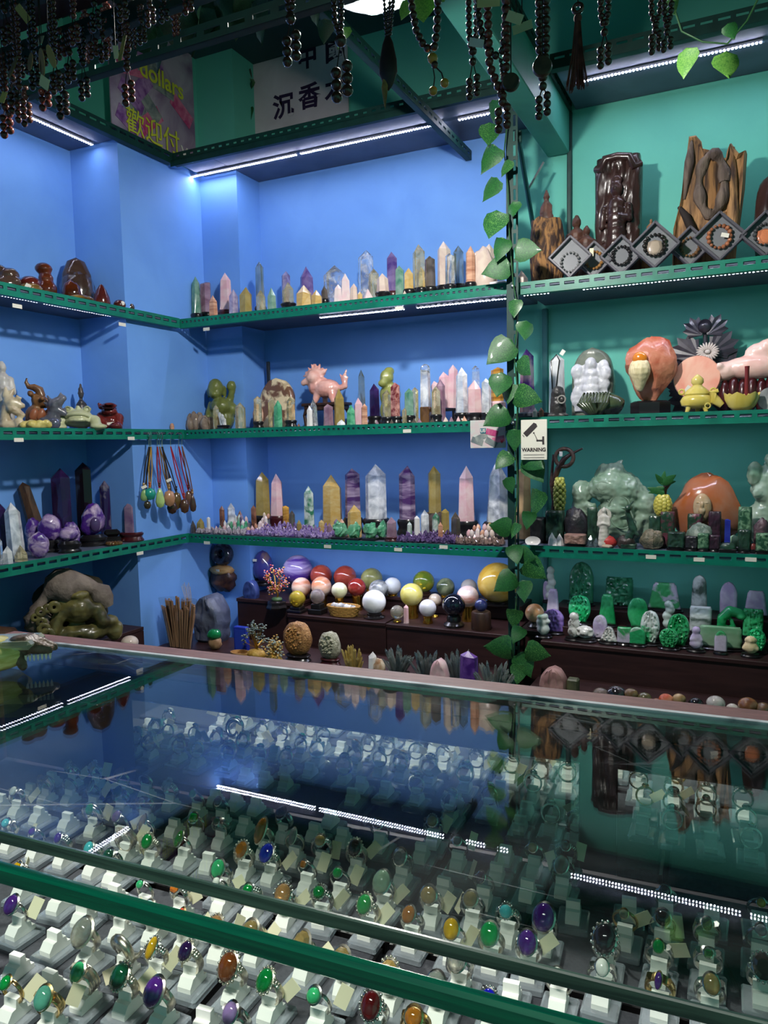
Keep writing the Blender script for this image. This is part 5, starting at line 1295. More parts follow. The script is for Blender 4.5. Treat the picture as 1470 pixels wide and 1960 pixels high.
# dark plaque with standing goddess in relief
loc, h, w = box_at(A6, 525, 770, 182, 3.52, ZR[1])
t = thing('carved_plaque', 'tall dark brown wooden plaque carved with a standing robed figure', 'carving', loc)
b = carved(h, w, .09, 'rect', 17, .22, 9, 22, 30, .07); b.build('plaque', PLUM, t, 60)
pr = [('c', 0, -.06, h * .30, 0, -.055, h * .62, .045, .036), ('e', 0, -.062, h * .735, .026, .028, .036), ('e', 0, -.058, h * .80, .024, .022, .024), ('c', -.05, -.055, h * .60, -.06, -.06, h * .46, .016, .014), ('c', .05, -.055, h * .60, .055, -.065, h * .50, .016, .014),
      ('c', .055, -.065, h * .5, .01, -.085, h * .52, .013, .011), ('c', 0, -.055, h * .32, -.03, -.05, h * .10, .044, .03), ('c', .0, -.055, h * .32, .045, -.055, h * .2, .036, .02), ('e', 0, -.088, h * .735, .006, .008, .006), ('c', -.05, -.05, h * .3, -.07, -.05, h * .12, .02, .012)]
sculpt('figure_relief', pr, PLUM, t, .005, 2, .002, 60)
MB().tube([(-w * .46, -.02, h * .93), (-w * .32, -.05, h * .90), (-w * .26, -.05, h * .98), (0, -.05, h * .985), (w * .26, -.05, h * .97), (w * .34, -.05, h * .89), (w * .46, -.02, h * .92)], .018, 10).build('canopy_rim', PLUM, t, 60)
loc, h, w = box_at(A6, 770, 880, 515, 3.50, ZR[1]); t = thing('wooden_figure', 'light brown wooden spur with a small robed figure beside the plaque', 'carving', loc)
MB().crystal((-.01, .02, 0), h * .72, w * .9, .05, .3, .55, 6, .3, 4).build('spur', LOGW, t); standing(t, h * .45, M('tan_carving', S(150, 110, 76), .6, col2=S(116, 80, 54), scale=30), z=h * .55)
# big driftwood
loc, h, w = box_at(A6, 965, 1340, 55, 3.48, ZR[1])
t = thing('driftwood', 'large upright driftwood slab with an oval hollow knot', 'driftwood', loc)
OUT = [(-.5, 0), (-.48, .36), (-.40, .52), (-.36, .66), (-.28, 1.0), (-.20, 1.0), (-.12, .95), (-.10, .90), (.02, .875), (.12, .82), (.24, .80), (.28, .90), (.35, .85), (.40, .82), (.49, .84), (.47, .60), (.42, .34), (.34, 0)]
b = MB(); NS = 16; L_ = len(OUT)
v = []; f = []
dep = [(-.052, .86), (-.065, .95), (-.03, 1.0), (.03, 1.0), (.05, .92)]
cxy = (0.0, .45)
for y, k in dep:
    for (x, z) in OUT: v.append((x * w * k + .004 * noise.noise(Vector((x * 9, y * 60, z * 9))), y + .012 * noise.noise(Vector((x * 5, z * 5, y * 20))), max(0, (cxy[1] + (z - cxy[1]) * (k if z > .02 else 1)) * h if z > .02 else 0)))
for j in range(len(dep) - 1):
    for i in range(L_): q = (i + 1) % L_; f.append((j * L_ + i, j * L_ + q, (j + 1) * L_ + q, (j + 1) * L_ + i))
f.append(tuple(range(L_))[::-1]); f.append(tuple((len(dep) - 1) * L_ + i for i in range(L_)))
b.add(v, f); b.build('slab', DRIFT, t, 40)
kc = Vector((.04 * w, -.062, .62 * h))
pts = [kc + Vector((.17 * w * math.cos(a), -.004 + .006 * math.sin(a * 3), .205 * h * math.sin(a))) for a in [2 * math.pi * i / 28 for i in range(29)]]
MB().tube(pts, [.020 + .006 * math.sin(i * 1.3) for i in range(29)], 9).build('knot_rim', DRIFTG, t, 60)
MB().ball(kc + Vector((0, .004, 0)), (.15 * w, .012, .185 * h), 20, 10).build('knot_hollow', M('hollow_wood', S(58, 40, 28), .8, col2=S(150, 108, 66), scale=12, band=(3, 3, .4), lo=.45, hi=.6, bump=.5), t, 60)
for (pts, r_) in (([(-.40 * w, -.055, .50 * h), (-.30 * w, -.07, .42 * h), (-.20 * w, -.07, .30 * h), (-.15 * w, -.06, .24 * h)], [.008, .016, .018, .006]),): MB().tube(pts, r_, 8).build('dark_cleft', M('dark_cleft', S(34, 24, 20), .8), t, 60)
for (pts, r_) in (([(.30 * w, -.05, 0), (.33 * w, -.06, .4 * h), (.31 * w, -.05, .86 * h)], [.020, .024, .007]), ([(-.34 * w, -.05, .55 * h), (-.27 * w, -.066, .8 * h), (-.24 * w, -.05, .97 * h)], [.010, .018, .006]), ([(-.25 * w, -.06, 0), (-.2 * w, -.066, .2 * h), (.05 * w, -.068, .36 * h)], [.022, .022, .010]), ([(.1 * w, -.06, 0), (.17 * w, -.066, .25 * h), (.22 * w, -.06, .42 * h)], [.02, .02, .008])): MB().tube(pts, r_, 8).build('ridge', DRIFTG if pts[0][2] > .1 else DRIFT, t, 60)
loc, h, w = box_at(A6, 1405, 1560, 290, 3.5, ZR[1]); t = thing('burl_wood', 'dark glossy rounded burl wood at the right edge of frame', 'carving', loc); MB().blob((0, 0, h * .5), (w * .5, .07, h * .52), .16, 2.2, 22, 14, 3, floor=0).build('burl', PLUM, t, 60)
# black boxed bracelets standing on a corner
FRAME = M('grey_black_frame', S(88, 86, 94), .4); FILM = sheet('clear_film', (.95, .95, .96), .16, .05)
_bead = MB().ball((0, 0, 0), 1.0, 12, 8).mesh('bead', None, 180)
def beadmesh(mat):
    k = ('b', mat.name)
    if k not in _gmesh:
        m_ = _bead.copy(); m_.materials.append(mat); m_.name = 'bead'; _gmesh[k] = m_
    return _gmesh[k]
def bead(t, mat, loc, r_):
    o = put('bead', beadmesh(mat), t, loc); o.scale = (r_, r_, r_); return o
BB = lambda k, c, r_=.15, metal=0: M('beadmat_' + k, S(*c), r_, metal=metal, coat=.5, col2=tuple(x * .6 for x in S(*c)), scale=60)
for i, (x, y, r_, Y, kind, lb) in enumerate((
 (510, 745, 100, 3.31, 'gold', 'tilted frame box with golden bead bracelet behind the leftmost box'), (378, 748, 112, 3.245, 'silver', 'tilted frame box with dark cord and silver charm, leftmost'),
 (660, 722, 108, 3.31, 'dark', 'tilted frame box with dark bead bracelet, third from left'), (845, 695, 125, 3.245, 'beige', 'tilted frame box with large beige pendant and dark beads'),
 (1040, 670, 108, 3.31, 'bronze', 'tilted frame box with bronze bead bracelet, second from right'), (1202, 640, 132, 3.245, 'copper', 'tilted frame box with copper bead bracelet and white tag'), (1455, 600, 122, 3.26, 'red', 'tilted frame box with orange pendant and grey beads, at right edge'))):
    px, py = A6(x, y); p = ony(px, py, Y); k = mpp(p) / 2.882; s_ = r_ * k * 1.414 * 1.08
    cz = max(p[2] - ZR[1], s_ * .707 + .002)
    t = thing('framed_bracelet_box', lb, 'box', (p[0], p[1], ZR[1] + cz), 0, 'framed bracelet boxes on the driftwood shelf', rot=(R(-10), R(45), 0))
    a = s_ / 2; b = MB()
    for sx, sz, dx, dz in ((0, 1, s_, .009), (0, -1, s_, .009), (1, 0, .009, s_), (-1, 0, .009, s_)): b.box((sx * (a - .0045), 0, sz * (a - .0045)), (dx, .026, dz), .002)
    b.build('frame', FRAME, t)
    MB().add([(-a, -.009, -a), (a, -.009, -a), (a, -.009, a), (-a, -.009, a)], [(0, 1, 2, 3)]).build('front_film', FILM, t)
    MB().box((0, .008, 0), (s_ - .018, .002, s_ - .018)).build('backing', M('grey_backing', S(140, 142, 146), .35), t)
    inv = Euler((0, R(-45), 0)).to_matrix()
    col = {'gold': (186, 132, 70), 'silver': (150, 150, 150), 'dark': (44, 40, 42), 'beige': (48, 42, 40), 'bronze': (136, 98, 60), 'copper': (190, 120, 84), 'red': (90, 92, 94)}[kind]
    bm_ = BB('box' + kind, col, .2); rr = s_ * .28; n = 16
    for j in range(n):
        an = 2 * math.pi * j / n; q = inv @ Vector((rr * math.cos(an), -.001, rr * 1.1 * math.sin(an) - (.02 if kind == 'silver' else 0)))
        bead(t, bm_, q, rr * (.20 if kind not in ('silver',) else .15) * (1 + .25 * math.sin(j)))
    if kind in ('beige', 'red'):
        MB().lathe([(0, -.5), (.8, -.35), (1, 0), (.85, .4), (0, .55)], 18).build('pendant', M('pend_' + kind, S(150, 136, 122) if kind == 'beige' else S(190, 100, 62), .25, col2=S(176, 160, 142) if kind == 'beige' else S(226, 150, 110), scale=40), t, 60, loc=inv @ Vector((0, -.003, -.012)), rot=(0, R(-45), 0)).scale = (.03, .008, .06)
    if kind == 'copper': MB().box((0, 0, 0), (.028, .001, .016)).build('price_tag', WHITEPAPER, t, loc=inv @ Vector((.018, -.012, .0)), rot=(0, R(-30), 0))
    if kind == 'gold': MB().box((0, 0, 0), (.016, .001, .034)).build('price_tag', CREAMPAPER, t, loc=inv @ Vector((-.01, -.011, .03)), rot=(0, R(-45), 0))
p = ony(997, 520, 3.3); t = thing('rough_stone', 'small cream pointed stone just right of the post, upper shelf', 'stone', (p[0] + .004, p[1], ZR[1])); MB().crystal((0, 0, 0), .075, .055, None, .6, .9, seed=2).build('stone', cm('cream'), t)

# ------------------------------------------------------------------ right bay: middle shelf
Z2 = ZR[2]
loc, h, w = box_at(A1, 100, 180, 253, 3.45, Z2); t = thing('amethyst_tower', 'purple tipped amethyst tower behind the ivy leaves', 'crystal', loc)
MB().crystal((0, 0, 0), h, w, None, .6, .85, 6, .2, 4).build('crystal', M('ameth_tower', S(190, 160, 170), .15, trans=.3, col2=S(100, 60, 140), scale=14, lo=.4, hi=.6), t)
loc, h, w = box_at(A1, 262, 348, 285, 3.46, Z2); t = thing('white_obelisk', 'white stone obelisk with dark cord and paper tag', 'crystal', loc)
MB().crystal((0, 0, 0), h, w, None, .4, .9, 6, 0, 8).build('stone', cm('selenite'), t)
MB().tube([(-.012, -w * .46, h * .45), (-.02, -w * .42, h * .9), (0, -w * .1, h * 1.0), (.018, -w * .42, h * .9), (.004, -w * .47, h * .45)], .003, 6).build('cord', BLACK, t, 60)
MB().box((.03, -.02, h * 1.02), (.018, .001, .024), 0, Euler((0, R(35), 0))).build('price_tag', WHITEPAPER, t)
loc, h, w = box_at(A1, 260, 362, 455, 3.30, Z2); t = thing('black_fish', 'black carved stone fish head with round eye', 'carving', loc)
sculpt('carving', [('c', 0, 0, h * .25, 0, 0, h * .72, w * .46, w * .40), ('e', 0, 0, h * .85, w * .34, w * .3, h * .14), ('e', w * .28, -w * .30, h * .55, w * .16, w * .12, w * .16), ('b', 0, 0, .008, w, w * .8, .016)], M('black_stone', S(34, 34, 36), .35, col2=S(58, 56, 54), scale=30, bump=.3), t, .005, 3, .002, 50)
MB().torus((0, 0, 0), .016, .004, 16, 6, Matrix.Translation((w * .30, -w * .44, h * .55))).build('eye_ring', M('eye_grey', S(140, 138, 132), .4), t, 60)
loc, h, w = box_at(A1, 395, 620, 250, 3.50, Z2); t = thing('carved_stone', 'grey white stone slab carved with standing figures', 'carving', loc)
carved(h, w, .10, 'dome', 21, .0, 7, 20, 20, .08).build('stone', M('greenish_rim', S(86, 94, 84), .3, col2=S(120, 126, 112), scale=20), t, 60)
pr = []
g = random.Random(4)
for i in range(26): 
    x = g.uniform(-.36, .36) * w; z = g.uniform(.12, .74) * h
    pr.append(('e', x, -.05, z, g.uniform(.012, .03), .02, g.uniform(.014, .034)))
pr += [('c', 0, -.055, h * .2, 0, -.055, h * .62, .05, .035), ('e', 0, -.065, h * .76, .026, .026, .03), ('e', -.06, -.055, h * .66, .03, .02, .035), ('e', .06, -.055, h * .62, .028, .02, .035), ('b', 0, -.045, h * .42, w * .8, .03, h * .66)]
sculpt('relief', pr, M('white_relief', S(216, 216, 220), .25, col2=S(180, 182, 188), scale=30), t, .005, 2, .002, 60)
plinth(t, w * .9, .1, .012, BLACK)
loc, h, w = box_at(A1, 400, 665, 490, 3.285, Z2); t = thing('carved_stone', 'dark green black stone carved as a rounded ribbed shell', 'carving', loc)
b = MB().blob((.02, 0, h * .45), (w * .44, .06, h * .52), .12, 2, 22, 14, 9, floor=0)
for i in range(9):
    a = -1.0 + i * .25; b.tube([(.0 + a * .02, -.055, .01), (-.01 + a * .055, -.066, h * .5), (a * .05, -.03, h * .95)], [.010, .012, .005], 7)
b.build('stone', M('green_black_stone', S(30, 36, 32), .2, col2=S(70, 82, 56), scale=16, coat=.4), t, 60)
loc, h, w = box_at(A1, 685, 965, 185, 3.40, Z2); t = thing('carved_rock', 'big red orange rock carved with a bearded old head', 'carving', loc)
MB().lathe([(w * .36, 0), (w * .38, .01), (w * .38, .055), (w * .30, .062)], 6, sy=.5).build('base', BLACK, t, 30)
b = MB(); zb = .045; hh = h - zb
REDR = M('red_rock', S(160, 74, 50), .3, col2=S(196, 132, 104), scale=9, bump=.7, bscale=24, coat=.2)
t2 = MB().ball((0, 0, 0), 1, 26, 18); v = []
for p_ in t2.v:
    q = Vector(p_); k = 1 + .16 * (round(noise.noise(q * 1.9 + Vector((4, 2, 7))) * 4) / 4) + .05 * noise.noise(q * 4)
    wz = .5 + .5 * q.z; wd = min(1.0, .46 + .95 * wz)
    v.append((q.x * k * w * .50 * wd, q.y * k * .075 * wd, zb + hh * .5 + q.z * k * hh * .49))
b.add(v, t2.f); b.build('rock', REDR, t, 28)
MB().ball((-.035, -.078, zb + hh * .655), (.030, .018, .030), 16, 10).build('bald_head', M('orange_head', S(206, 120, 30), .2, coat=.5), t, 180)
sculpt('beard_face', [('e', -.035, -.078, zb + hh * .52, .044, .022, .045), ('c', -.035, -.08, zb + hh * .48, -.035, -.075, zb + hh * .24, .045, .016), ('e', -.035, -.10, zb + hh * .51, .008, .010, .014), ('c', -.06, -.097, zb + hh * .47, -.035, -.102, zb + hh * .455, .007, .008), ('c', -.01, -.097, zb + hh * .47, -.035, -.102, zb + hh * .455, .007, .008),
  ('e', -.052, -.096, zb + hh * .555, .012, .008, .006), ('e', -.018, -.096, zb + hh * .555, .012, .008, .006)], M('cream_beard', S(226, 212, 170), .35, col2=S(206, 190, 146), scale=40, band=(3, 3, .4)), t, .004, 2, .0015, 70)
loc, h, w = box_at(A1, 955, 1205, 290, 3.43, Z2); t = thing('stone_disc', 'round pink polished stone disc standing upright behind the yellow burner', 'stone', loc)
r_ = w * .49; MB().lathe([(r_ * .96, -.012), (r_, -.006), (r_, .006), (r_ * .96, .012)], 40, (0, 0, max(h - r_, r_)), 1, 1, Euler((R(90 - 4), 0, 0))).build('disc', M('pink_disc', S(228, 150, 128), .25, col2=S(236, 186, 162), scale=10, coat=.3), t, 40)
MB().box((0, .0, .02), (.09, .06, .04), .004).build('base', BLACK, t)
MB().box((-.035, -.018, h * .42), (.02, .002, .036), 0, Euler((0, R(35), 0))).build('price_sticker', WHITEPAPER, t)
loc, h, w = box_at(A1, 985, 1178, 392, 3.285, Z2); t = thing('incense_burner', 'yellow translucent stone tripod incense burner with lid', 'burner', loc)
YST = M('yellow_stone', S(212, 190, 84), .22, trans=.15, col2=S(226, 208, 120), scale=16, coat=.3)
MB().lathe([(w * .2, h * .12), (w * .42, h * .2), (w * .46, h * .32), (w * .40, h * .42), (w * .33, h * .46), (w * .36, h * .48), (w * .36, h * .50)], 26, sy=.8).build('bowl', YST, t, 50)
MB().lathe([(w * .34, h * .50), (w * .30, h * .58), (w * .16, h * .68), (w * .12, h * .72), (w * .17, h * .78), (w * .16, h * .88), (w * .06, h * .97), (0, h)], 22, sy=.8).build('lid', YST, t, 50)
for a in (-2.4, -.74, 1.57): MB().tube([(math.cos(a) * w * .26, math.sin(a) * w * .2, h * .22), (math.cos(a) * w * .36, math.sin(a) * w * .28, .0)], [w * .09, w * .05], 8).build('leg', YST, t, 60)
for s_ in (-1, 1): MB().torus((s_ * w * .42, 0, h * .56), w * .07, w * .028, 16, 7).build('handle', YST, t, 60)
MB().torus((w * .3, -w * .36, h * .17), w * .07, w * .02, 16, 7).build('ring', YST, t, 60)
# black wooden flower carving
loc, h, w = box_at(A1, 960, 1285, 95, 3.57, Z2); t = thing('wooden_flower', 'tall black carved wooden leafy flower ornament with pale chrysanthemum', 'carving', loc)
LEAFK = M('black_leaf_wood', S(58, 54, 64), .3, col2=S(36, 32, 40), scale=20, coat=.3)
def fan_leaf(cx_, cz_, ang, L_, mat, t, nm='leaf', y=-.02):
    b = MB(); v = [(0, 0, 0)]; n = 11
    for i in range(n):
        u = -1 + 2 * i / (n - 1); rr = L_ * (1 - .42 * u * u) * (1 + .12 * (-1) ** i); an = u * .95
        v.append((rr * math.sin(an), -.012 * math.cos(u * 1.5), rr * math.cos(an)))
    v += [(x, y_ + .006, z) for x, y_, z in v]
    m = n + 1; f = [(0, i + 1, i + 2) for i in range(n - 1)] + [(m, m + i + 2, m + i + 1) for i in range(n - 1)] + [(i + 1, m + i + 1, m + i + 2, i + 2) for i in range(n - 1)] + [(0, m, m + 1, 1), (0, n, m + n, m)]
    b.add(v, f); b.build(nm, mat, t, None, loc=(cx_, y, cz_), rot=(R(-12), ang, 0))
MB().tube([(0, .0, 0), (.01, .0, h * .5), (0, 0, h * .95)], .010, 8).build('stem', LEAFK, t, 60)
for (cx_, cz_, an, L_) in ((-.01, .84, -.75, .085), (.01, .84, .75, .09), (-.02, .62, -1.0, .115), (.02, .64, .95, .115), (-.02, .45, -1.05, .13), (.02, .42, 1.0, .14), (-.03, .27, -1.2, .12), (.03, .22, 1.25, .13), (-.02, .16, -1.4, .12), (.02, .14, 1.4, .12)): fan_leaf(cx_, cz_ * h, an, L_, LEAFK, t)
MB().ball((0, -.01, h * .93), (.03, .022, .032), 14, 10).build('bud', LEAFK, t, 60)
for (cx_, cz_, s_) in ((.015, .655, 1.0), (.085, .30, .9)):
    b = MB()
    for k in range(22):
        a = 2 * math.pi * k / 22; b.ball((.030 * math.cos(a) * s_, -.046, .024 * math.sin(a) * s_), (.018 * s_, .005, .0045), 8, 5, Euler((0, -a, 0)))
    b.ball((0, -.05, 0), (.012, .008, .010), 10, 6); b.build('pale_blossom', M('bone_white', S(196, 184, 176), .45), t, 60, loc=(cx_, 0, cz_ * h))
# pink goldfish, red lacquer, candle, yellow boat, grey disc
loc, h, w = box_at(A1, 1240, 1560, 240, 3.46, Z2); t = thing('stone_goldfish', 'pale pink stone goldfish carving on a dark red wave stand', 'carving', (loc[0], loc[1], Z2))
zz = h * .52
sculpt('fish', [('e', -.0, 0, zz + .045, .125, .05, .05), ('e', -.11, 0, zz + .035, .055, .045, .04), ('e', .03, 0, zz + .10, .07, .03, .045), ('c', .10, 0, zz + .05, .19, .01, zz + .10, .045, .02), ('c', .04, .0, zz + .12, .11, 0, zz + .16, .035, .015), ('e', -.13, -.04, zz + .055, .014, .012, .014)], M('pale_pink_stone', S(246, 214, 202), .25, trans=.05, col2=S(240, 190, 178), scale=12, coat=.3), t, .006, 3, .001, 40)
b = MB()
for i in range(8): b.ball((-.11 + i * .034, .0, h * .26 + .012 * (i % 2)), (.026, .045, h * .27), 12, 8)
b.build('wave_stand', REDWOOD, t, 60)
loc, h, w = box_at(A1, 1345, 1365, 348, 3.30, Z2); t = thing('red_stick', 'thin dark red upright stick before the pink goldfish', 'stick', loc); MB().lathe([(.008, 0), (.008, h * .9), (.009, h), (.004, h)], 12).build('stick', M('dark_red', S(110, 30, 34), .4), t, 40); MB().lathe([(.022, 0), (.022, .01), (.01, .014)], 14).build('foot', BLACK, t, 40)
loc, h, w = box_at(A1, 1170, 1420, 475, 3.255, Z2); t = thing('yellow_boat', 'yellow stone lotus boat dish with curled end', 'dish', loc)
b = MB(); n = 24; v = []; f = []
for j, (rr, z) in enumerate(((.45, .0), (.75, .25), (.95, .7), (1.0, 1.0), (.9, .98), (.6, .4), (.2, .3))):
    for i in range(n):
        a = 2 * math.pi * i / n; wv = 1 + .05 * math.sin(6 * a) * (j in (2, 3, 4)); v.append((rr * wv * w * .36 * math.cos(a) + .02, rr * wv * .045 * math.sin(a), .004 + z * h * .72 * (1 + .12 * math.sin(6 * a) * (j in (3, 4)))))
for j in range(6):
    for i in range(n): f.append((j * n + i, j * n + (i + 1) % n, (j + 1) * n + (i + 1) % n, (j + 1) * n + i))
f.append(tuple(range(n))[::-1]); f.append(tuple(6 * n + i for i in range(n))); b.add(v, f); b.build('bowl', YST, t, 60)
MB().tube([(-w * .28, 0, h * .3), (-w * .42, 0, h * .55), (-w * .48, 0, h * .9), (-w * .36, 0, h * .98)], [.012, .02, .016, .008], 9).build('curled_end', YST, t, 60)
loc, h, w = box_at(A1, 1415, 1560, 470, 3.30, Z2); t = thing('agate_slice', 'round grey banded agate slice at the right edge', 'stone', loc); MB().lathe([(w * .45, -.012), (w * .48, 0), (w * .45, .012)], 30, (0, 0, h * .5), 1, 1, Euler((R(84), 0, 0))).build('slice', M('grey_agate', S(120, 124, 128), .25, col2=S(190, 190, 186), scale=10), t, 40)
p = ony(1018, 790, 3.33); t = thing('grey_dish', 'dark grey oval stone dish by the ivy post, middle shelf', 'dish', (p[0], p[1], Z2)); MB().lathe([(.05, 0), (.075, .012), (.078, .024), (.05, .03)], 28, sy=.6).build('dish', M('slate', S(70, 74, 82), .5), t, 40)
for i, (px, lb) in enumerate(((1024, 'small pinkish point beside the warning sign, left of two'), (1036, 'small brown point beside the warning sign, right of two'))):
    p = ony(px, 800, 3.24); t = thing('crystal_point', lb, 'crystal', (p[0], p[1], Z2)); MB().crystal((0, 0, 0), .045, .022, None, .7, .9, seed=i).build('crystal', cm(('pink white', 'brown')[i]), t)

# ------------------------------------------------------------------ right bay: lower shelf
Z3R = ZR[3]
JADE = dict(rough=.14, coat=.5)
def jm(k, c, c2, sc=12, tr=.08, lo=.4, hi=.6): return M('jade_' + k, S(*c), trans=tr, col2=S(*c2), scale=sc, lo=lo, hi=hi, **JADE)
J_ICE = M('jade_ice', S(120, 150, 124), .12, trans=.25, col2=S(170, 190, 170), scale=8, coat=.5)
J_GREEN = jm('green', (20, 132, 70), (60, 164, 104)); J_DARK = jm('dark', (20, 84, 58), (44, 116, 82)); J_BRIGHT = jm('bright', (24, 170, 96), (60, 196, 128))
J_LILAC = jm('lilac', (172, 156, 190), (204, 194, 212)); J_PURPLE = jm('purple', (128, 96, 180), (160, 130, 204)); J_WHITE = jm('white', (206, 214, 206), (170, 186, 176))
J_LG = jm('lilac_green', (186, 176, 196), (60, 150, 90), 9, .05, .5, .56); J_WG = jm('white_green', (204, 210, 206), (40, 150, 92), 8, .05, .52, .6); J_SPECK = jm('speckled', (214, 212, 206), (110, 104, 96), 40, .03, .52, .66)
J_INK = jm('ink', (196, 204, 200), (70, 86, 78), 10, .05, .45, .62); J_PALE = jm('pale', (132, 160, 134), (96, 146, 106), 6)
RUBYF = M('ruby_fuchsite', S(34, 62, 46), .3, col2=S(104, 50, 68), scale=40, lo=.45, hi=.6, bump=.3); SPOTG = M('spotted_green', S(40, 80, 58), .3, col2=S(104, 140, 108), scale=50, lo=.45, hi=.6, bump=.4)
DKG = M('dark_green_stone', S(24, 40, 34), .28, col2=S(46, 74, 58), scale=26, coat=.3, bump=.2); BLKS = M('black_rough', S(26, 26, 30), .35, col2=S(48, 44, 50), scale=26, bump=.4)
# jade fish carving
loc, h, w = box_at(A4, 415, 795, 110, 3.46, Z3R); t = thing('jade_carving', 'large translucent grey-green jade leaping fish carving on teal shelf', 'carving', loc)
sculpt('carving', [('c', .02, 0, h * .25, .05, 0, h * .62, .085, .085), ('e', .0, -.02, h * .66, .095, .075, h * .20), ('e', .015, -.01, h * .86, .045, .045, h * .10), ('c', .02, 0, h * .9, .045, 0, h * .97, .02, .008), ('c', -.03, 0, h * .86, -.06, 0, h * .80, .03, .015), ('e', -.125, -.01, h * .58, .045, .05, h * .17),
  ('e', -.13, 0, h * .36, .05, .05, h * .18), ('c', .08, .01, h * .6, .15, .01, h * .48, .06, .045), ('c', .14, 0, h * .46, .16, 0, h * .14, .05, .035), ('e', 0, 0, h * .13, .15, .07, h * .13), ('c', .10, -.03, h * .15, .14, -.03, h * .30, .03, .02), ('c', -.07, -.05, h * .42, -.13, -.03, h * .46, .02, .012), ('e', -.02, -.08, h * .68, .035, .02, h * .06), ('e', .03, -.06, h * .40, .05, .03, h * .07), ('e', -.07, -.04, h * .26, .04, .03, h * .06)], J_ICE, t, .006, 2, .006, 42)
MB().torus((-.02, -.088, h * .68), .022, .005, 18, 6).build('eye_ring', J_ICE, t, 60)
for i in range(3): MB().torus((.035 + .012 * i, -.07 - .004 * i, h * .58 - i * .05), .045, .003, 18, 5).build('scale_ridge', J_ICE, t, 60)
# amber carved rock
loc, h, w = box_at(A4, 950, 1310, 200, 3.47, Z3R); t = thing('carved_rock', 'large orange brown agate rock with clear carved oval head', 'carving', loc)
t2 = MB().ball((0, 0, 0), 1, 24, 16); v = []
for p_ in t2.v:
    q = Vector(p_); k = 1 + .14 * (round(noise.noise(q * 1.7 + Vector((9, 1, 3))) * 4) / 4) + .04 * noise.noise(q * 4); tp = 1 - .30 * max(0, q.z); v.append((q.x * k * w * .52 * tp, q.y * .08 * k, max(0, h * .48 + q.z * k * h * .54)))
MB().add(v, t2.f).build('rock', M('orange_agate', S(158, 82, 34), .2, trans=.05, col2=S(160, 112, 90), scale=7, coat=.4), t, 30)
MB().ball((-.01, -.085, h * .56), (.036, .022, h * .20), 18, 12).build('carved_head', M('clear_amber', S(206, 170, 120), .12, trans=.4, col2=S(226, 204, 170), scale=26, coat=.4), t, 180)
sculpt('carved_face', [('e', -.01, -.106, h * .60, .008, .010, .016), ('e', -.025, -.10, h * .63, .010, .006, .005), ('e', .006, -.10, h * .63, .010, .006, .005), ('c', -.01, -.1, h * .52, -.01, -.09, h * .4, .016, .008)], M('clear_amber', (0, 0, 0)), t, .003, 2)
loc, h, w = box_at(A4, 1368, 1560, 60, 3.47, Z3R); t = thing('jade_carving', 'tall grey-green jade carving cut by the right frame edge', 'carving', loc)
sculpt('carving', [('e', .0, 0, h * .25, .07, .06, h * .26), ('e', .02, 0, h * .55, .065, .06, h * .18), ('c', .0, 0, h * .6, .04, 0, h * .9, .06, .04), ('e', -.045, -.02, h * .76, .03, .04, .05), ('e', -.03, -.05, h * .56, .022, .02, .02), ('e', .06, 0, h * .35, .06, .05, h * .3), ('c', .02, -.03, h * .9, .06, -.02, h * .98, .03, .012)], J_ICE, t, .006, 2, .006, 40)
# grape ornaments
def grapes(t, w, h, z, n, mat, y=-.01):
    b = MB(); rr = w * .165; k = 0
    for j in range(14):
        zz = z + h - rr - j * (h - 2 * rr) / 13; f_ = math.sin(math.pi * min(1, (j + 2.2) / 15)) ** .6
        m_ = 5 if f_ > .6 else 3
        for i in range(m_):
            a = 2 * math.pi * (i + .5 * (j % 2)) / m_; b.ball((w * .33 * f_ * math.cos(a), y + w * .28 * f_ * math.sin(a), zz), (rr * .9, rr * .9, rr * 1.05), 9, 6)
    return stuff(b.build('grapes', mat, t, 60))
GRAPE = M('grape_stone', S(156, 160, 66), .18, trans=.15, col2=S(186, 186, 100), scale=30, coat=.4)
loc, h, w = box_at(A4, 283, 363, 210, 3.42, Z3R); t = thing('grape_ornament', 'long hanging bunch of yellow-green stone grapes on dark root frame', 'ornament', loc)
grapes(t, w, h * .66, h * .34, 60, GRAPE)
ROOT = M('dark_root', S(40, 28, 28), .4, col2=S(66, 44, 38), scale=30, bump=.4)
MB().tube([(-.03, .03, 0), (-.045, .03, h * .3), (-.03, .02, h * .6), (-.045, .02, h * .9), (-.035, .02, h * 1.35)], [.014, .01, .012, .008, .005], 8).tube([(-.04, .02, h * .85), (-.01, .0, h * 1.12), (.02, -.01, h * 1.28), (.05, 0, h * 1.36), (.10, 0, h * 1.44)], [.012, .014, .012, .007, .004], 8).build('root_branch', ROOT, t, 60)
MB().torus((.02, -.005, h * 1.3), .040, .009, 24, 8).build('root_ring', M('brown_root', S(92, 70, 58), .5, col2=S(60, 44, 38), scale=30, bump=.3), t, 60)
MB().box((.008, -.02, h * 1.36), (.014, .001, .022)).build('price_tag', WHITEPAPER, t)
MB().lathe([(.04, 0), (.042, .01), (.03, .02)], 16).build('base', BLACK, t, 40)
loc, h, w = box_at(A4, 838, 945, 305, 3.38, Z3R); t = thing('grape_ornament', 'short bunch of yellow stone grapes with green leaves on dark root', 'ornament', loc)
grapes(t, w, h * .5, h * .5, 40, M('grape_yellow', S(186, 172, 60), .18, trans=.15, col2=S(206, 196, 100), scale=30, coat=.4))
MB().tube([(0, .03, 0), (-.01, .03, h * .6), (.0, .01, h * 1.1), (.03, 0, h * 1.22)], [.014, .012, .016, .005], 8).build('root_branch', ROOT, t, 60)
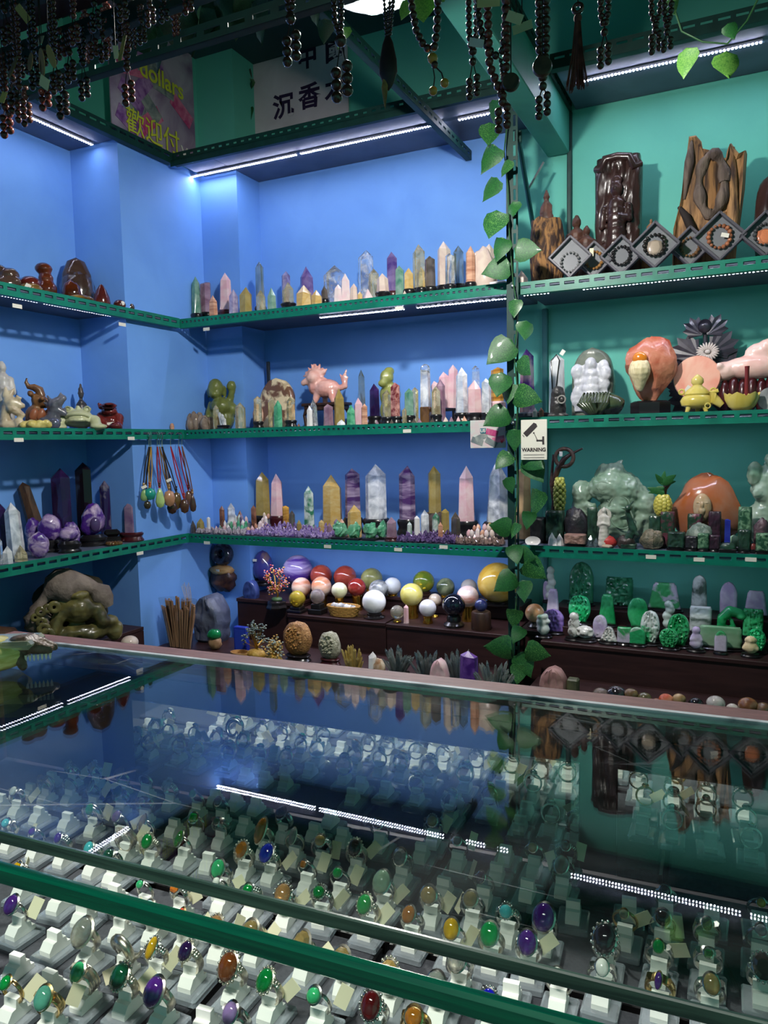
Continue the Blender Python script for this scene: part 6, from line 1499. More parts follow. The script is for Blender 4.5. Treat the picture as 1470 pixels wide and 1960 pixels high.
LEAFM = M('leaf_green', S(22, 76, 38), .42, col2=S(52, 112, 50), scale=26, lo=.4, hi=.7, bump=.15, coat=.2); LEAFD = M('leaf_dark', S(12, 46, 30), .45, col2=S(24, 66, 38), scale=26, lo=.4, hi=.7, bump=.15, coat=.2); LEAFY = M('leaf_light', S(110, 160, 70), .4, col2=S(64, 124, 52), scale=22, lo=.4, hi=.66, coat=.2)
def leaf_mesh(mat, curl=.12, key='heart'):
    k = ('leaf', mat.name, curl, key)
    if k in _gmesh: return _gmesh[k]
    half = [(0, .0), (.20, .06), (.36, -.02 + .10), (.44, .26), (.40, .46), (.27, .68), (.12, .86), (0, 1.02)] if key == 'heart' else [(0, 0), (.14, .10), (.2, .3), (.19, .5), (.14, .7), (.06, .9), (0, 1.0)]
    v = []; f = []
    for s_ in (-1, 1):
        for (x, y) in half: v.append((s_ * x, curl * (x * 2) ** 2 * 1.0 + .22 * curl * math.sin(y * 7) * (x > .1) - curl * 1.2 * y * y, y * 1.0 - .12))
    n = len(half)
    mid = [(0, -.03 - curl * 1.2 * y * y, y - .12) for (x, y) in half]
    m0 = len(v); v += mid
    for i in range(n - 1):
        f.append((m0 + i, n + i, n + i + 1, m0 + i + 1)); f.append((i, m0 + i, m0 + i + 1, i + 1))
    me = bpy.data.meshes.new('leaf'); me.from_pydata([tuple(q) for q in v], [], f); me.materials.append(mat); me.polygons.foreach_set('use_smooth', [True] * len(me.polygons)); me.update()
    _gmesh[k] = me; return me
def leaf(t, mat, loc, size, ang, curl=.12, face=0.0, yaw=0.0, key='heart'):
    """leaf hanging in front: ang = direction of the tip in the picture plane (0 = up, 180 = down)"""
    o = put('leaf', leaf_mesh(mat, curl, key), t, loc, Euler((R(face), R(ang), R(yaw)))); o.scale = (size, size, size); return o
for (a, L_, c) in ((-70, .075, -.02), (-35, .06, .02), (10, .05, .03), (55, .08, .02), (-110, .07, .0), (80, .06, .02)): leaf(t, LEAFM, (.0, -.02, h * 1.12 + c), L_, a, .1, rnd.uniform(-15, 15), key='slim')
loc, h, w = box_at(A4, 525, 605, 378, 3.27, Z3R); t = thing('stone_figure', 'small white stone Buddha with round halo before the jade fish', 'figurine', loc)
standing(t, h, M('white_figure', S(206, 200, 190), .4, col2=S(180, 176, 166), scale=40), 0, .0035)
MB().lathe([(w * .46, -.004), (w * .48, 0), (w * .46, .004)], 24, (0, .016, h * .80), 1, 1, Euler((R(90), 0, 0))).build('halo', M('white_figure', (0, 0, 0)), t, 40)
loc, h, w = box_at(A4, 672, 738, 345, 3.26, Z3R); t = thing('stone_figure', 'slim dark stone dragon rearing up before the jade fish', 'figurine', loc)
sculpt('carving', [('c', -.012, 0, h * .1, .016, 0, h * .4, .022, .018), ('c', .016, 0, h * .4, -.006, 0, h * .75, .018, .012), ('e', -.004, -.008, h * .86, .014, .018, .016), ('c', 0, 0, h * .9, .014, .01, h * 1.0, .006, .004), ('b', 0, 0, h * .05, .06, .045, h * .1), ('c', .016, 0, h * .4, .035, -.01, h * .3, .012, .008)], DKG, t, .0035, 2, .001, 60)
def block(x0, x1, top, Y, mat, label, kind='rock', seed=1, cat='stone', name='carved_block', lip=True):
    loc, h, w = box_at(A4, x0, x1, top, Y, Z3R); t = thing(name, label, cat, loc); z = 0
    if kind == 'box':
        if lip: plinth(t, w * 1.1, w * .8, .012, BLACK); z = .011
        carved(max(h - z, .02), w, w * .7, 'rect', seed, .12, 8, 14, 14, .04).build('stone', mat, t, 50, loc=(0, 0, z))
    elif kind == 'rock': MB().blob((0, 0, h * .45), (w * .5, w * .36, h * .55), .22, 2.2, 18, 12, seed, True, floor=0).build('stone', mat, t, 40)
    elif kind == 'dome':
        if lip: MB().box((0, 0, .008), (w * 1.05, w * .7, .016), .003).build('base', BLACK, t); z = .015
        MB().lathe([(w * .48, z), (w * .5, z + (h - z) * .4), (w * .36, z + (h - z) * .82), (0, h)], 20, sy=.7).build('stone', mat, t, 60)
    elif kind == 'pillar':
        MB().crystal((0, 0, 0), h, w, w * .8, .12, .95, 4, .785, seed).build('stone', mat, t)
    return t
F0, F1, F2 = 3.262, 3.325, 3.345
for a in [
 (160, 248, 432, F1, M('matt_black', S(20, 22, 26), .4), 'black upright block stand behind the white dish', 'box', 1),
 (245, 345, 395, F2 - .02, DKG, 'dark green carved block with paper tag, left part', 'box', 2), (345, 478, 378, F2 - .01, BLKS, 'jagged black rock lump between green blocks', 'rock', 3),
 (474, 530, 378, F2 - .01, DKG, 'narrow dark green block at the left of the fish carving', 'box', 4), (815, 880, 425, F2 - .03, DKG, 'dark green block under the short grape bunch', 'box', 5),
 (880, 955, 402, F2 - .03, RUBYF, 'green and plum flecked block before the amber rock', 'box', 6), (1030, 1105, 413, F1 + .03, RUBYF, 'pink and green flecked stone block, left of two', 'box', 7),
 (1145, 1210, 400, F1 + .03, M('plum_stone', S(64, 38, 54), .3, col2=S(36, 28, 36), scale=40, bump=.3), 'plum purple flecked carved block before the amber rock', 'box', 8), (1310, 1380, 375, F1 + .03, SPOTG, 'pale green spotted carved block beside the amber rock', 'box', 9),
 (1020, 1165, 470, F1 - .03, M('grey_green_rock', S(86, 104, 92), .4, col2=S(120, 130, 116), scale=30, bump=.4), 'grey green rough rock before the two flecked blocks', 'rock', 10),
 (1395, 1480, 440, F2 - .02, M('plum_rock', S(92, 68, 76), .4, col2=S(60, 46, 54), scale=30, bump=.4), 'dull plum rough rock under the right jade carving', 'rock', 11),
 (1228, 1268, 442, F0, M('blue_obelisk', S(36, 44, 140), .25, col2=S(50, 64, 160), scale=30), 'upright deep blue square stone wand', 'pillar', 12),
 (920, 1010, 512, F0, DKG, 'dark green speckled cube on black foot, left of the row', 'box', 13), (1085, 1145, 520, F0, SPOTG, 'dark speckled green cube in the middle of the row', 'box', 14),
 (1015, 1080, 535, F0, BLKS, 'small black polished cube between green cubes', 'box', 15), (1150, 1205, 530, F0, M('plum_stone', (0, 0, 0)), 'dark plum cube left of the blue wand', 'box', 16),
 (1310, 1372, 500, F0, DKG, 'dark green cube right of the green dome', 'box', 17), (1250, 1312, 528, F0 + .06, J_PALE, 'pale green polished dome stone', 'dome', 18), (1205, 1290, 570, F0 - .01, DKG, 'flat dark green arch-shaped stone below the blue wand', 'dome', 19),
 (1408, 1500, 520, F0, SPOTG, 'green and white spotted carved stone at the right edge', 'box', 20), (1372, 1405, 575, F0, M('dull_red', S(110, 44, 44), .4), 'small dull red stone left of the spotted stone', 'dome', 21),
 (765, 893, 500, F0 + .01, M('green_brown_cluster', S(92, 92, 76), .4, col2=S(130, 116, 96), scale=50, bump=.7), 'rough grey brown mineral cluster at the shelf front', 'rock', 22),
 (635, 735, 530, F0, M('brown_black_rock', S(48, 40, 40), .4, col2=S(76, 62, 56), scale=30, bump=.5), 'dark brown rough rock right of the red lump', 'rock', 23),
 (540, 635, 535, F0 + .01, M('red_lump', S(160, 34, 38), .45, col2=S(190, 60, 56), scale=20), 'bright red rounded lump stone', 'rock', 24), (350, 465, 525, F0, M('pink_brown_lump', S(128, 96, 88), .5, col2=S(160, 126, 112), scale=40, bump=.4), 'pink brown flat block of mineral on black stand', 'box', 25),
 (550, 612, 582, F0 - .02, M('beige_chip', S(170, 150, 130), .5), 'small beige pebble before the red lump', 'rock', 26)]: block(*a)
loc, h, w = box_at(A4, 252, 347, 515, F0, Z3R); t = thing('quartz_cluster', 'white milky quartz double-point cluster beside the white dish', 'crystal', loc)
MB().crystal((-.016, 0, 0), h, .036, None, .7, .8, seed=2).crystal((.016, .004, 0), h * .92, .034, None, .7, .8, seed=6).crystal((0, -.008, 0), h * .6, .03, None, .7, .8, seed=7).build('crystal', cm('white'), t)
loc, h, w = box_at(A4, 470, 540, 530, F0, Z3R); t = thing('quartz_cluster', 'small grey clear quartz points left of the red lump', 'crystal', loc)
MB().crystal((-.01, 0, 0), h, .026, None, .8, .85, seed=3).crystal((.012, 0, 0), h * .8, .024, None, .8, .85, seed=5).build('crystal', cm('aqua'), t)
loc, h, w = box_at(A4, 130, 215, 550, F0, Z3R); t = thing('white_dish', 'white round shell dish leaning at the left shelf end', 'dish', loc); MB().lathe([(0, -.012), (.5 * w, -.01), (w * .52, 0), (w * .5, .006), (w * .2, -.004), (0, -.005)], 28, (0, 0, h * .54), 1, .62, Euler((R(75), 0, 0))).build('dish', cm('white'), t, 60)
p = ony(1002, 1010, 3.45); t = thing('tan_post_stone', 'tan upright stone slab half hidden behind ivy and post', 'stone', (p[0] - .0, 3.45, Z3R)); MB().crystal((0, 0, 0), .33, .07, None, .2, .9, 5, 0, 3).build('stone', M('tan_slab', S(196, 164, 120), .5, col2=S(160, 128, 92), scale=14), t)
# ------------------------------------------------------------------ jade plaques on the long riser: back steps and black feet
ZJ = .385
T1 = thing('riser_step', 'dark back step under the tall jade tablets', 'riser', (-.15, 3.545, ZJ)); MB().box((0, 0, .05), (1.28, .17, .10), .002).build('box', BROWNBOARD, T1)
T2 = thing('riser_step', 'dark middle step under the second row of jades', 'riser', (-.15, 3.395, ZJ)); MB().box((0, 0, .02), (1.28, .12, .04), .002).build('box', BROWNBOARD, T2)
ROWJ = {0: (3.262, ZJ), 1: (3.40, ZJ + .04), 2: (3.53, ZJ + .10)}
for i, (x0, x1, top, row, prof, mat, amp, lb) in enumerate([
 (228, 262, 150, 2, 'oval', J_LILAC, .06, 'small lilac oval jade hidden behind the stacked white figurine'), (375, 505, 45, 2, 'dome', J_DARK, .45, 'tall dark green jade tablet carved in deep relief'),
 (578, 722, 130, 2, 'rect', J_DARK, .55, 'square dark green jade tablet carved with clouds'), (815, 985, 160, 2, 'trap', J_LG, .12, 'wide lilac and green jade trapezoid tablet'), (1050, 1135, 118, 2, 'spire', J_INK, .05, 'tall pale grey jade spire with dark side'),
 (1210, 1298, 155, 2, 'dome', J_LILAC, .06, 'dull lilac round-topped jade tablet'), (1345, 1465, 205, 2, 'trap', J_LILAC, .04, 'plain lilac jade trapezoid at the right'),
 (245, 320, 195, 1, 'taper', J_LILAC, .04, 'pale lilac tapering jade obelisk'), (370, 490, 228, 1, 'oval', J_BRIGHT, .40, 'bright green carved oval jade cabochon'), (535, 630, 225, 1, 'taper', J_GREEN, .10, 'green tapering jade block'),
 (698, 805, 243, 1, 'oval', J_GREEN, .10, 'smooth bright green oval jade with white flecks'), (1043, 1155, 290, 1, 'rect', J_INK, .15, 'pale jade tablet with inky black carving'), (1338, 1440, 305, 1, 'rect', J_GREEN, .30, 'green rectangular carved jade tablet'),
 (222, 342, 305, 1, 'dome', J_PURPLE, .25, 'strong purple rounded jade carving'), (920, 1035, 333, 0, 'oval', J_GREEN, .5, 'green oval jade with swirling relief'), (770, 870, 315, 0, 'oval', J_WG, .35, 'white speckled oval jade with green foot'),
 (505, 582, 338, 0, 'dome', J_LILAC, .15, 'lilac round-topped jade with green edge'), (640, 715, 405, 0, 'rect', J_LG, .05, 'small lilac and green rectangular jade tablet'), (545, 640, 405, 0, 'tri', J_SPECK, .3, 'triangular speckled white jade with green streak'),
 (703, 792, 405, 0, 'dome', J_WG, .06, 'white jade tombstone shape with green left side'), (873, 975, 413, 0, 'oval', J_GREEN, .6, 'round green jade carved like a coin'), (1100, 1315, 400, 1, 'rect', J_PALE, .04, 'big flat pale green jade block lying behind'),
 (1178, 1243, 425, 0, 'dome', J_LG, .06, 'small lilac jade finger shape with green corner'), (1360, 1455, 415, 1, 'oval', J_BRIGHT, .6, 'green grape-patterned oval jade behind the cream ball')]):
    Y, z0 = ROWJ[row]; 
    if lb.startswith('big flat'): Y = 3.335; z0 = ZJ + .0
    if lb.startswith('green grape'): Y = 3.33; z0 = ZJ
    if lb.startswith('strong purple'): Y = 3.345; z0 = ZJ
    if row == 0 and i in (14, 15, 16): Y = 3.305
    loc, h, w = box_at(A7, x0, x1, top, Y, z0); t = thing('jade_plaque', lb, 'jade', loc, 0, 'jade pieces on the long riser')
    fb = .016
    MB().lathe([(w * .58, 0), (w * .60, fb * .4), (w * .52, fb * .7), (w * .55, fb), (w * .3, fb)], 18, sy=min(.75, .034 / (w * .58))).build('base', BLACK, t, 40)
    carved(h - fb + .003, w, min(.034, w * .6), prof, 50 + i, amp, 11, 18, 22, .03).build('plaque', mat, t, 60, loc=(0, 0, fb - .003), rot=(R(-4), 0, 0))
    if prof == 'oval' and amp >= .6:
        b = MB(); hh_ = h - fb
        for a in range(19):
            u = -0.7 + 1.4 * ((a % 4) / 3); q = -.7 + 1.4 * (a // 4) / 4
            if u * u + q * q < .85: b.ball((u * w * .40, -.020, fb + hh_ * (.5 + q * .42)), (.008, .006, .008), 8, 6)
        b.build('raised_dots', mat, t, 60)
def jfig(x0, x1, top, row, mat, lb, prims, vox=.004):
    Y, z0 = ROWJ[row]; loc, h, w = box_at(A7, x0, x1, top, Y, z0); t = thing('jade_figure', lb, 'jade', loc, 0, 'jade pieces on the long riser')
    MB().lathe([(w * .62, 0), (w * .64, .006), (w * .54, .011), (w * .56, .016), (w * .3, .016)], 18, sy=.7).build('base', BLACK, t, 40)
    sculpt('carving', [(('e',) + (p[0] * w, p[1] * w, .016 + p[2] * (h - .016), p[3] * w, p[4] * w, p[5] * (h - .016))) for p in prims], mat, t, vox, 2, .0012, 70)
    return t
jfig(240, 302, 70, 2, J_WHITE, 'white stacked jade figurine high at the left', [(0, 0, .12, .5, .4, .14), (-.05, 0, .34, .42, .34, .16), (.1, 0, .52, .4, .3, .14), (-.02, 0, .7, .34, .3, .13), (0, 0, .88, .36, .3, .13)])
jfig(190, 270, 325, 0, J_WG, 'white jade mushroom stack with green band at the left', [(0, 0, .25, .45, .34, .28), (-.1, 0, .55, .40, .32, .24), (.12, -.05, .84, .26, .26, .15), (-.2, -.02, .78, .26, .25, .14), (.3, -.05, .62, .22, .22, .12)])
jfig(358, 440, 320, 0, J_SPECK, 'tan and white knotted jade carving beside the round one', [(0, 0, .22, .42, .3, .24), (-.14, 0, .5, .26, .26, .22), (.16, 0, .55, .26, .24, .22), (.02, 0, .82, .34, .26, .17)])
jfig(408, 512, 393, 0, J_SPECK, 'round white jade donut carving with speckles', [(0, 0, .48, .5, .26, .5), (0, -.18, .48, .25, .16, .25), (-.3, -.1, .3, .14, .16, .14), (.3, -.1, .3, .14, .16, .14), (.3, -.1, .7, .14, .16, .14), (-.3, -.1, .7, .14, .16, .14)])
jfig(885, 960, 258, 1, J_WHITE, 'tall white jade curling figure behind the swirl oval', [(0, 0, .18, .42, .34, .2), (-.1, 0, .44, .36, .3, .18), (.1, 0, .66, .36, .3, .16), (-.02, 0, .86, .32, .28, .14), (.2, -.1, .78, .2, .2, .1)])
jfig(1035, 1115, 400, 0, J_LILAC, 'milky lilac jade standing figure with round head', [(0, 0, .2, .46, .32, .22), (0, 0, .48, .4, .3, .24), (0, 0, .82, .30, .28, .18), (-.3, -.1, .4, .14, .16, .12), (.3, -.1, .4, .14, .16, .12)])
jfig(1335, 1415, 452, 0, M('cream_jade', S(222, 204, 166), .3, col2=S(200, 178, 134), scale=40), 'cream ball-shaped laughing Buddha at the front right', [(0, 0, .34, .5, .42, .36), (0, -.05, .76, .36, .32, .24), (-.38, -.1, .3, .16, .2, .16), (.38, -.1, .3, .16, .2, .16), (0, -.35, .72, .06, .07, .05), (-.34, 0, .74, .08, .1, .1), (.34, 0, .74, .08, .1, .1)], .0035)
Y, z0 = ROWJ[1]; loc, h, w = box_at(A7, 1200, 1335, 290, Y, z0); t = thing('jade_figure', 'green jade arched dragon-fish carving', 'jade', loc, 0, 'jade pieces on the long riser')
MB().box((0, 0, .008), (w * .9, .04, .016), .003).build('base', BLACK, t)
sculpt('carving', [('c', -w * .38, 0, .02, -w * .34, 0, h * .6, .018, .02), ('c', -w * .34, 0, h * .6, -w * .05, 0, h * .85, .02, .022), ('c', -w * .05, 0, h * .85, w * .3, 0, h * .80, .022, .02), ('e', w * .38, -.004, h * .72, .02, .018, .018), ('c', -w * .3, 0, .03, w * .1, 0, h * .3, .016, .012), ('c', w * .1, 0, h * .3, w * .02, 0, h * .55, .012, .008)], J_GREEN, t, .004, 2, .001, 60)

# ------------------------------------------------------------------ left wall shelves (pieces turned towards the room)
LR = R(50)
def B4(x, y): return x / 3.0625, 460 + y / 3.0625
def B7(x, y): return x / 4.083, 660 + y / 4.083
def B2(x, y): return x / 3.675, 840 + y / 3.675
def B5(x, y): return x / 3.0625, 1060 + y / 3.0625
def lbox(fn, sc, x0, x1, top, X, z0):
    px, py = fn((x0 + x1) / 2, top); p = onx(px, py, X); k = mpp(p) / sc
    return (p[0], p[1], z0), p[2] - z0, (x1 - x0) * k
XA, XB_, XD = -2.765, -2.855, -2.955
AMB = M('amber_figure', S(132, 60, 22), .08, trans=.45, col2=S(84, 40, 22), scale=14, coat=.5); AMBD = M('smoky_amber', S(70, 46, 34), .1, trans=.35, col2=S(100, 78, 66), scale=10, coat=.4)
AMBY = M('yellow_amber', S(176, 140, 66), .1, trans=.4, col2=S(120, 88, 50), scale=16, coat=.4); REDB = M('red_brown_stone', S(96, 36, 28), .15, col2=S(64, 26, 24), scale=16, coat=.5)
WRAP = sheet('clear_wrap', (.94, .93, .95), .08, .08)
zz = ZS[1]
loc, h, w = lbox(B4, 3.0625, 355, 532, 100, XD, zz); t = thing('amber_carving', 'big smoky amber dome stone wrapped in clear film, tallest on left', 'carving', loc, LR)
MB().lathe([(w * .46, 0), (w * .5, h * .3), (w * .45, h * .68), (w * .28, h * .92), (0, h)], 26, sy=.55).build('stone', AMBD, t, 180)
b = MB().blob((0, -.02, h * .35), (w * .56, w * .36, h * .38), .12, 4, 22, 14, 3, floor=0); b.build('clear_wrap', WRAP, t, 20)
loc, h, w = lbox(B4, 3.0625, 190, 335, 132, XB_, zz); t = thing('amber_carving', 'gourd-shaped orange amber carving with round head', 'carving', loc, LR)
sculpt('gourd', [('e', 0, 0, h * .28, w * .42, w * .36, h * .28), ('e', -.0, 0, h * .58, w * .30, w * .28, h * .16), ('e', -w * .06, 0, h * .84, w * .34, w * .30, h * .165)], AMB, t, .006, 3)
loc, h, w = lbox(B4, 3.0625, -60, 112, 150, XB_, zz); t = thing('amber_carving', 'dark brown amber lump carving at the left frame edge', 'carving', loc, LR)
sculpt('carving', [('e', 0, 0, h * .3, w * .5, w * .4, h * .32), ('e', w * .12, 0, h * .68, w * .34, w * .3, h * .26), ('e', -w * .2, 0, h * .85, w * .24, w * .2, h * .2), ('e', w * .3, -.02, h * .4, w * .2, w * .2, h * .2)], AMBD, t, .006, 3, .002, 40)
loc, h, w = lbox(B4, 3.0625, 104, 245, 208, XA - .04, zz); t = thing('amber_carving', 'red brown round amber stone wrapped in film before the gourd', 'carving', loc, LR)
MB().blob((0, .012, h * .6), (w * .42, w * .34, h * .42), .06, 2, 18, 12, 5).build('stone', REDB, t, 180); MB().blob((0, -.0, h * .3), (w * .48, w * .36, h * .32), .12, 3, 18, 12, 8, floor=0).build('yellow_lump', AMBY, t, 60)
MB().box((-.01, -w * .36, h * .34), (.022, .002, .02), 0, Euler((0, R(30), 0))).build('price_sticker', WHITEPAPER, t)
for (x0, x1, top, X, m_, lb, sd) in ((365, 470, 240, XB_ + .03, AMB, 'orange brown amber lump before the smoky dome', 1), (395, 545, 322, XA, AMBY, 'yellow amber ball lump with gold glints at the shelf front', 2), (268, 390, 330, XA - .02, M('clear_lump', S(150, 120, 116), .08, trans=.6), 'clear film-wrapped pale lump at the shelf front', 3), (500, 565, 295, XD + .02, REDB, 'dark brown egg stone behind the red cone', 4), (-20, 60, 290, XA, AMBD, 'dark amber lump at the frame edge, front row', 5)):
    loc, h, w = lbox(B4, 3.0625, x0, x1, top, X, zz); t = thing('amber_lump', lb, 'stone', loc, LR); MB().blob((0, 0, h * .48), (w * .5, w * .4, h * .53), .14, 2.4, 20, 12, sd, floor=0).build('stone', m_, t, 60)
loc, h, w = lbox(B4, 3.0625, 545, 640, 255, XA - .03, zz); t = thing('red_cone_stone', 'glossy dark red pointed cone stone carved as a bird', 'carving', loc, LR)
MB().lathe([(w * .42, 0), (w * .5, h * .2), (w * .46, h * .45), (w * .28, h * .75), (w * .12, h * .93), (0, h)], 22, sy=.8).build('stone', REDB, t, 180); MB().torus((-.006, -w * .42, h * .1), .008, .003, 14, 6).build('eye_ring', M('eye_white', S(220, 214, 204), .4), t, 60)
loc, h, w = lbox(B4, 3.0625, 668, 738, 408, XA, zz); t = thing('eye_bead', 'small dark red bead ball with white eye spot', 'ball', loc, LR); MB().ball((0, 0, w * .42), (w * .5, w * .45, w * .42), 18, 12).build('ball', REDB, t, 180); MB().lathe([(.009, -.002), (.010, 0), (.004, .002)], 16, (w * .2, -w * .40, w * .5), 1, 1, Euler((R(90), 0, 0))).build('eye_spot', M('eye_white', (0, 0, 0)), t, 40)
loc, h, w = lbox(B4, 3.0625, 732, 792, 416, XA, zz); t = thing('eye_bead', 'small brown mottled bead ball right of the eye bead', 'ball', loc, LR); MB().ball((0, 0, w * .45), w * .46, 18, 12).build('ball', AMBD, t, 180)
# middle left shelf
zz = ZS[2]
CREAM = M('cream_carving', S(206, 190, 160), .35, col2=S(150, 124, 92), scale=20, coat=.2, lo=.45, hi=.7); GREYM = M('grey_metal_stone', S(74, 76, 88), .28, col2=S(112, 112, 122), scale=20, coat=.4); GOLDB = M('brown_gold_carving', S(140, 98, 56), .35, col2=S(92, 60, 38), scale=24, coat=.3)
loc, h, w = lbox(B7, 4.083, -40, 165, 330, XB_, zz); t = thing('dragon_carving', 'cream stone open-mouthed dragon carving at the left frame edge', 'carving', loc, LR)
sculpt('carving', [('c', -w * .2, 0, h * .1, -w * .1, 0, h * .6, w * .22, w * .18), ('e', w * .05, -.01, h * .66, w * .26, w * .2, h * .13), ('c', w * .1, -.02, h * .62, w * .46, -.02, h * .56, .020, .012), ('c', w * .08, -.02, h * .5, w * .42, -.02, h * .34, .022, .014), ('c', w * .0, 0, h * .78, w * .2, 0, h * .95, .016, .006), ('c', -w * .12, 0, h * .78, -.01, 0, h * .99, .016, .006), ('e', 0, 0, h * .1, w * .45, w * .3, h * .13), ('e', w * .3, -.02, h * .14, w * .2, w * .2, h * .14), ('c', w * .2, -.02, h * .62, w * .3, -.03, h * .78, .01, .006), ('c', w * .34, -.02, h * .6, w * .42, -.03, h * .74, .008, .005)], CREAM, t, .005, 2, .002, 60)
loc, h, w = lbox(B7, 4.083, -60, 82, 130, XD, zz); t = thing('white_figure', 'pale white tall stone figure behind the cream dragon, at frame edge', 'carving', loc, LR); standing(t, h, M('pale_white', S(200, 196, 190), .35, col2=S(170, 164, 158), scale=20), 0, .006)
loc, h, w = lbox(B7, 4.083, 155, 385, 262, XD + .025, zz); t = thing('mythical_beast', 'brown and gold horned ram-headed beast carving', 'carving', loc, LR)
sculpt('body', [('e', -w * .05, 0, h * .25, w * .34, w * .24, h * .24), ('e', w * .1, 0, h * .58, w * .26, w * .2, h * .15), ('c', w * .15, 0, h * .56, w * .42, 0, h * .50, .03, .018), ('e', -w * .16, -.02, h * .70, w * .10, .02, h * .06), ('c', -w * .2, 0, h * .2, -w * .4, 0, h * .1, .02, .01), ('e', w * .2, -.04, h * .60, .012, .012, .010)], GOLDB, t, .005, 2, .002, 60)
pts = [(w * .16, 0, h * .66), (w * .12, 0, h * .78), (-w * .05, 0, h * .83), (-w * .2, 0, h * .84), (-w * .27, 0, h * .92), (-w * .24, 0, h)]
MB().tube(pts, [.022, .020, .016, .012, .008, .004], 10).build('horn', GOLDB, t, 60)
for i in range(3): MB().ball((-w * .1 + i * .03, -w * .22, h * .3), (.018, .01, .03), 10, 6, Euler((0, .4, 0))).build('feather', M('copper_feather', S(150, 90, 60), .35), t, 60)
loc, h, w = lbox(B7, 4.083, 290, 495, 378, XB_ + .0, zz); t = thing('dragon_tortoise', 'grey metallic open-jawed dragon tortoise beside the pale toad', 'carving', loc, LR)
sculpt('carving', [('e', 0, 0, h * .2, w * .40, w * .26, h * .22), ('c', w * .05, 0, h * .3, w * .15, 0, h * .62, .034, .028), ('c', w * .12, -.01, h * .68, w * .44, -.02, h * .86, .030, .016), ('c', w * .12, -.01, h * .56, w * .46, -.02, h * .44, .026, .014), ('c', w * .34, -.02, h * .86, w * .36, -.02, h * 1.0, .012, .005), ('c', w * .44, -.02, h * .46, w * .5, -.02, h * .60, .010, .005), ('c', w * .0, 0, h * .6, -w * .22, 0, h * .74, .016, .006), ('c', w * .05, 0, h * .7, -w * .1, 0, h * .92, .014, .005), ('e', -w * .3, 0, h * .2, w * .2, w * .2, h * .16)], GREYM, t, .005, 2, .0015, 60)
loc, h, w = lbox(B7, 4.083, 372, 468, 570, XA, zz); t = thing('silver_ball', 'glossy silver grey ball under the dragon tortoise head', 'ball', loc, LR); MB().ball((0, 0, h * .5), (w * .5, w * .4, h * .5), 20, 14).build('ball', M('silver_ball', S(120, 122, 140), .12, metal=.6, coat=.4), t, 180)
loc, h, w = lbox(B7, 4.083, 162, 382, 585, XA, zz); t = thing('yellow_flower_stone', 'pale yellow stone carving of curled blossoms', 'carving', loc, LR)
g = random.Random(2); pr = [('e', 0, 0, h * .3, w * .46, w * .2, h * .34)]
for i in range(18): a = g.uniform(-.42, .44); pr.append(('e', a * w, g.uniform(-.03, .01), h * (.35 + .5 * g.random() * (1 - abs(a - .15))), .016, .014, .014))
sculpt('carving', pr, M('pale_yellow_stone', S(226, 210, 130), .25, trans=.1, col2=S(206, 186, 100), scale=20, coat=.3), t, .005, 2, .001, 60)
# pale green money toad
loc, h, w = lbox(B7, 4.083, 470, 765, 478, XA - .035, zz + .009); t = thing('stone_toad', 'pale green stone three-legged toad with wide downturned mouth', 'carving', loc, R(38))
TOAD = M('pale_green_stone', S(196, 198, 160), .28, col2=S(176, 178, 138), scale=12, coat=.3)
sculpt('toad', [('e', .0, .01, h * .25, w * .44, w * .34, h * .245), ('e', 0, -.03, h * .56, w * .34, w * .28, h * .26), ('e', -w * .22, -.03, h * .84, w * .12, w * .11, h * .13), ('e', w * .22, -.03, h * .84, w * .12, w * .11, h * .13), ('e', 0, -.035, h * .93, w * .07, w * .07, h * .08), ('e', 0, -.05, h * .34, w * .28, w * .24, h * .14),
  ('c', -w * .42, -.03, h * .34, -w * .46, -.05, h * .08, .028, .022), ('c', w * .40, -.03, h * .3, w * .46, -.05, h * .06, .028, .022), ('e', -w * .48, -.06, h * .04, .04, .03, .014), ('e', w * .5, -.05, h * .04, .04, .03, .014), ('e', -w * .44, .0, h * .45, .018, .02, .03)], TOAD, t, .0055, 3, .0008, 50)
pts = [(w * .30 * math.sin(a), -.03 - w * .27 * math.cos(a * .9), h * (.50 + .11 * math.cos(a * 1.25))) for a in [-1.15 + i * .23 for i in range(11)]]
MB().tube(pts, .008, 8).build('upper_lip', TOAD, t, 60); MB().tube([(p_[0] * .98, p_[1] - .002, p_[2] - .022) for p_ in pts], .007, 8).build('lower_lip', TOAD, t, 60)
for s_ in (-1, 1): MB().torus((s_ * w * .235, -.03 - w * .105, h * .84), w * .065, .0035, 18, 6).build('eye_ring', TOAD, t, 60)
loc, h, w = lbox(B7, 4.083, 565, 690, 300, XD, zz); t = thing('dark_statue', 'dark grey bronze seated statue behind the pale toad', 'carving', loc, LR); seated(t, h, w * .9, M('dark_bronze', S(66, 62, 66), .35, metal=.3, col2=S(92, 86, 84), scale=24))
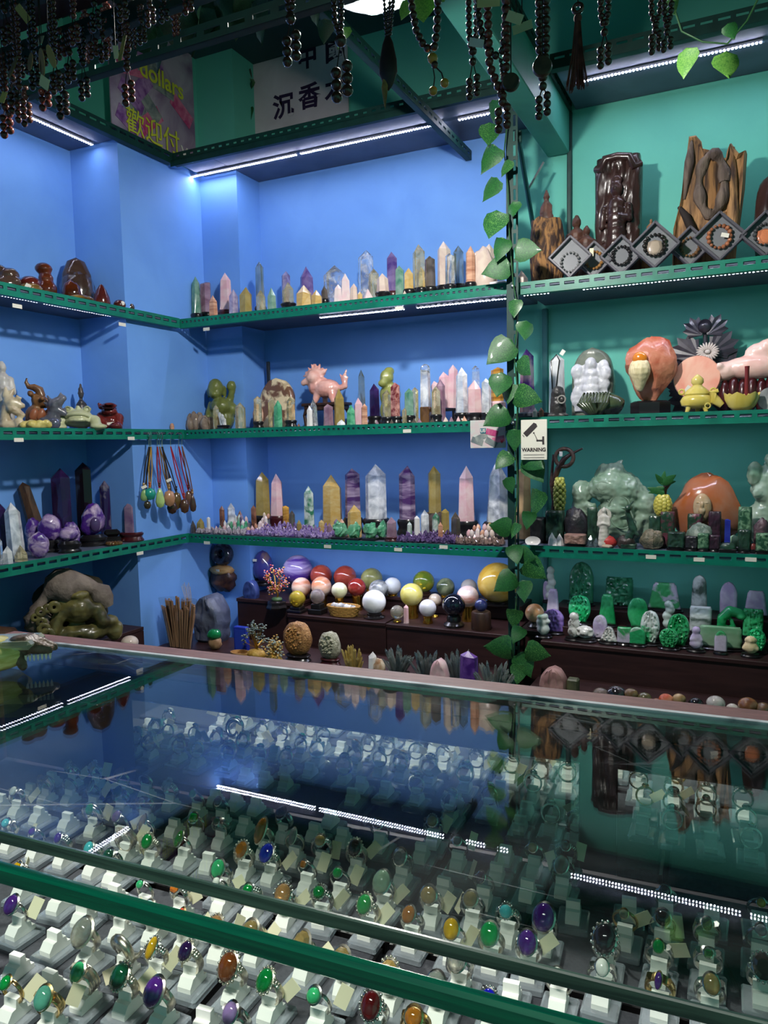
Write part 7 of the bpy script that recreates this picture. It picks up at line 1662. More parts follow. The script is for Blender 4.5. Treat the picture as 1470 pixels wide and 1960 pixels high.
# red lion dog
loc, h, w = lbox(B7, 4.083, 745, 952, 455, XA - .03, zz + .008); t = thing('red_lion', 'dark red glossy stone lion with open mouth and price sticker', 'carving', loc, R(40))
REDL = M('red_stone', S(112, 40, 36), .18, col2=S(86, 30, 30), scale=18, coat=.5)
sculpt('lion', [('e', 0, .01, h * .285, w * .40, w * .34, h * .28), ('e', w * .02, -.02, h * .66, w * .30, w * .28, h * .14), ('e', w * .02, -.02, h * .88, w * .30, w * .26, h * .12), ('e', w * .0, .03, h * .78, w * .27, w * .2, h * .18), ('e', w * .06, -.06, h * .93, w * .20, w * .16, h * .06), ('c', -w * .28, 0, h * .86, -w * .36, 0, h * .98, .014, .006), ('c', -w * .3, 0, h * .5, -w * .42, 0, h * .35, .02, .012), ('e', -w * .24, -.05, h * .08, .03, .035, .02), ('e', w * .26, -.05, h * .08, .03, .035, .02), ('c', -w * .3, .0, h * .4, -w * .28, -.03, h * .06, .026, .02), ('c', w * .34, 0, h * .4, w * .34, -.03, h * .06, .026, .02)], REDL, t, .005, 2, .001, 60)
MB().ball((w * .02, -.055, h * .77), (w * .22, .02, h * .045), 14, 8).build('mouth_hollow', M('mouth_dark', S(40, 14, 14), .5), t, 60); MB().box((w * .08, -w * .36, h * .16), (.034, .002, .018), 0, Euler((R(-8), R(-6), 0))).build('price_sticker', WHITEPAPER, t)
p = ony(357, 822, 3.30); t = thing('shot_stone', 'small brown pink stone nub at the shelf corner', 'stone', (-2.735, 3.14, zz)); MB().lathe([(.010, 0), (.012, .02), (.008, .034), (0, .038)], 14).build('stone', cm('peach'), t, 60)
# lower left shelf: amethysts
zz = ZS[3]
AMG = M('amethyst_geode', S(80, 40, 138), .12, trans=.15, col2=S(214, 190, 218), scale=18, bump=.5, bscale=60, lo=.46, hi=.66, coat=.4)
AMDK = M('amethyst_deep', S(54, 34, 84), .05, trans=.25, col2=S(24, 14, 44), scale=8, coat=.4); SMK = M('smoky_deep', S(36, 26, 34), .05, trans=.25, col2=S(22, 16, 26), scale=8, coat=.4)
def lpoint(x0, x1, top, X, mat, lb, base=None, tip=.6, taper=.9, lean=None, name='crystal_point'):
    loc, h, w = lbox(B2, 3.675, x0, x1, top, X, zz); t = thing(name, lb, 'crystal', loc, rnd.uniform(-.3, .3)); z0 = 0
    if base: plinth(t, w * 1.7, w * 1.4, .045 if base == 'wood' else .022, REDWOOD if base == 'wood' else BLACK); z0 = .042 if base == 'wood' else .02
    SEED[0] += 1; MB().crystal((0, 0, z0), h - z0, w, w * .85, tip, taper, 6, .2, SEED[0], lean).build('crystal', mat, t); return t
lpoint(345, 490, 205, XD + .02, AMDK, 'tall dark amethyst tower, left of two', None, .45, .95); lpoint(515, 645, 165, XD + .02, SMK, 'tallest dark smoky tower, right of two', None, .35, .95)
lpoint(692, 778, 292, XD + .02, M('amethyst_clear', S(66, 44, 104), .06, trans=.5, col2=S(206, 196, 206), scale=12, band=(1, 1, .6), lo=.45, hi=.62), 'slim amethyst wand turning clear towards its foot', None, .5, .9)
lpoint(860, 965, 430, XA - .03, M('amethyst_pale', S(124, 92, 144), .08, trans=.35, col2=S(176, 150, 176), scale=12), 'pale amethyst point on a dark red round base', 'wood', .6, .9)
lpoint(30, 160, 445, XB_ + .02, cm('cloud'), 'thick leaning clear quartz crystal', None, .5, .85, Euler((0, R(-6), 0)))
lpoint(8, 88, 752, XA + .012, cm('cloud'), 'short milky white point, front row left', None, .7, .9); lpoint(93, 192, 745, XA + .005, cm('citrine'), 'short white and yellow point, front row right', None, .6, .95); lpoint(-30, 14, 690, XA, cm('clear'), 'clear point cut by the left frame edge', None, .6, .9)
lpoint(-60, 40, 440, XD + .02, AMDK, 'dark amethyst point at the left frame edge behind clear quartz', None, .6, .9)
loc, h, w = lbox(B2, 3.675, 140, 315, 290, XD - .02, zz); t = thing('petrified_wood', 'leaning brown petrified wood piece with amethyst hollow', 'stone', loc, LR)
MB().crystal((.03, 0, 0), h, w * .66, w * .5, .3, .7, 7, .4, 3, Euler((0, R(-13), 0))).build('wood', M('petrified_brown', S(84, 56, 34), .5, col2=S(44, 30, 26), scale=14, band=(2, 2, .6), bump=.5), t, 40); MB().blob((-.01, -w * .26, h * .26), (w * .28, .03, h * .22), .2, 3, 16, 12, 3).build('amethyst_hollow', AMG, t, 50)
def geo(x0, x1, top, X, lb, base=True, sd=1, mat=None, prof='oval'):
    loc, h, w = lbox(B2, 3.675, x0, x1, top, X, zz); t = thing('amethyst_geode', lb, 'crystal', loc, LR, 'amethyst geodes on the lower left shelf'); zb = 0
    if base:
        zb = .05
        MB().lathe([(w * .55, 0), (w * .56, .008), (w * .46, .016), (w * .48, .022), (w * .56, .028), (w * .57, .040), (w * .48, .046), (w * .40, .054), (0, .05)], 28, sy=.6).build('base', BLACK, t, 40)
    b = MB().blob((0, 0, 0), (1, 1, 1), .16, 1.7, 24, 18, sd); hh = h - zb; v = []
    for q in b.v:
        u = (q[2] + 1) / 2; k = (1.15 - .35 * u) if prof == 'flame' else 1; v.append((q[0] * w * .46 * k + (.12 * w * (u - .3) if prof == 'flame' else 0), q[1] * w * .30 * k, zb + max(-.004, hh * .5 + q[2] * hh * .5)))
    b.v = v; b.build('stone', mat or AMG, t, 60); return t, h, w
geo(262, 428, 533, XB_ - .02, 'open lilac amethyst geode slice left of the purple flame', True, 2); geo(412, 552, 620, XA, 'rounded purple amethyst piece with cream foot on black base', True, 3)
geo(188, 342, 660, XA + .005, 'rough shiny amethyst chunk standing without base', False, 4)
t, h, w = geo(555, 728, 448, XB_ + .01, 'flame-shaped polished amethyst with dark centre on large black base', True, 5, None, 'flame'); MB().ball((.01, -w * .28, h * .5), (w * .2, .016, h * .17), 16, 12).build('dark_agate_window', M('grey_violet_agate', S(78, 60, 104), .12, coat=.5), t, 180)
geo(440, 560, 580, XB_ - .01, 'low purple geode arm beside the flame-shaped amethyst', False, 6)
loc, h, w = lbox(B2, 3.675, 715, 852, 632, XB_, zz); t = thing('lacquer_stand', 'empty stepped black lacquer stand', 'stand', loc, LR); MB().box((0, 0, h * .22), (w * .9, w * .6, h * .44), .006).box((0, 0, h * .7), (w * .8, w * .5, h * .5), .012).build('stand', BLACK, t)
loc, h, w = lbox(B2, 3.675, 745, 862, 742, XA + .02, zz); t = thing('bead_bracelet', 'brown tiger eye bead bracelet coiled at the shelf edge', 'bracelet', loc, LR); bm_ = BB('tigerbr', (104, 74, 36), .15)
for i in range(14): a = 2 * math.pi * i / 14; bead(t, bm_, (w * .38 * math.cos(a), w * .26 * math.sin(a), .010), .0098)
# pendants on wire hooks
XH = -2.688
PEND = [(985, 1040, 352, 440, (150, 186, 120), 'drop', 'pale green jade drop pendant, leftmost, white tag', (30, 26, 26)), (1012, 1095, 345, 432, (40, 160, 140), 'oval', 'turquoise carved oval pendant with yellow cord', (170, 130, 50)), (1090, 1155, 345, 487, (176, 206, 130), 'drop', 'long pale green jade drop pendant on red cords', (150, 24, 40)),
        (1148, 1230, 360, 478, (190, 140, 104), 'oval', 'beige and red mottled round pendant', (120, 90, 50)), (1010, 1062, 435, 495, (60, 54, 40), 'ball', 'dark olive ball pendant hanging lowest at left', (40, 30, 26)), (1205, 1275, 372, 500, (110, 84, 44), 'oval', 'golden brown ringed bead pendant', (40, 34, 34)),
        (1172, 1245, 440, 530, (66, 44, 34), 'ball', 'dark brown ball pendant below the beige one', (40, 30, 26)), (1262, 1330, 420, 525, (84, 56, 40), 'oval', 'brown amber ball pendant on red ribbon', (160, 28, 44)), (1300, 1352, 360, 470, (120, 86, 70), 'oval', 'brown striped oval pendant near the right end', (150, 24, 40)), (1330, 1378, 392, 515, (74, 54, 44), 'drop', 'flat brown carved drop pendant, rightmost', (110, 70, 50))]
zrail = ZS[2] - .02
for i, (x0, x1, y0, y1, c, kind, lb, cc) in enumerate(PEND):
    pa = onx(*B2((x0 + x1) / 2, y0), XH + .018 * (i % 4)); pb = onx(*B2((x0 + x1) / 2, y1), XH + .018 * (i % 4)); k = mpp(pa) / 3.675; w = (x1 - x0) * k; hh = pa[2] - pb[2]
    hx = B2((1045, 1060, 1105, 1120, 1050, 1135, 1140, 1198, 1255, 1278)[i], 5); ph = onx(hx[0], hx[1], XH + .018 * (i % 4))
    t = thing('hanging_pendant', lb, 'pendant', pa, LR, 'pendants hanging in the corner')
    MB().lathe([(0, -hh)] + ([(w * .38, -hh * .92), (w * .5, -hh * .68), (w * .36, -hh * .3), (w * .14, -hh * .05)] if kind == 'drop' else [(w * .36, -hh * .88), (w * .5, -hh * .5), (w * .36, -hh * .12)]) + [(0, 0)], 18, sy=.6).build('stone', M('pend%d' % i, S(*c), .2, trans=.1, col2=tuple(q * .7 for q in S(*c)), scale=26, coat=.4), t, 180)
    m_ = Matrix.Rotation(-LR, 3, 'Z'); top = m_ @ Vector((ph[0] - pa[0], ph[1] - pa[1], zrail - .065 - pa[2]))
    L_ = top.length
    for s_ in (-1, 1): MB().tube([(s_ * .003, 0, 0), top * .5 + Vector((s_ * .008, 0, 0)), top], .0032, 5).build('cord', M('cord%d%d%d' % cc, S(*cc), .7), t, 60)
    for q in (.012, .024): bead(t, BB('pendbead%d' % (i % 3), ((206, 170, 110), (190, 90, 50), (60, 40, 30))[i % 3], .2), (0, 0, q), .0065)
    MB().tube([top, top + Vector((0, 0, .03)), top + Vector((.006, -.006, .055)), top + Vector((0, 0, .072)), top + Vector((-.012, .010, .062))], .0016, 5).build('wire_hook', STEEL, t, 60)
    if i in (0, 3): MB().box((0, -.012, .01 + .04 * (i == 3)), (.026, .001, .014), 0, Euler((0, R(-25), 0))).build('price_tag', WHITEPAPER, t)
# carved boulder with toad in its hollow, on the low left ledge
loc, h, w = lbox(B5, 3.0625, 190, 645, 125, -2.81, .385); t = thing('carved_boulder', 'large taupe boulder hollowed and carved with a dark green toad and coins', 'carving', loc, LR)
ROCK = M('taupe_rock', S(138, 124, 114), .75, col2=S(104, 92, 84), scale=14, bump=.5, bscale=50); DKJ = M('olive_carving', S(116, 108, 62), .3, col2=S(64, 60, 36), scale=14, coat=.3, bump=.2)
b = MB().blob((0, .05, h * .48), (w * .46, .11, h * .54), .14, 1.8, 30, 20, 11, floor=0); b.build('boulder_back', M('boulder_inner', S(64, 58, 38), .5, col2=S(40, 38, 26), scale=14), t, 60)
pts = []; rad = []
for i in range(15):
    a = R(205 - i * 14); pts.append((w * .42 * math.cos(a) * (1 if i < 9 else .96), -.08, h * .42 + h * .48 * math.sin(a))); rad.append(.042 + .022 * math.sin(i * 1.1) + (.02 if 5 < i < 11 else 0) - (.02 if i > 12 else 0))
MB().tube(pts, rad, 12).build('rock_rim', ROCK, t, 60)
sculpt('carved_toad', [('e', .02, -.07, h * .52, w * .25, .085, h * .24), ('e', .02, -.09, h * .74, w * .15, .06, h * .08), ('c', -.05, -.1, h * .5, -.09, -.12, h * .22, .035, .03), ('c', .09, -.1, h * .5, .12, -.12, h * .3, .035, .03), ('e', -.05, -.1, h * .66, .03, .03, .026), ('e', 0, -.09, h * .16, w * .3, .05, h * .1), ('e', .1, -.09, h * .14, .05, .04, .04), ('e', .15, -.08, h * .24, .04, .04, .035), ('e', .06, -.11, h * .1, .05, .03, .03), ('e', -.03, -.11, h * .09, .04, .03, .035), ('e', .17, -.07, h * .1, .04, .04, .05)], DKJ, t, .008, 2, .005, 30)
for i, (x, z, r_) in enumerate(((-.20, .56, .022), (-.165, .60, .020), (-.13, .61, .026), (-.20, .40, .022), (-.19, .30, .026), (-.175, .20, .03), (-.23, .48, .018))): MB().torus((x * w / .46 + .02, -.15, z * h), r_ * .7, r_ * .42, 16, 7, None, .6).build('carved_coin', DKJ, t, 60)
# beast, dragon disc and Buddhas of the middle crystal shelf
def bx(x0, x1, top, Y, z0): return box_at(lambda a, b_: (340 + a / 2.227, 660 + b_ / 2.227), x0 * 1.0, x1 * 1.0, top, Y, z0)
def bbox(x0, x1, top, Y, z0):
    px, py = Z8((x0 + x1) / 2, top); p = ony(px, py, Y); k = mpp(p) / 2.227; return (p[0], p[1], z0), p[2] - z0, (x1 - x0) * k
OLJ = M('olive_jade', S(112, 120, 62), .3, col2=S(84, 92, 44), scale=12, coat=.3, bump=.15); OLJ2 = M('light_olive_jade', S(150, 154, 84), .28, col2=S(122, 128, 62), scale=12, coat=.3)
loc, h, w = bbox(118, 255, 142, 3.42, ZS[2]); t = thing('buddha_carving', 'olive green laughing Buddha carving with raised arm and sack', 'carving', loc, R(20))
sculpt('carving', [('e', -w * .05, 0, h * .22, w * .42, w * .32, h * .24), ('e', -w * .02, -.02, h * .45, w * .34, w * .30, h * .18), ('e', -w * .16, -.02, h * .80, w * .25, w * .22, h * .19), ('e', -w * .16, -.04, h * .69, w * .20, w * .2, h * .09), ('e', -w * .42, 0, h * .74, w * .06, w * .08, h * .12), ('e', w * .09, 0, h * .74, w * .06, w * .08, h * .12), ('e', -w * .26, -.02 - w * .19, h * .75, w * .07, w * .06, h * .045), ('e', -w * .06, -.02 - w * .19, h * .75, w * .07, w * .06, h * .045), ('c', w * .2, 0, h * .45, w * .36, -.01, h * .78, w * .12, w * .10), ('e', w * .33, -.01, h * .84, w * .15, w * .14, h * .11), ('c', -w * .36, 0, h * .5, -w * .44, -.03, h * .26, w * .11, w * .09), ('e', w * .3, .0, h * .4, w * .18, w * .18, h * .13), ('e', -w * .17, -.02 - w * .2, h * .77, .008, .012, .010)], OLJ, t, .006, 3, .002, 50)
loc, h, w = bbox(852, 955, 95, 3.50, ZS[2]); t = thing('buddha_carving', 'green jade hooded monk bust behind the red flecked point', 'carving', loc, 0)
sculpt('carving', [('e', 0, 0, h * .25, w * .46, w * .34, h * .28), ('e', -.0, 0, h * .52, w * .48, w * .32, h * .22), ('e', -w * .1, -.01, h * .82, w * .30, w * .28, h * .14), ('e', -w * .06, .01, h * .93, w * .22, w * .22, h * .08), ('e', -w * .18, -.04, h * .72, w * .2, w * .16, h * .07), ('e', -w * .14, -.01 - w * .25, h * .83, .008, .012, .012), ('c', w * .2, -.02, h * .5, w * .1, -.06, h * .32, .02, .018)], OLJ2, t, .006, 3, .0015, 50)
loc, h, w = bbox(368, 402, 72, 3.60, ZS[2]); t = thing('black_pole', 'thin black upright stand pole behind the stone disc', 'stand', loc); MB().box((0, 0, h / 2), (.020, .012, h), .002).build('pole', BLACK, t); MB().box((0, 0, .006), (.08, .05, .012), .003).build('foot', BLACK, t)
loc, h, w = bbox(332, 500, 142, 3.45, ZS[2]); t = thing('map_stone', 'round cream stone slice with brown map-like pattern', 'stone', loc)
MAP = M('cream_map_stone', S(226, 206, 168), .3, col2=S(110, 76, 56), scale=13, detail=8, lo=.46, hi=.54, coat=.3)
carved(h, w, .05, 'dome', 6, .02, 4, 18, 22, .05).build('slab', MAP, t, 60, rot=(R(-5), 0, 0)); MB().blob((-w * .5, -.01, h * .24), (w * .16, .035, h * .26), .1, 2, 14, 10, 3, floor=0).build('pink_lobe', M('pink_lobe', S(206, 160, 140), .35, col2=S(226, 190, 168), scale=12), t, 60)
loc, h, w = bbox(515, 745, 78, 3.50, ZS[2]); t = thing('pink_beast', 'pink stone dragon-headed beast standing on a carved wooden table', 'carving', loc)
PINKST = M('pink_stone', S(230, 160, 146), .22, trans=.08, col2=S(240, 192, 178), scale=12, coat=.4); zt = h * .38; hb = h - zt
sculpt('beast', [*[('c', -w * .20, -.01, zt + hb * .66, -w * .20 + w * .22 * math.cos(q), -.012, zt + hb * (.68 + .31 * math.sin(q)), .014, .005) for q in (.3, .7, 1.1, 1.5, 1.9, 2.3, -.2, 2.8)], ('e', w * .02, 0, zt + hb * .36, w * .27, .055, hb * .24), ('e', -w * .22, -.01, zt + hb * .66, w * .15, .05, hb * .20), ('c', -w * .2, 0, zt + hb * .4, -w * .22, 0, zt + hb * .6, .045, .045), ('c', -w * .30, -.02, zt + hb * .60, -w * .42, -.03, zt + hb * .52, .026, .016), ('c', -w * .28, -.01, zt + hb * .74, -w * .40, -.01, zt + hb * .80, .018, .006), ('c', -w * .22, 0, zt + hb * .8, -w * .24, 0, zt + hb * .99, .016, .005), ('c', -w * .15, 0, zt + hb * .78, -w * .12, 0, zt + hb * .98, .016, .005), ('c', -w * .1, 0, zt + hb * .7, w * .02, 0, zt + hb * .84, .018, .006), ('c', -w * .32, -.01, zt + hb * .7, -w * .46, -.01, zt + hb * .70, .012, .005),
  ('c', -w * .14, -.02, zt + hb * .25, -w * .18, -.03, zt + .012, .022, .016), ('c', -w * .08, .03, zt + hb * .25, -w * .08, .03, zt + .012, .022, .016), ('c', w * .16, -.02, zt + hb * .25, w * .2, -.03, zt + .012, .026, .016), ('c', w * .14, .03, zt + hb * .25, w * .14, .03, zt + .012, .024, .016), ('c', w * .24, 0, zt + hb * .34, w * .40, 0, zt + hb * .40, .018, .016), ('c', w * .40, 0, zt + hb * .40, w * .40, 0, zt + hb * .66, .016, .012), ('c', w * .38, 0, zt + hb * .62, w * .44, 0, zt + hb * .80, .012, .004), ('c', w * .36, 0, zt + hb * .55, w * .30, 0, zt + hb * .70, .010, .004), ('c', w * .40, 0, zt + hb * .5, w * .47, 0, zt + hb * .62, .010, .004)], PINKST, t, .005, 2, .002, 50)
MB().box((0, 0, zt - .008), (w * .9, .10, .016), .004).box((0, 0, zt - .026), (w * .8, .085, .02), .002).build('table_top', DARKWOOD, t)
for s_ in (-1, 1):
    for q in (-1, 1): MB().tube([(s_ * w * .36, q * .035, zt - .03), (s_ * w * .40, q * .04, zt * .5), (s_ * w * .36, q * .036, 0)], [.012, .009, .011], 8).build('leg', DARKWOOD, t, 60)
# skull-like specimen, amber shell block and dome at the left end of the glass counter
P = CR @ Vector((CL + .045, .235, ZG)) + C0
p = onz(34, 1262, ZG + .012)
t = thing('resin_specimen', 'clear resin block with pale yellow shell and a toothed brown jaw, at the counter corner', 'ornament', (p[0], p[1], ZG + .0015), R(30))
k = mpp(p)
MB().blob((-.03, 0, .018), (.042, .035, .0195), .1, 2, 20, 12, 4, floor=0).build('yellow_shell', M('yellow_shell', S(236, 226, 150), .25, trans=.0, col2=S(200, 184, 90), scale=40, band=(1, 1, 5), coat=.4), t, 60)
MB().box((-.015, .006, .030), (.075, .05, .010), .004).build('resin_top', M('resin_clear', S(200, 206, 180), .08, trans=.6), t)
sculpt('jaw', [('c', .005, .0, .028, .036, -.004, .022, .011, .006), ('c', .012, .012, .03, .04, .006, .022, .009, .005), ('c', .0, -.004, .022, .012, -.016, .006, .009, .005), ('e', .006, 0, .03, .016, .014, .010)], M('jaw_brown', S(120, 100, 84), .4, col2=S(80, 62, 50), scale=60, bump=.3), t, .002, 2, .0008, 160)
b = MB()
for i in range(7): b.lathe([(.0018, 0), (.0012, -.005), (0, -.008)], 6, (.014 + i * .0042, -.012 + i * .001, .018))
b.build('teeth', M('tooth_white', S(230, 226, 210), .3), t, 60)
p = onx(-12, 1214, -2.90); t = thing('geode_dome', 'brown agate half dome with dark glossy rim, left frame edge', 'stone', (p[0], p[1], .36), LR)
MB().lathe([(.10, 0), (.13, .02), (.125, .07), (.085, .13), (0, .15)], 24, sy=.6).build('dome', M('agate_dome', S(96, 66, 46), .3, col2=S(56, 46, 44), scale=12, coat=.4), t, 60)

# ------------------------------------------------------------------ hanging rack over the counter with bead strings, leaves and signs
ZK = 2.10
t = thing('hanging_rack', 'added shade board over slotted bars above the counter that carry the bead strings', 'rack', (-.7, .525, ZK))
MB().box((0, .0, .03), (2.5, 1.31, .02), .003).build('top_board', BROWNBOARD, t)  # board added to cast shade on the back half of the ring trays
for y in (.395, .535, .675, .80): slotted(2.5, .035, .0605, .042, .010, -.018).build('slotted_bar', DGREEN, t, loc=(-1.25, y, .02))
for x in (-1.1, 1.1): MB().tube([(x, -.3, .04), (x, -.3, CZ - ZK)], .008, 6).tube([(x, .5, .04), (x, .5, CZ - ZK)], .008, 6).build('drop_rod', DGREEN, t)
WOODB = BB('darkwood', (84, 50, 40), .25); WOODR = BB('redwood', (112, 56, 46), .25); WOODK = BB('blackwood', (56, 40, 36), .22); AMBB = BB('amberb', (226, 160, 66), .2)
CORDM = M('dark_cord', S(44, 28, 26), .7)
HN = [0]
def strand(t, P, r_, mat, o):
    """beads strung along a polyline"""
    d = 0.0; last = None; acc = 0.0
    P = [Vector(p) for p in P]
    MB().tube([p - o for p in P], .0009, 4).build('cord', CORDM, t)
    pos = P[0].copy(); need = r_
    for a, b_ in zip(P, P[1:]):
        L = (b_ - a).length
        if L < 1e-6: continue
        s = need
        while s < L:
            bead(t, mat, a.lerp(b_, s / L) - o, r_ * .98); s += 2 * r_
        need = s - L
def mala(label, xk, yk, yb, dpx, spx=None, Y=1.2, top=(-6, 6), n=3, mat=WOODB, group='bead strings hanging above the counter', loop=None, knot=True, tails=2, disc=None):
    """xk,yk: knot; yb: lowest bead; dpx: tail bead size, spx: strand bead size, in photo pixels on plane Y"""
    K = Vector(ony(xk, yk, Y).tolist()); k = mpp(K)
    x0 = K.x + top[0] * k; x1 = K.x + top[1] * k
    t = thing('bead_string', label, 'prayer beads', K, 0, group)
    zt = ZK + .02
    zin = min(ony(xk, -60, Y)[2], zt - .01)
    r_s = (spx or dpx * .7) * k / 2
    L = []
    for xx in (x0, x1):
        MB().tube([Vector((xx, K.y, zin)) - K, Vector((xx, K.y, zt)) - K], .0011, 4).build('cord', CORDM, t)
        strand(t, [(xx, K.y, zin), (K.x + (xx - K.x) * .85, K.y, K.z + (zin - K.z) * .3), (K.x, K.y, K.z + r_s)], r_s, mat, K)
    r_t = dpx * k / 2
    if knot: bead(t, mat, (0, 0, 0), r_t * 1.05)
    zb = K.z - (yb - yk) * k
    if disc:
        MB().lathe([(disc * k, -.004), (disc * k * 1.03, 0), (disc * k, .004)], 24, (0, .006, 0), 1, 1, Euler((R(90), 0, R(15)))).build('guru_disc', M('disc_wood', S(110, 78, 52), .4, col2=S(70, 46, 32), scale=40), t, 40)
    for s in range(tails):
        dx = (s - (tails - 1) / 2) * 2.05 * r_t; b0 = Vector((dx, .002 * s, (zb - K.z) + r_t + 2 * r_t * (n - 1) + (r_t * .8 * (s % 2))))
        MB().tube([Vector((0, 0, 0)), b0], .001, 4).build('cord', CORDM, t)
        for j in range(n): bead(t, mat, b0 - Vector((0, 0, 2 * r_t * j)), r_t)
    return t
# strings in the middle and right, left to right
mala('bead string with two three-bead tails over the Chinese sign, left', 556, 36, 122, 19, 15, 1.2)
mala('larger bead string with two three-bead tails over the sign, right', 652, 78, 190, 22, 12, 1.2, (-14, 3))
mala('small dark bead string with paired tails left of the post', 905, 118, 188, 14, 13, 1.2, (-8, 9))
mala('long bead string with round disc and reddish tails before the post', 962, 195, 252, 16, 17, 1.06, (-30, 10), disc=None, mat=WOODR)
mala('bead string with round dark disc and paired tails right of the post', 1039, 165, 226, 15, 17, 1.06, (-7, 7))
mala('short bead string with paired tails right of the tassel', 1157, 62, 128, 14, 13, 1.2, (-8, 8))
mala('bead bunch with dark tails near the top right leaves', 1255, 58, 102, 13, 12, 1.2, (-9, 9), 3)
mala('second bead bunch with tails beside the right leaves', 1277, 62, 98, 12, 12, 1.06, (-6, 8), 2)
for (x, y, r_, lb) in ((978, 158, 17, 'round dark wooden disc bead hanging with the long string before the post'), (1038, 128, 19, 'round dark wooden disc hanging right of the post')):
    p = ony(x, y, 1.05); k = mpp(p); t = thing('wooden_disc', lb, 'pendant', p)
    MB().lathe([(r_ * k * .9, -.005), (r_ * k, 0), (r_ * k * .9, .005)], 26, (0, 0, 0), 1, 1, Euler((R(90), 0, R(12)))).build('disc', M('disc_wood', S(92, 66, 50), .35, col2=S(60, 42, 34), scale=40), t, 40)
    MB().tube([(0, 0, r_ * k), (0, 0, ZK + .02 - p[2])], .0012, 4).build('cord', CORDM, t)
# loop necklace with amber beads
K = Vector(ony(828, 112, 1.2).tolist()); k = mpp(K)
t = thing('bead_string', 'looped necklace of big dark beads with amber bead and two amber drops', 'prayer beads', K, 0, 'bead strings hanging above the counter')
pl = [Vector(ony(x, y, 1.2).tolist()) for x, y in ((783, -40), (788, 10), (797, 60), (810, 85), (826, 100))]; prr = [Vector(ony(x, y, 1.2).tolist()) for x, y in ((838, -40), (838, 20), (836, 60), (832, 86), (829, 98))]
strand(t, pl, 7.5 * k, WOODB, K); strand(t, prr, 8 * k, WOODB, K)
for q in (pl[0], prr[0]): MB().tube([q - K, Vector((q.x, q.y, ZK + .02)) - K], .0011, 4).build('cord', CORDM, t)
bead(t, AMBB, (0, 0, 0), 10 * k); bead(t, WOODB, Vector(ony(832, 124, 1.2).tolist()) - K, 7 * k)
for (x, y) in ((829, 174), (851, 159)):
    q = Vector(ony(x, y, 1.2).tolist()) - K; bead(t, AMBB, q, 8.5 * k); MB().tube([(0, 0, -10 * k), q * .6 + Vector((.003, 0, 0)), q], .0012, 4).build('cord', CORDM, t)
# extra loop of big beads meeting at the long string
K = Vector(ony(958, 112, 1.06).tolist()); k = mpp(K)
t = thing('bead_string', 'wide V-shaped loop of big dark beads above the post', 'prayer beads', K, 0, 'bead strings hanging above the counter')
for pts in (((913, -40), (916, 30), (924, 75), (940, 100), (957, 112)), ((967, -40), (967, 30), (966, 70), (962, 95), (958, 108))):
    P = [Vector(ony(x, y, 1.06).tolist()) for x, y in pts]; strand(t, P, 7.5 * k, WOODK, K); MB().tube([P[0] - K, Vector((P[0].x, P[0].y, ZK + .02)) - K], .0011, 4).build('cord', CORDM, t)
strand(t, [K, Vector(ony(962, 150, 1.06).tolist()), Vector(ony(961, 186, 1.06).tolist())], 4.2 * k, WOODK, K)
# seed pod and tassels
K = Vector(ony(742, 75, 1.2).tolist()); k = mpp(K)
t = thing('seed_pod', 'dark brown seed pod with golden split tip hanging below the bulb', 'pendant', K)
MB().lathe([(0, -95 * k), (9 * k, -86 * k), (19 * k, -62 * k), (18 * k, -40 * k), (11 * k, -8 * k), (4 * k, 8 * k), (0, 10 * k)], 18, sy=.5).build('pod', M('pod_brown', S(58, 40, 40), .45, col2=S(40, 28, 28), scale=30), t, 60)
MB().lathe([(0, -130 * k), (4 * k, -110 * k), (7 * k, -88 * k), (3 * k, -70 * k), (0, -68 * k)], 10, (-6 * k, -.004, 0), 1, .4).build('golden_tip', M('gold_tip', S(196, 150, 90), .4, col2=S(120, 84, 50), scale=40), t, 60)
for dx in (-5, 5, 12): strand(t, [Vector((K.x + dx * k * 1.6, K.y, ony(742, -40, 1.2)[2])), Vector((K.x + dx * k * .4, K.y, K.z + 4 * k))], 4 * k, WOODK, K)
MB().tube([(0, 0, 10 * k), (0, 0, ZK + .02 - K.z)], .0012, 4).build('cord', CORDM, t)
K = Vector(ony(1106, 16, 1.2).tolist()); k = mpp(K)
t = thing('tassel', 'long reddish brown silk tassel with dark ring bead, right of post', 'tassel', K)
MB().torus((0, 0, 0), 8 * k, 4 * k, 18, 8).build('ring_bead', M('beadmat_darkwood', (0, 0, 0)), t, 60); MB().tube([(0, 0, 10 * k), (0, 0, ZK + .02 - K.z)], .0012, 4).build('cord', CORDM, t)
MB().ball((0, 0, -18 * k), (8 * k, 8 * k, 8 * k), 12, 8).build('tassel_head', M('tassel_brown', S(92, 50, 44), .8), t, 60)
b = MB()
for i in range(90):
    a = rnd.uniform(0, 6.28); q = rnd.random() ** .5; e = Vector((q * 22 * k * math.cos(a) - 1 * k, q * 10 * k * math.sin(a), -(140 + rnd.uniform(-6, 12)) * k)); b.tube([(q * 5 * k * math.cos(a), q * 5 * k * math.sin(a), -20 * k), e * .5 + Vector((0, 0, -12 * k)), e], .0007, 3)
stuff(b.build('silk_threads', M('tassel_thread', S(120, 66, 56), .7, col2=S(84, 44, 40), scale=60), t))
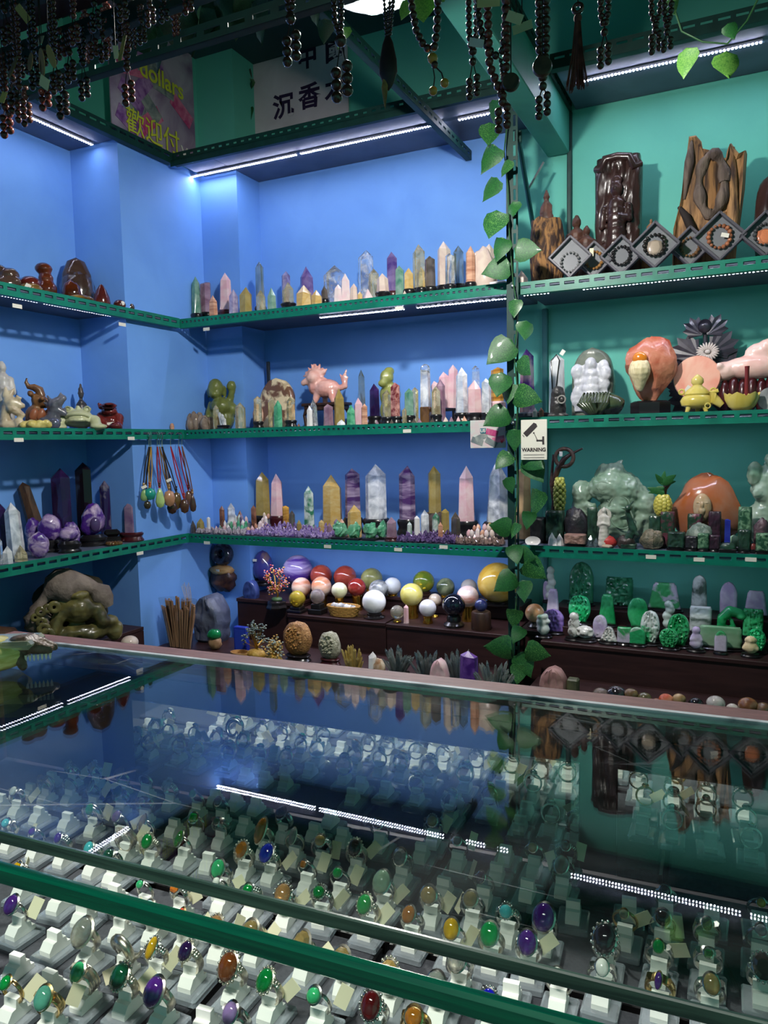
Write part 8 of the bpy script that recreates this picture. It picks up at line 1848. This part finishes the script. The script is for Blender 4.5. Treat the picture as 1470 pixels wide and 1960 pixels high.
# dense cluster at the upper left
LEFT = [(10, 205, 262, 15), (24, 150, 215, 14), (36, 165, 232, 13), (48, 185, 240, 13), (64, 120, 170, 13), (84, 160, 210, 14), (104, 118, 178, 13), (118, 172, 226, 15), (132, 100, 158, 13), (158, 120, 190, 13), (176, 60, 110, 11), (196, 70, 118, 11), (243, 130, 200, 14), (222, 30, 84, 12), (270, 40, 84, 10), (286, 10, 50, 11), (312, 0, 42, 11), (335, -10, 34, 13), (358, -16, 26, 12), (20, 60, 110, 12), (60, 40, 92, 12), (98, 30, 80, 12), (140, 30, 84, 12), (160, 10, 66, 12), (200, 0, 48, 12), (8, 20, 84, 12), (250, -6, 46, 12), (44, 92, 146, 12), (78, 76, 130, 12), (115, 60, 112, 12), (180, 6, 58, 12), (232, -10, 40, 12)]
for i, (x, yk, yb, d) in enumerate(sorted(LEFT)):
    Y = (1.06, 1.20, 1.325, 1.20)[(i * 5) % 4]
    mala(f'dark wooden bead string in the dense left cluster, {ORDW[i]} from the left', x, yk, yb, d, d * .8, Y, (-rnd.uniform(3, 7), rnd.uniform(3, 7)), 3, (WOODB, WOODR, WOODK)[i % 3], 'bead strings of the dense left cluster')
for i, (x, y, w, h, a, lb, c) in enumerate(((58, 118, 24, 40, -25, 'tan oval wooden slice pendant in the left cluster, middle', (150, 112, 72)), (25, 128, 30, 44, 10, 'tan oval wooden slice pendant nearest the left edge', (128, 98, 60)), (80, 120, 24, 48, 12, 'tan oval wooden slice pendant right of the other two', (164, 124, 82)),
   (85, 158, 20, 26, -50, 'bright cream paper tag catching light in the left cluster', (236, 214, 160)), (222, 100, 20, 22, 20, 'bright square cream tag above the money poster', (240, 216, 150)), (234, 92, 8, 58, 2, 'narrow tan wooden slip beside the bright square tag', (170, 136, 84)), (6, 186, 12, 22, 20, 'small lit paper tag at the left frame edge', (226, 180, 110)), (78, 76, 26, 14, 20, 'pale paper tag in the middle of the left cluster', (170, 150, 120)), (44, 26, 14, 34, -35, 'tan paper tag high in the left cluster', (180, 150, 96)), (98, 108, 14, 40, -10, 'curved tan wooden slip by the oval slices', (176, 138, 90)),
   (1000, 52, 38, 20, -10, 'cream folded paper tag on the beads right of post', (196, 180, 140)), (985, 34, 34, 18, 30, 'cream paper tag high on the beads right of post', (210, 194, 150)), (912, 82, 34, 14, 25, 'white curved paper tag on the V-shaped loop', (216, 208, 188)), (935, 4, 44, 16, 5, 'tan paper tag at the top edge above the post', (196, 170, 120)))):
    p = ony(x, y, 1.0 if x < 400 else 1.03); k = mpp(p); t = thing('paper_tag' if 'tag' in lb else 'wooden_slice', lb, 'tag' if 'tag' in lb else 'pendant', p, 0, None, Euler((R(rnd.uniform(-20, 20)), R(a), R(rnd.uniform(-25, 25)))))
    if 'oval' in lb: MB().lathe([(w * k * .5, -.001), (w * k * .52, 0), (w * k * .5, .001)], 20, (0, 0, 0), 1, h / w, Euler((R(90), 0, 0))).build('slice', M('tagc%d' % i, S(*c), .7), t, 40)
    else: MB().box((0, 0, 0), (w * k, .0008, h * k), .0).build('card', M('tagc%d' % i, S(*c), .7), t)
    b = MB(); iv = t.rotation_euler.to_matrix().inverted(); b.tube([(0, 0, h * k * .4), iv @ Vector((0, 0, ZK + .02 - p[2]))], .0008, 4); b.build('cord', CORDM, t)
# leaves of the artificial garlands
def leaf_px(t, px, py, size, ang, Y, mat, o, curl=.12):
    p = ony(px, py, Y); s = size * .98 * mpp(p)
    a = R(ang); c = Vector((p[0], p[1], p[2])) - Vector(o)
    c -= Vector((math.sin(a), 0, math.cos(a))) * s * .40
    return leaf(t, mat, c, s, ang, curl, rnd.uniform(-22, 14), rnd.uniform(-35, 35))
def garland(label, lst, Y, stem, o=None, name='leaf_garland', cat='garland', group=None, mats=None, dy=0.05, ends=None):
    P = [Vector(ony(x, y, Y).tolist()) for x, y in stem]; o = P[0]
    t = thing(name, label, cat, o, 0, group)
    MB().tube([q - o for q in P], .003, 6).build('vine_stem', M('vine_green', S(40, 84, 44), .5), t, 60)
    for i, (x, y, s, a) in enumerate(lst): leaf_px(t, x, y, s, a, Y - dy * (.4 + .6 * ((i * 7) % 3) / 2), (mats or (LEAFM, LEAFD, LEAFM))[i % 3], o, .10 + .05 * (i % 3))
    return t
IVY = [(941, 215, 44, 190), (936, 260, 48, 185), (932, 304, 56, 215), (938, 364, 50, 215), (946, 434, 60, 190), (955, 478, 46, 200), (948, 515, 58, 255), (968, 323, 34, 200), (985, 403, 34, 170), (1011, 478, 54, 100), (985, 591, 36, 180), (1004, 635, 42, 190), (956, 676, 66, 225), (1007, 705, 46, 130), (956, 740, 54, 190), (976, 755, 42, 180), (1011, 760, 56, 110),
       (949, 801, 56, 235), (984, 843, 44, 180), (963, 883, 42, 215), (1022, 885, 50, 120), (1025, 902, 56, 150), (1023, 963, 56, 190), (1010, 996, 36, 185), (958, 1007, 46, 280), (987, 1016, 32, 180), (986, 1062, 40, 170), (1010, 1064, 42, 100), (1025, 1093, 54, 130), (966, 1115, 52, 235), (1005, 1132, 44, 165), (983, 1185, 40, 185), (953, 1240, 56, 270), (1005, 1273, 52, 160), (1029, 1251, 50, 100), (990, 1215, 36, 200), (975, 930, 34, 160), (992, 1290, 40, 190)]
garland('long artificial ivy vine with variegated leaves climbing the green post', IVY, 3.145, [(972, 225), (965, 290), (972, 360), (975, 450), (982, 540), (992, 600), (984, 680), (992, 760), (986, 850), (992, 930), (984, 1010), (992, 1090), (986, 1180), (982, 1250), (990, 1300)], name='ivy_vine', cat='vine', mats=(LEAFM, M('leaf_variegated', S(24, 82, 40), .4, col2=S(96, 146, 74), scale=34, lo=.52, hi=.64, coat=.2), LEAFM))
garland('yellow-green leaves of an artificial vine hanging before the teal LED strip', [(1312, 122, 56, 185), (1390, 130, 60, 180), (1400, 60, 34, 160)], 2.6, [(1275, -30), (1305, 60), (1345, 80), (1392, 84), (1430, 40), (1465, -30)], mats=(LEAFY, LEAFY, LEAFM))
garland('pale green leaves of an artificial vine beside the glowing bulb', [(806, 22, 66, 175), (776, 20, 40, 200), (655, 75, 44, 185), (1285, 12, 40, 160), (848, -6, 40, 150)], 1.55, [(640, -30), (720, -24), (800, -30), (900, -40), (1290, -40)], mats=(LEAFY, LEAFY, LEAFY))
garland('large dark artificial leaves hanging at the upper left', [(410, 40, 110, 165), (380, 60, 90, 200), (340, 55, 90, 180), (300, 95, 80, 190), (275, 80, 70, 160), (258, 60, 70, 200), (455, 30, 90, 190), (490, 45, 80, 175), (60, 20, 80, 170), (36, 8, 60, 200), (110, 8, 60, 180), (140, 12, 50, 190), (190, 110, 50, 200), (320, 20, 80, 170), (430, 10, 80, 150), (600, 20, 60, 175), (620, 60, 44, 190)], 1.5, [(-20, -40), (100, -30), (250, -20), (350, -30), (480, -20), (620, -40)], mats=(LEAFD, LEAFD, LEAFD))
garland('thin ivy sprig with small leaves down the left edge of the Chinese sign', [(476, 95, 26, 180), (476, 140, 18, 30), (473, 165, 30, 190), (480, 218, 24, 170), (484, 160, 16, 90), (470, 120, 20, 200)], 3.635, [(470, 60), (465, 110), (472, 140), (464, 180), (478, 225)], mats=(LEAFM, LEAFD, LEAFM), dy=.01)

# ------------------------------------------------------------------ signs
INK = M('sign_ink', S(40, 24, 60), .6); SIGNB = M('sign_board', S(206, 200, 206), .6, col2=S(190, 184, 190), scale=5)
P0 = ony(467, 262, YB - .01); P1 = ony(668, 218, YB - .01)
w = P1[0] - P0[0]; zc = 2.97
t = thing('chinese_sign', 'white sign board with dark Chinese characters above the top shelf', 'sign', ((P0[0] + P1[0]) / 2, YB - .012, zc))
MB().box((0, 0, .19), (w, .012, .38), .002).build('board', SIGNB, t)
RX = (R(90), 0, 0)
def zpx(px, py): p = ony(px, py, YB - .02); return p[0] - (P0[0] + P1[0]) / 2, p[2] - zc
for ch, px, py, s in (('沉', 542, 206, .135), ('香', 592, 187, .135), ('木', 643, 172, .135), ('中', 588, 112, .125), ('國', 641, 98, .125), ('走', 545, 48, .15)):
    x, z = zpx(px, py); text(ch, s, t, (x, -.0075, z), RX, INK, 'lettering', .0035)
# banknote poster on the pillar
Y0 = onx(217, 285, XP + .01)[1]; Y1 = onx(375, 290, XP + .01)[1]
t = thing('currency_poster', 'purple and pink banknote poster reading dollars on the left pillar', 'poster', (XP + .006, (Y0 + Y1) / 2, 2.77))
MB().box((0, 0, .29), (.008, Y1 - Y0, .60), .001).build('sheet', M('poster_sheet', S(120, 96, 128), .6, col2=S(170, 160, 176), scale=6), t)
RY = (R(90), 0, R(90)); g = random.Random(8)
NOTES = [M('note_pink', S(176, 50, 110), .6, col2=S(206, 120, 150), scale=22), M('note_grey', S(150, 156, 150), .6, col2=S(90, 104, 110), scale=22), M('note_violet', S(110, 60, 130), .6, col2=S(166, 130, 176), scale=22)]
for i in range(16): MB().box((0, 0, 0), (.0012, .17, .075)).build('printed_note', NOTES[i % 3], t, loc=(.0046 + .0003 * i, g.uniform(-.2, .2), .06 + .46 * (i % 8) / 7), rot=(R(g.uniform(-50, 50)), 0, 0))
YEL = M('poster_yellow', S(200, 206, 60), .6)
text('dollars', .12, t, (.012, .05, .35), RY, YEL, 'lettering', .002); text('歡迎付', .13, t, (.014, -.03, .06), RY, YEL, 'lettering', .0005); text('¥', .10, t, (.012, .20, -.0 + .03), RY, WHITEPAPER, 'lettering', .001)
# small banknote sign at the post
p0 = ony(900, 805, 3.195); p1 = ony(968, 857, 3.195); w = p1[0] - p0[0]; h = p0[2] - p1[2]
t = thing('currency_sign', 'small banknote sign with blue US badge hanging left of post', 'sign', (p0[0] + w / 2, 3.196, p1[2]))
MB().box((0, 0, h / 2), (w, .004, h), .001).build('card', M('pale_note_card', S(200, 206, 200), .5, col2=S(214, 186, 190), scale=30), t)
for i, (x, z, a) in enumerate(((-.3, .25, 20), (-.18, .40, -25), (.12, .55, 15), (.3, .3, -10), (.1, .2, 30))): MB().box((0, 0, 0), (.055, .0008, .026)).build('printed_note', NOTES[(1, 1, 0, 0, 1)[i]], t, loc=(x * w, -.0026 - .0002 * i, z * h), rot=(0, R(a), 0))
MB().box((-.13 * w, -.0042, .62 * h), (.026, .001, .022)).build('badge', M('badge_blue', S(40, 110, 130), .5), t)
text('US', .020, t, (-.13 * w, -.0052, .62 * h), RX, WHITEPAPER, 'lettering', .0004); text('¥', .022, t, (.40 * w, -.0052, .22 * h), RX, M('yen_red', S(206, 40, 60), .5), 'lettering', .0006)
# surveillance warning plate
p0 = ony(997, 804, 3.085); p1 = ony(1047, 880, 3.085); w = p1[0] - p0[0]; h = p0[2] - p1[2]
t = thing('warning_sign', 'white warning plate with surveillance camera pictogram right of the post', 'sign', (p0[0] + w / 2, 3.086, p1[2]))
MB().box((0, 0, h / 2), (w, .004, h), .001).build('plate', M('warning_plate', S(226, 222, 208), .5), t)
PIC = M('pictogram_dark', S(52, 44, 46), .6)
m_ = Matrix.Translation((-.12 * w, -.003, .76 * h)) @ Matrix.Rotation(R(-44), 4, 'Y')
MB().prism([(-.30 * w, -.10 * w), (.26 * w, -.10 * w), (.30 * w, .0), (.26 * w, .10 * w), (-.30 * w, .10 * w)], .0012, m_).build('camera_body', PIC, t)
MB().box((-.40 * w, -.003, .60 * h), (.02 * w, .001, .10 * w), 0, Euler((0, R(-44), 0))).tube([(.0, -.003, .68 * h), (.13 * w, -.003, .50 * h)], .0012, 5).build('camera_arm', PIC, t)
MB().ball((0, -.003, .67 * h), (.0035, .001, .0035), 10, 6).ball((.13 * w, -.003, .48 * h), (.0035, .001, .0045), 10, 6).box((.24 * w, -.003, .48 * h), (.2 * w, .001, .006)).box((.36 * w, -.003, .48 * h), (.008, .001, .2 * h)).build('camera_mount', PIC, t)
MB().tube([(-.1 * w, .002, .9 * h), (-.3 * w, .07, .9 * h)], .0015, 5).build('tie_wire', STEEL, t)
text('WARNING', .0205, t, (0, -.0028, .25 * h), RX, PIC, 'lettering', .0007)
for z in (.13, .06): MB().box((0, -.0026, z * h), (.8 * w, .0008, .004)).build('small_print', M('print_grey', S(160, 156, 148), .6), t)
finish_labels()
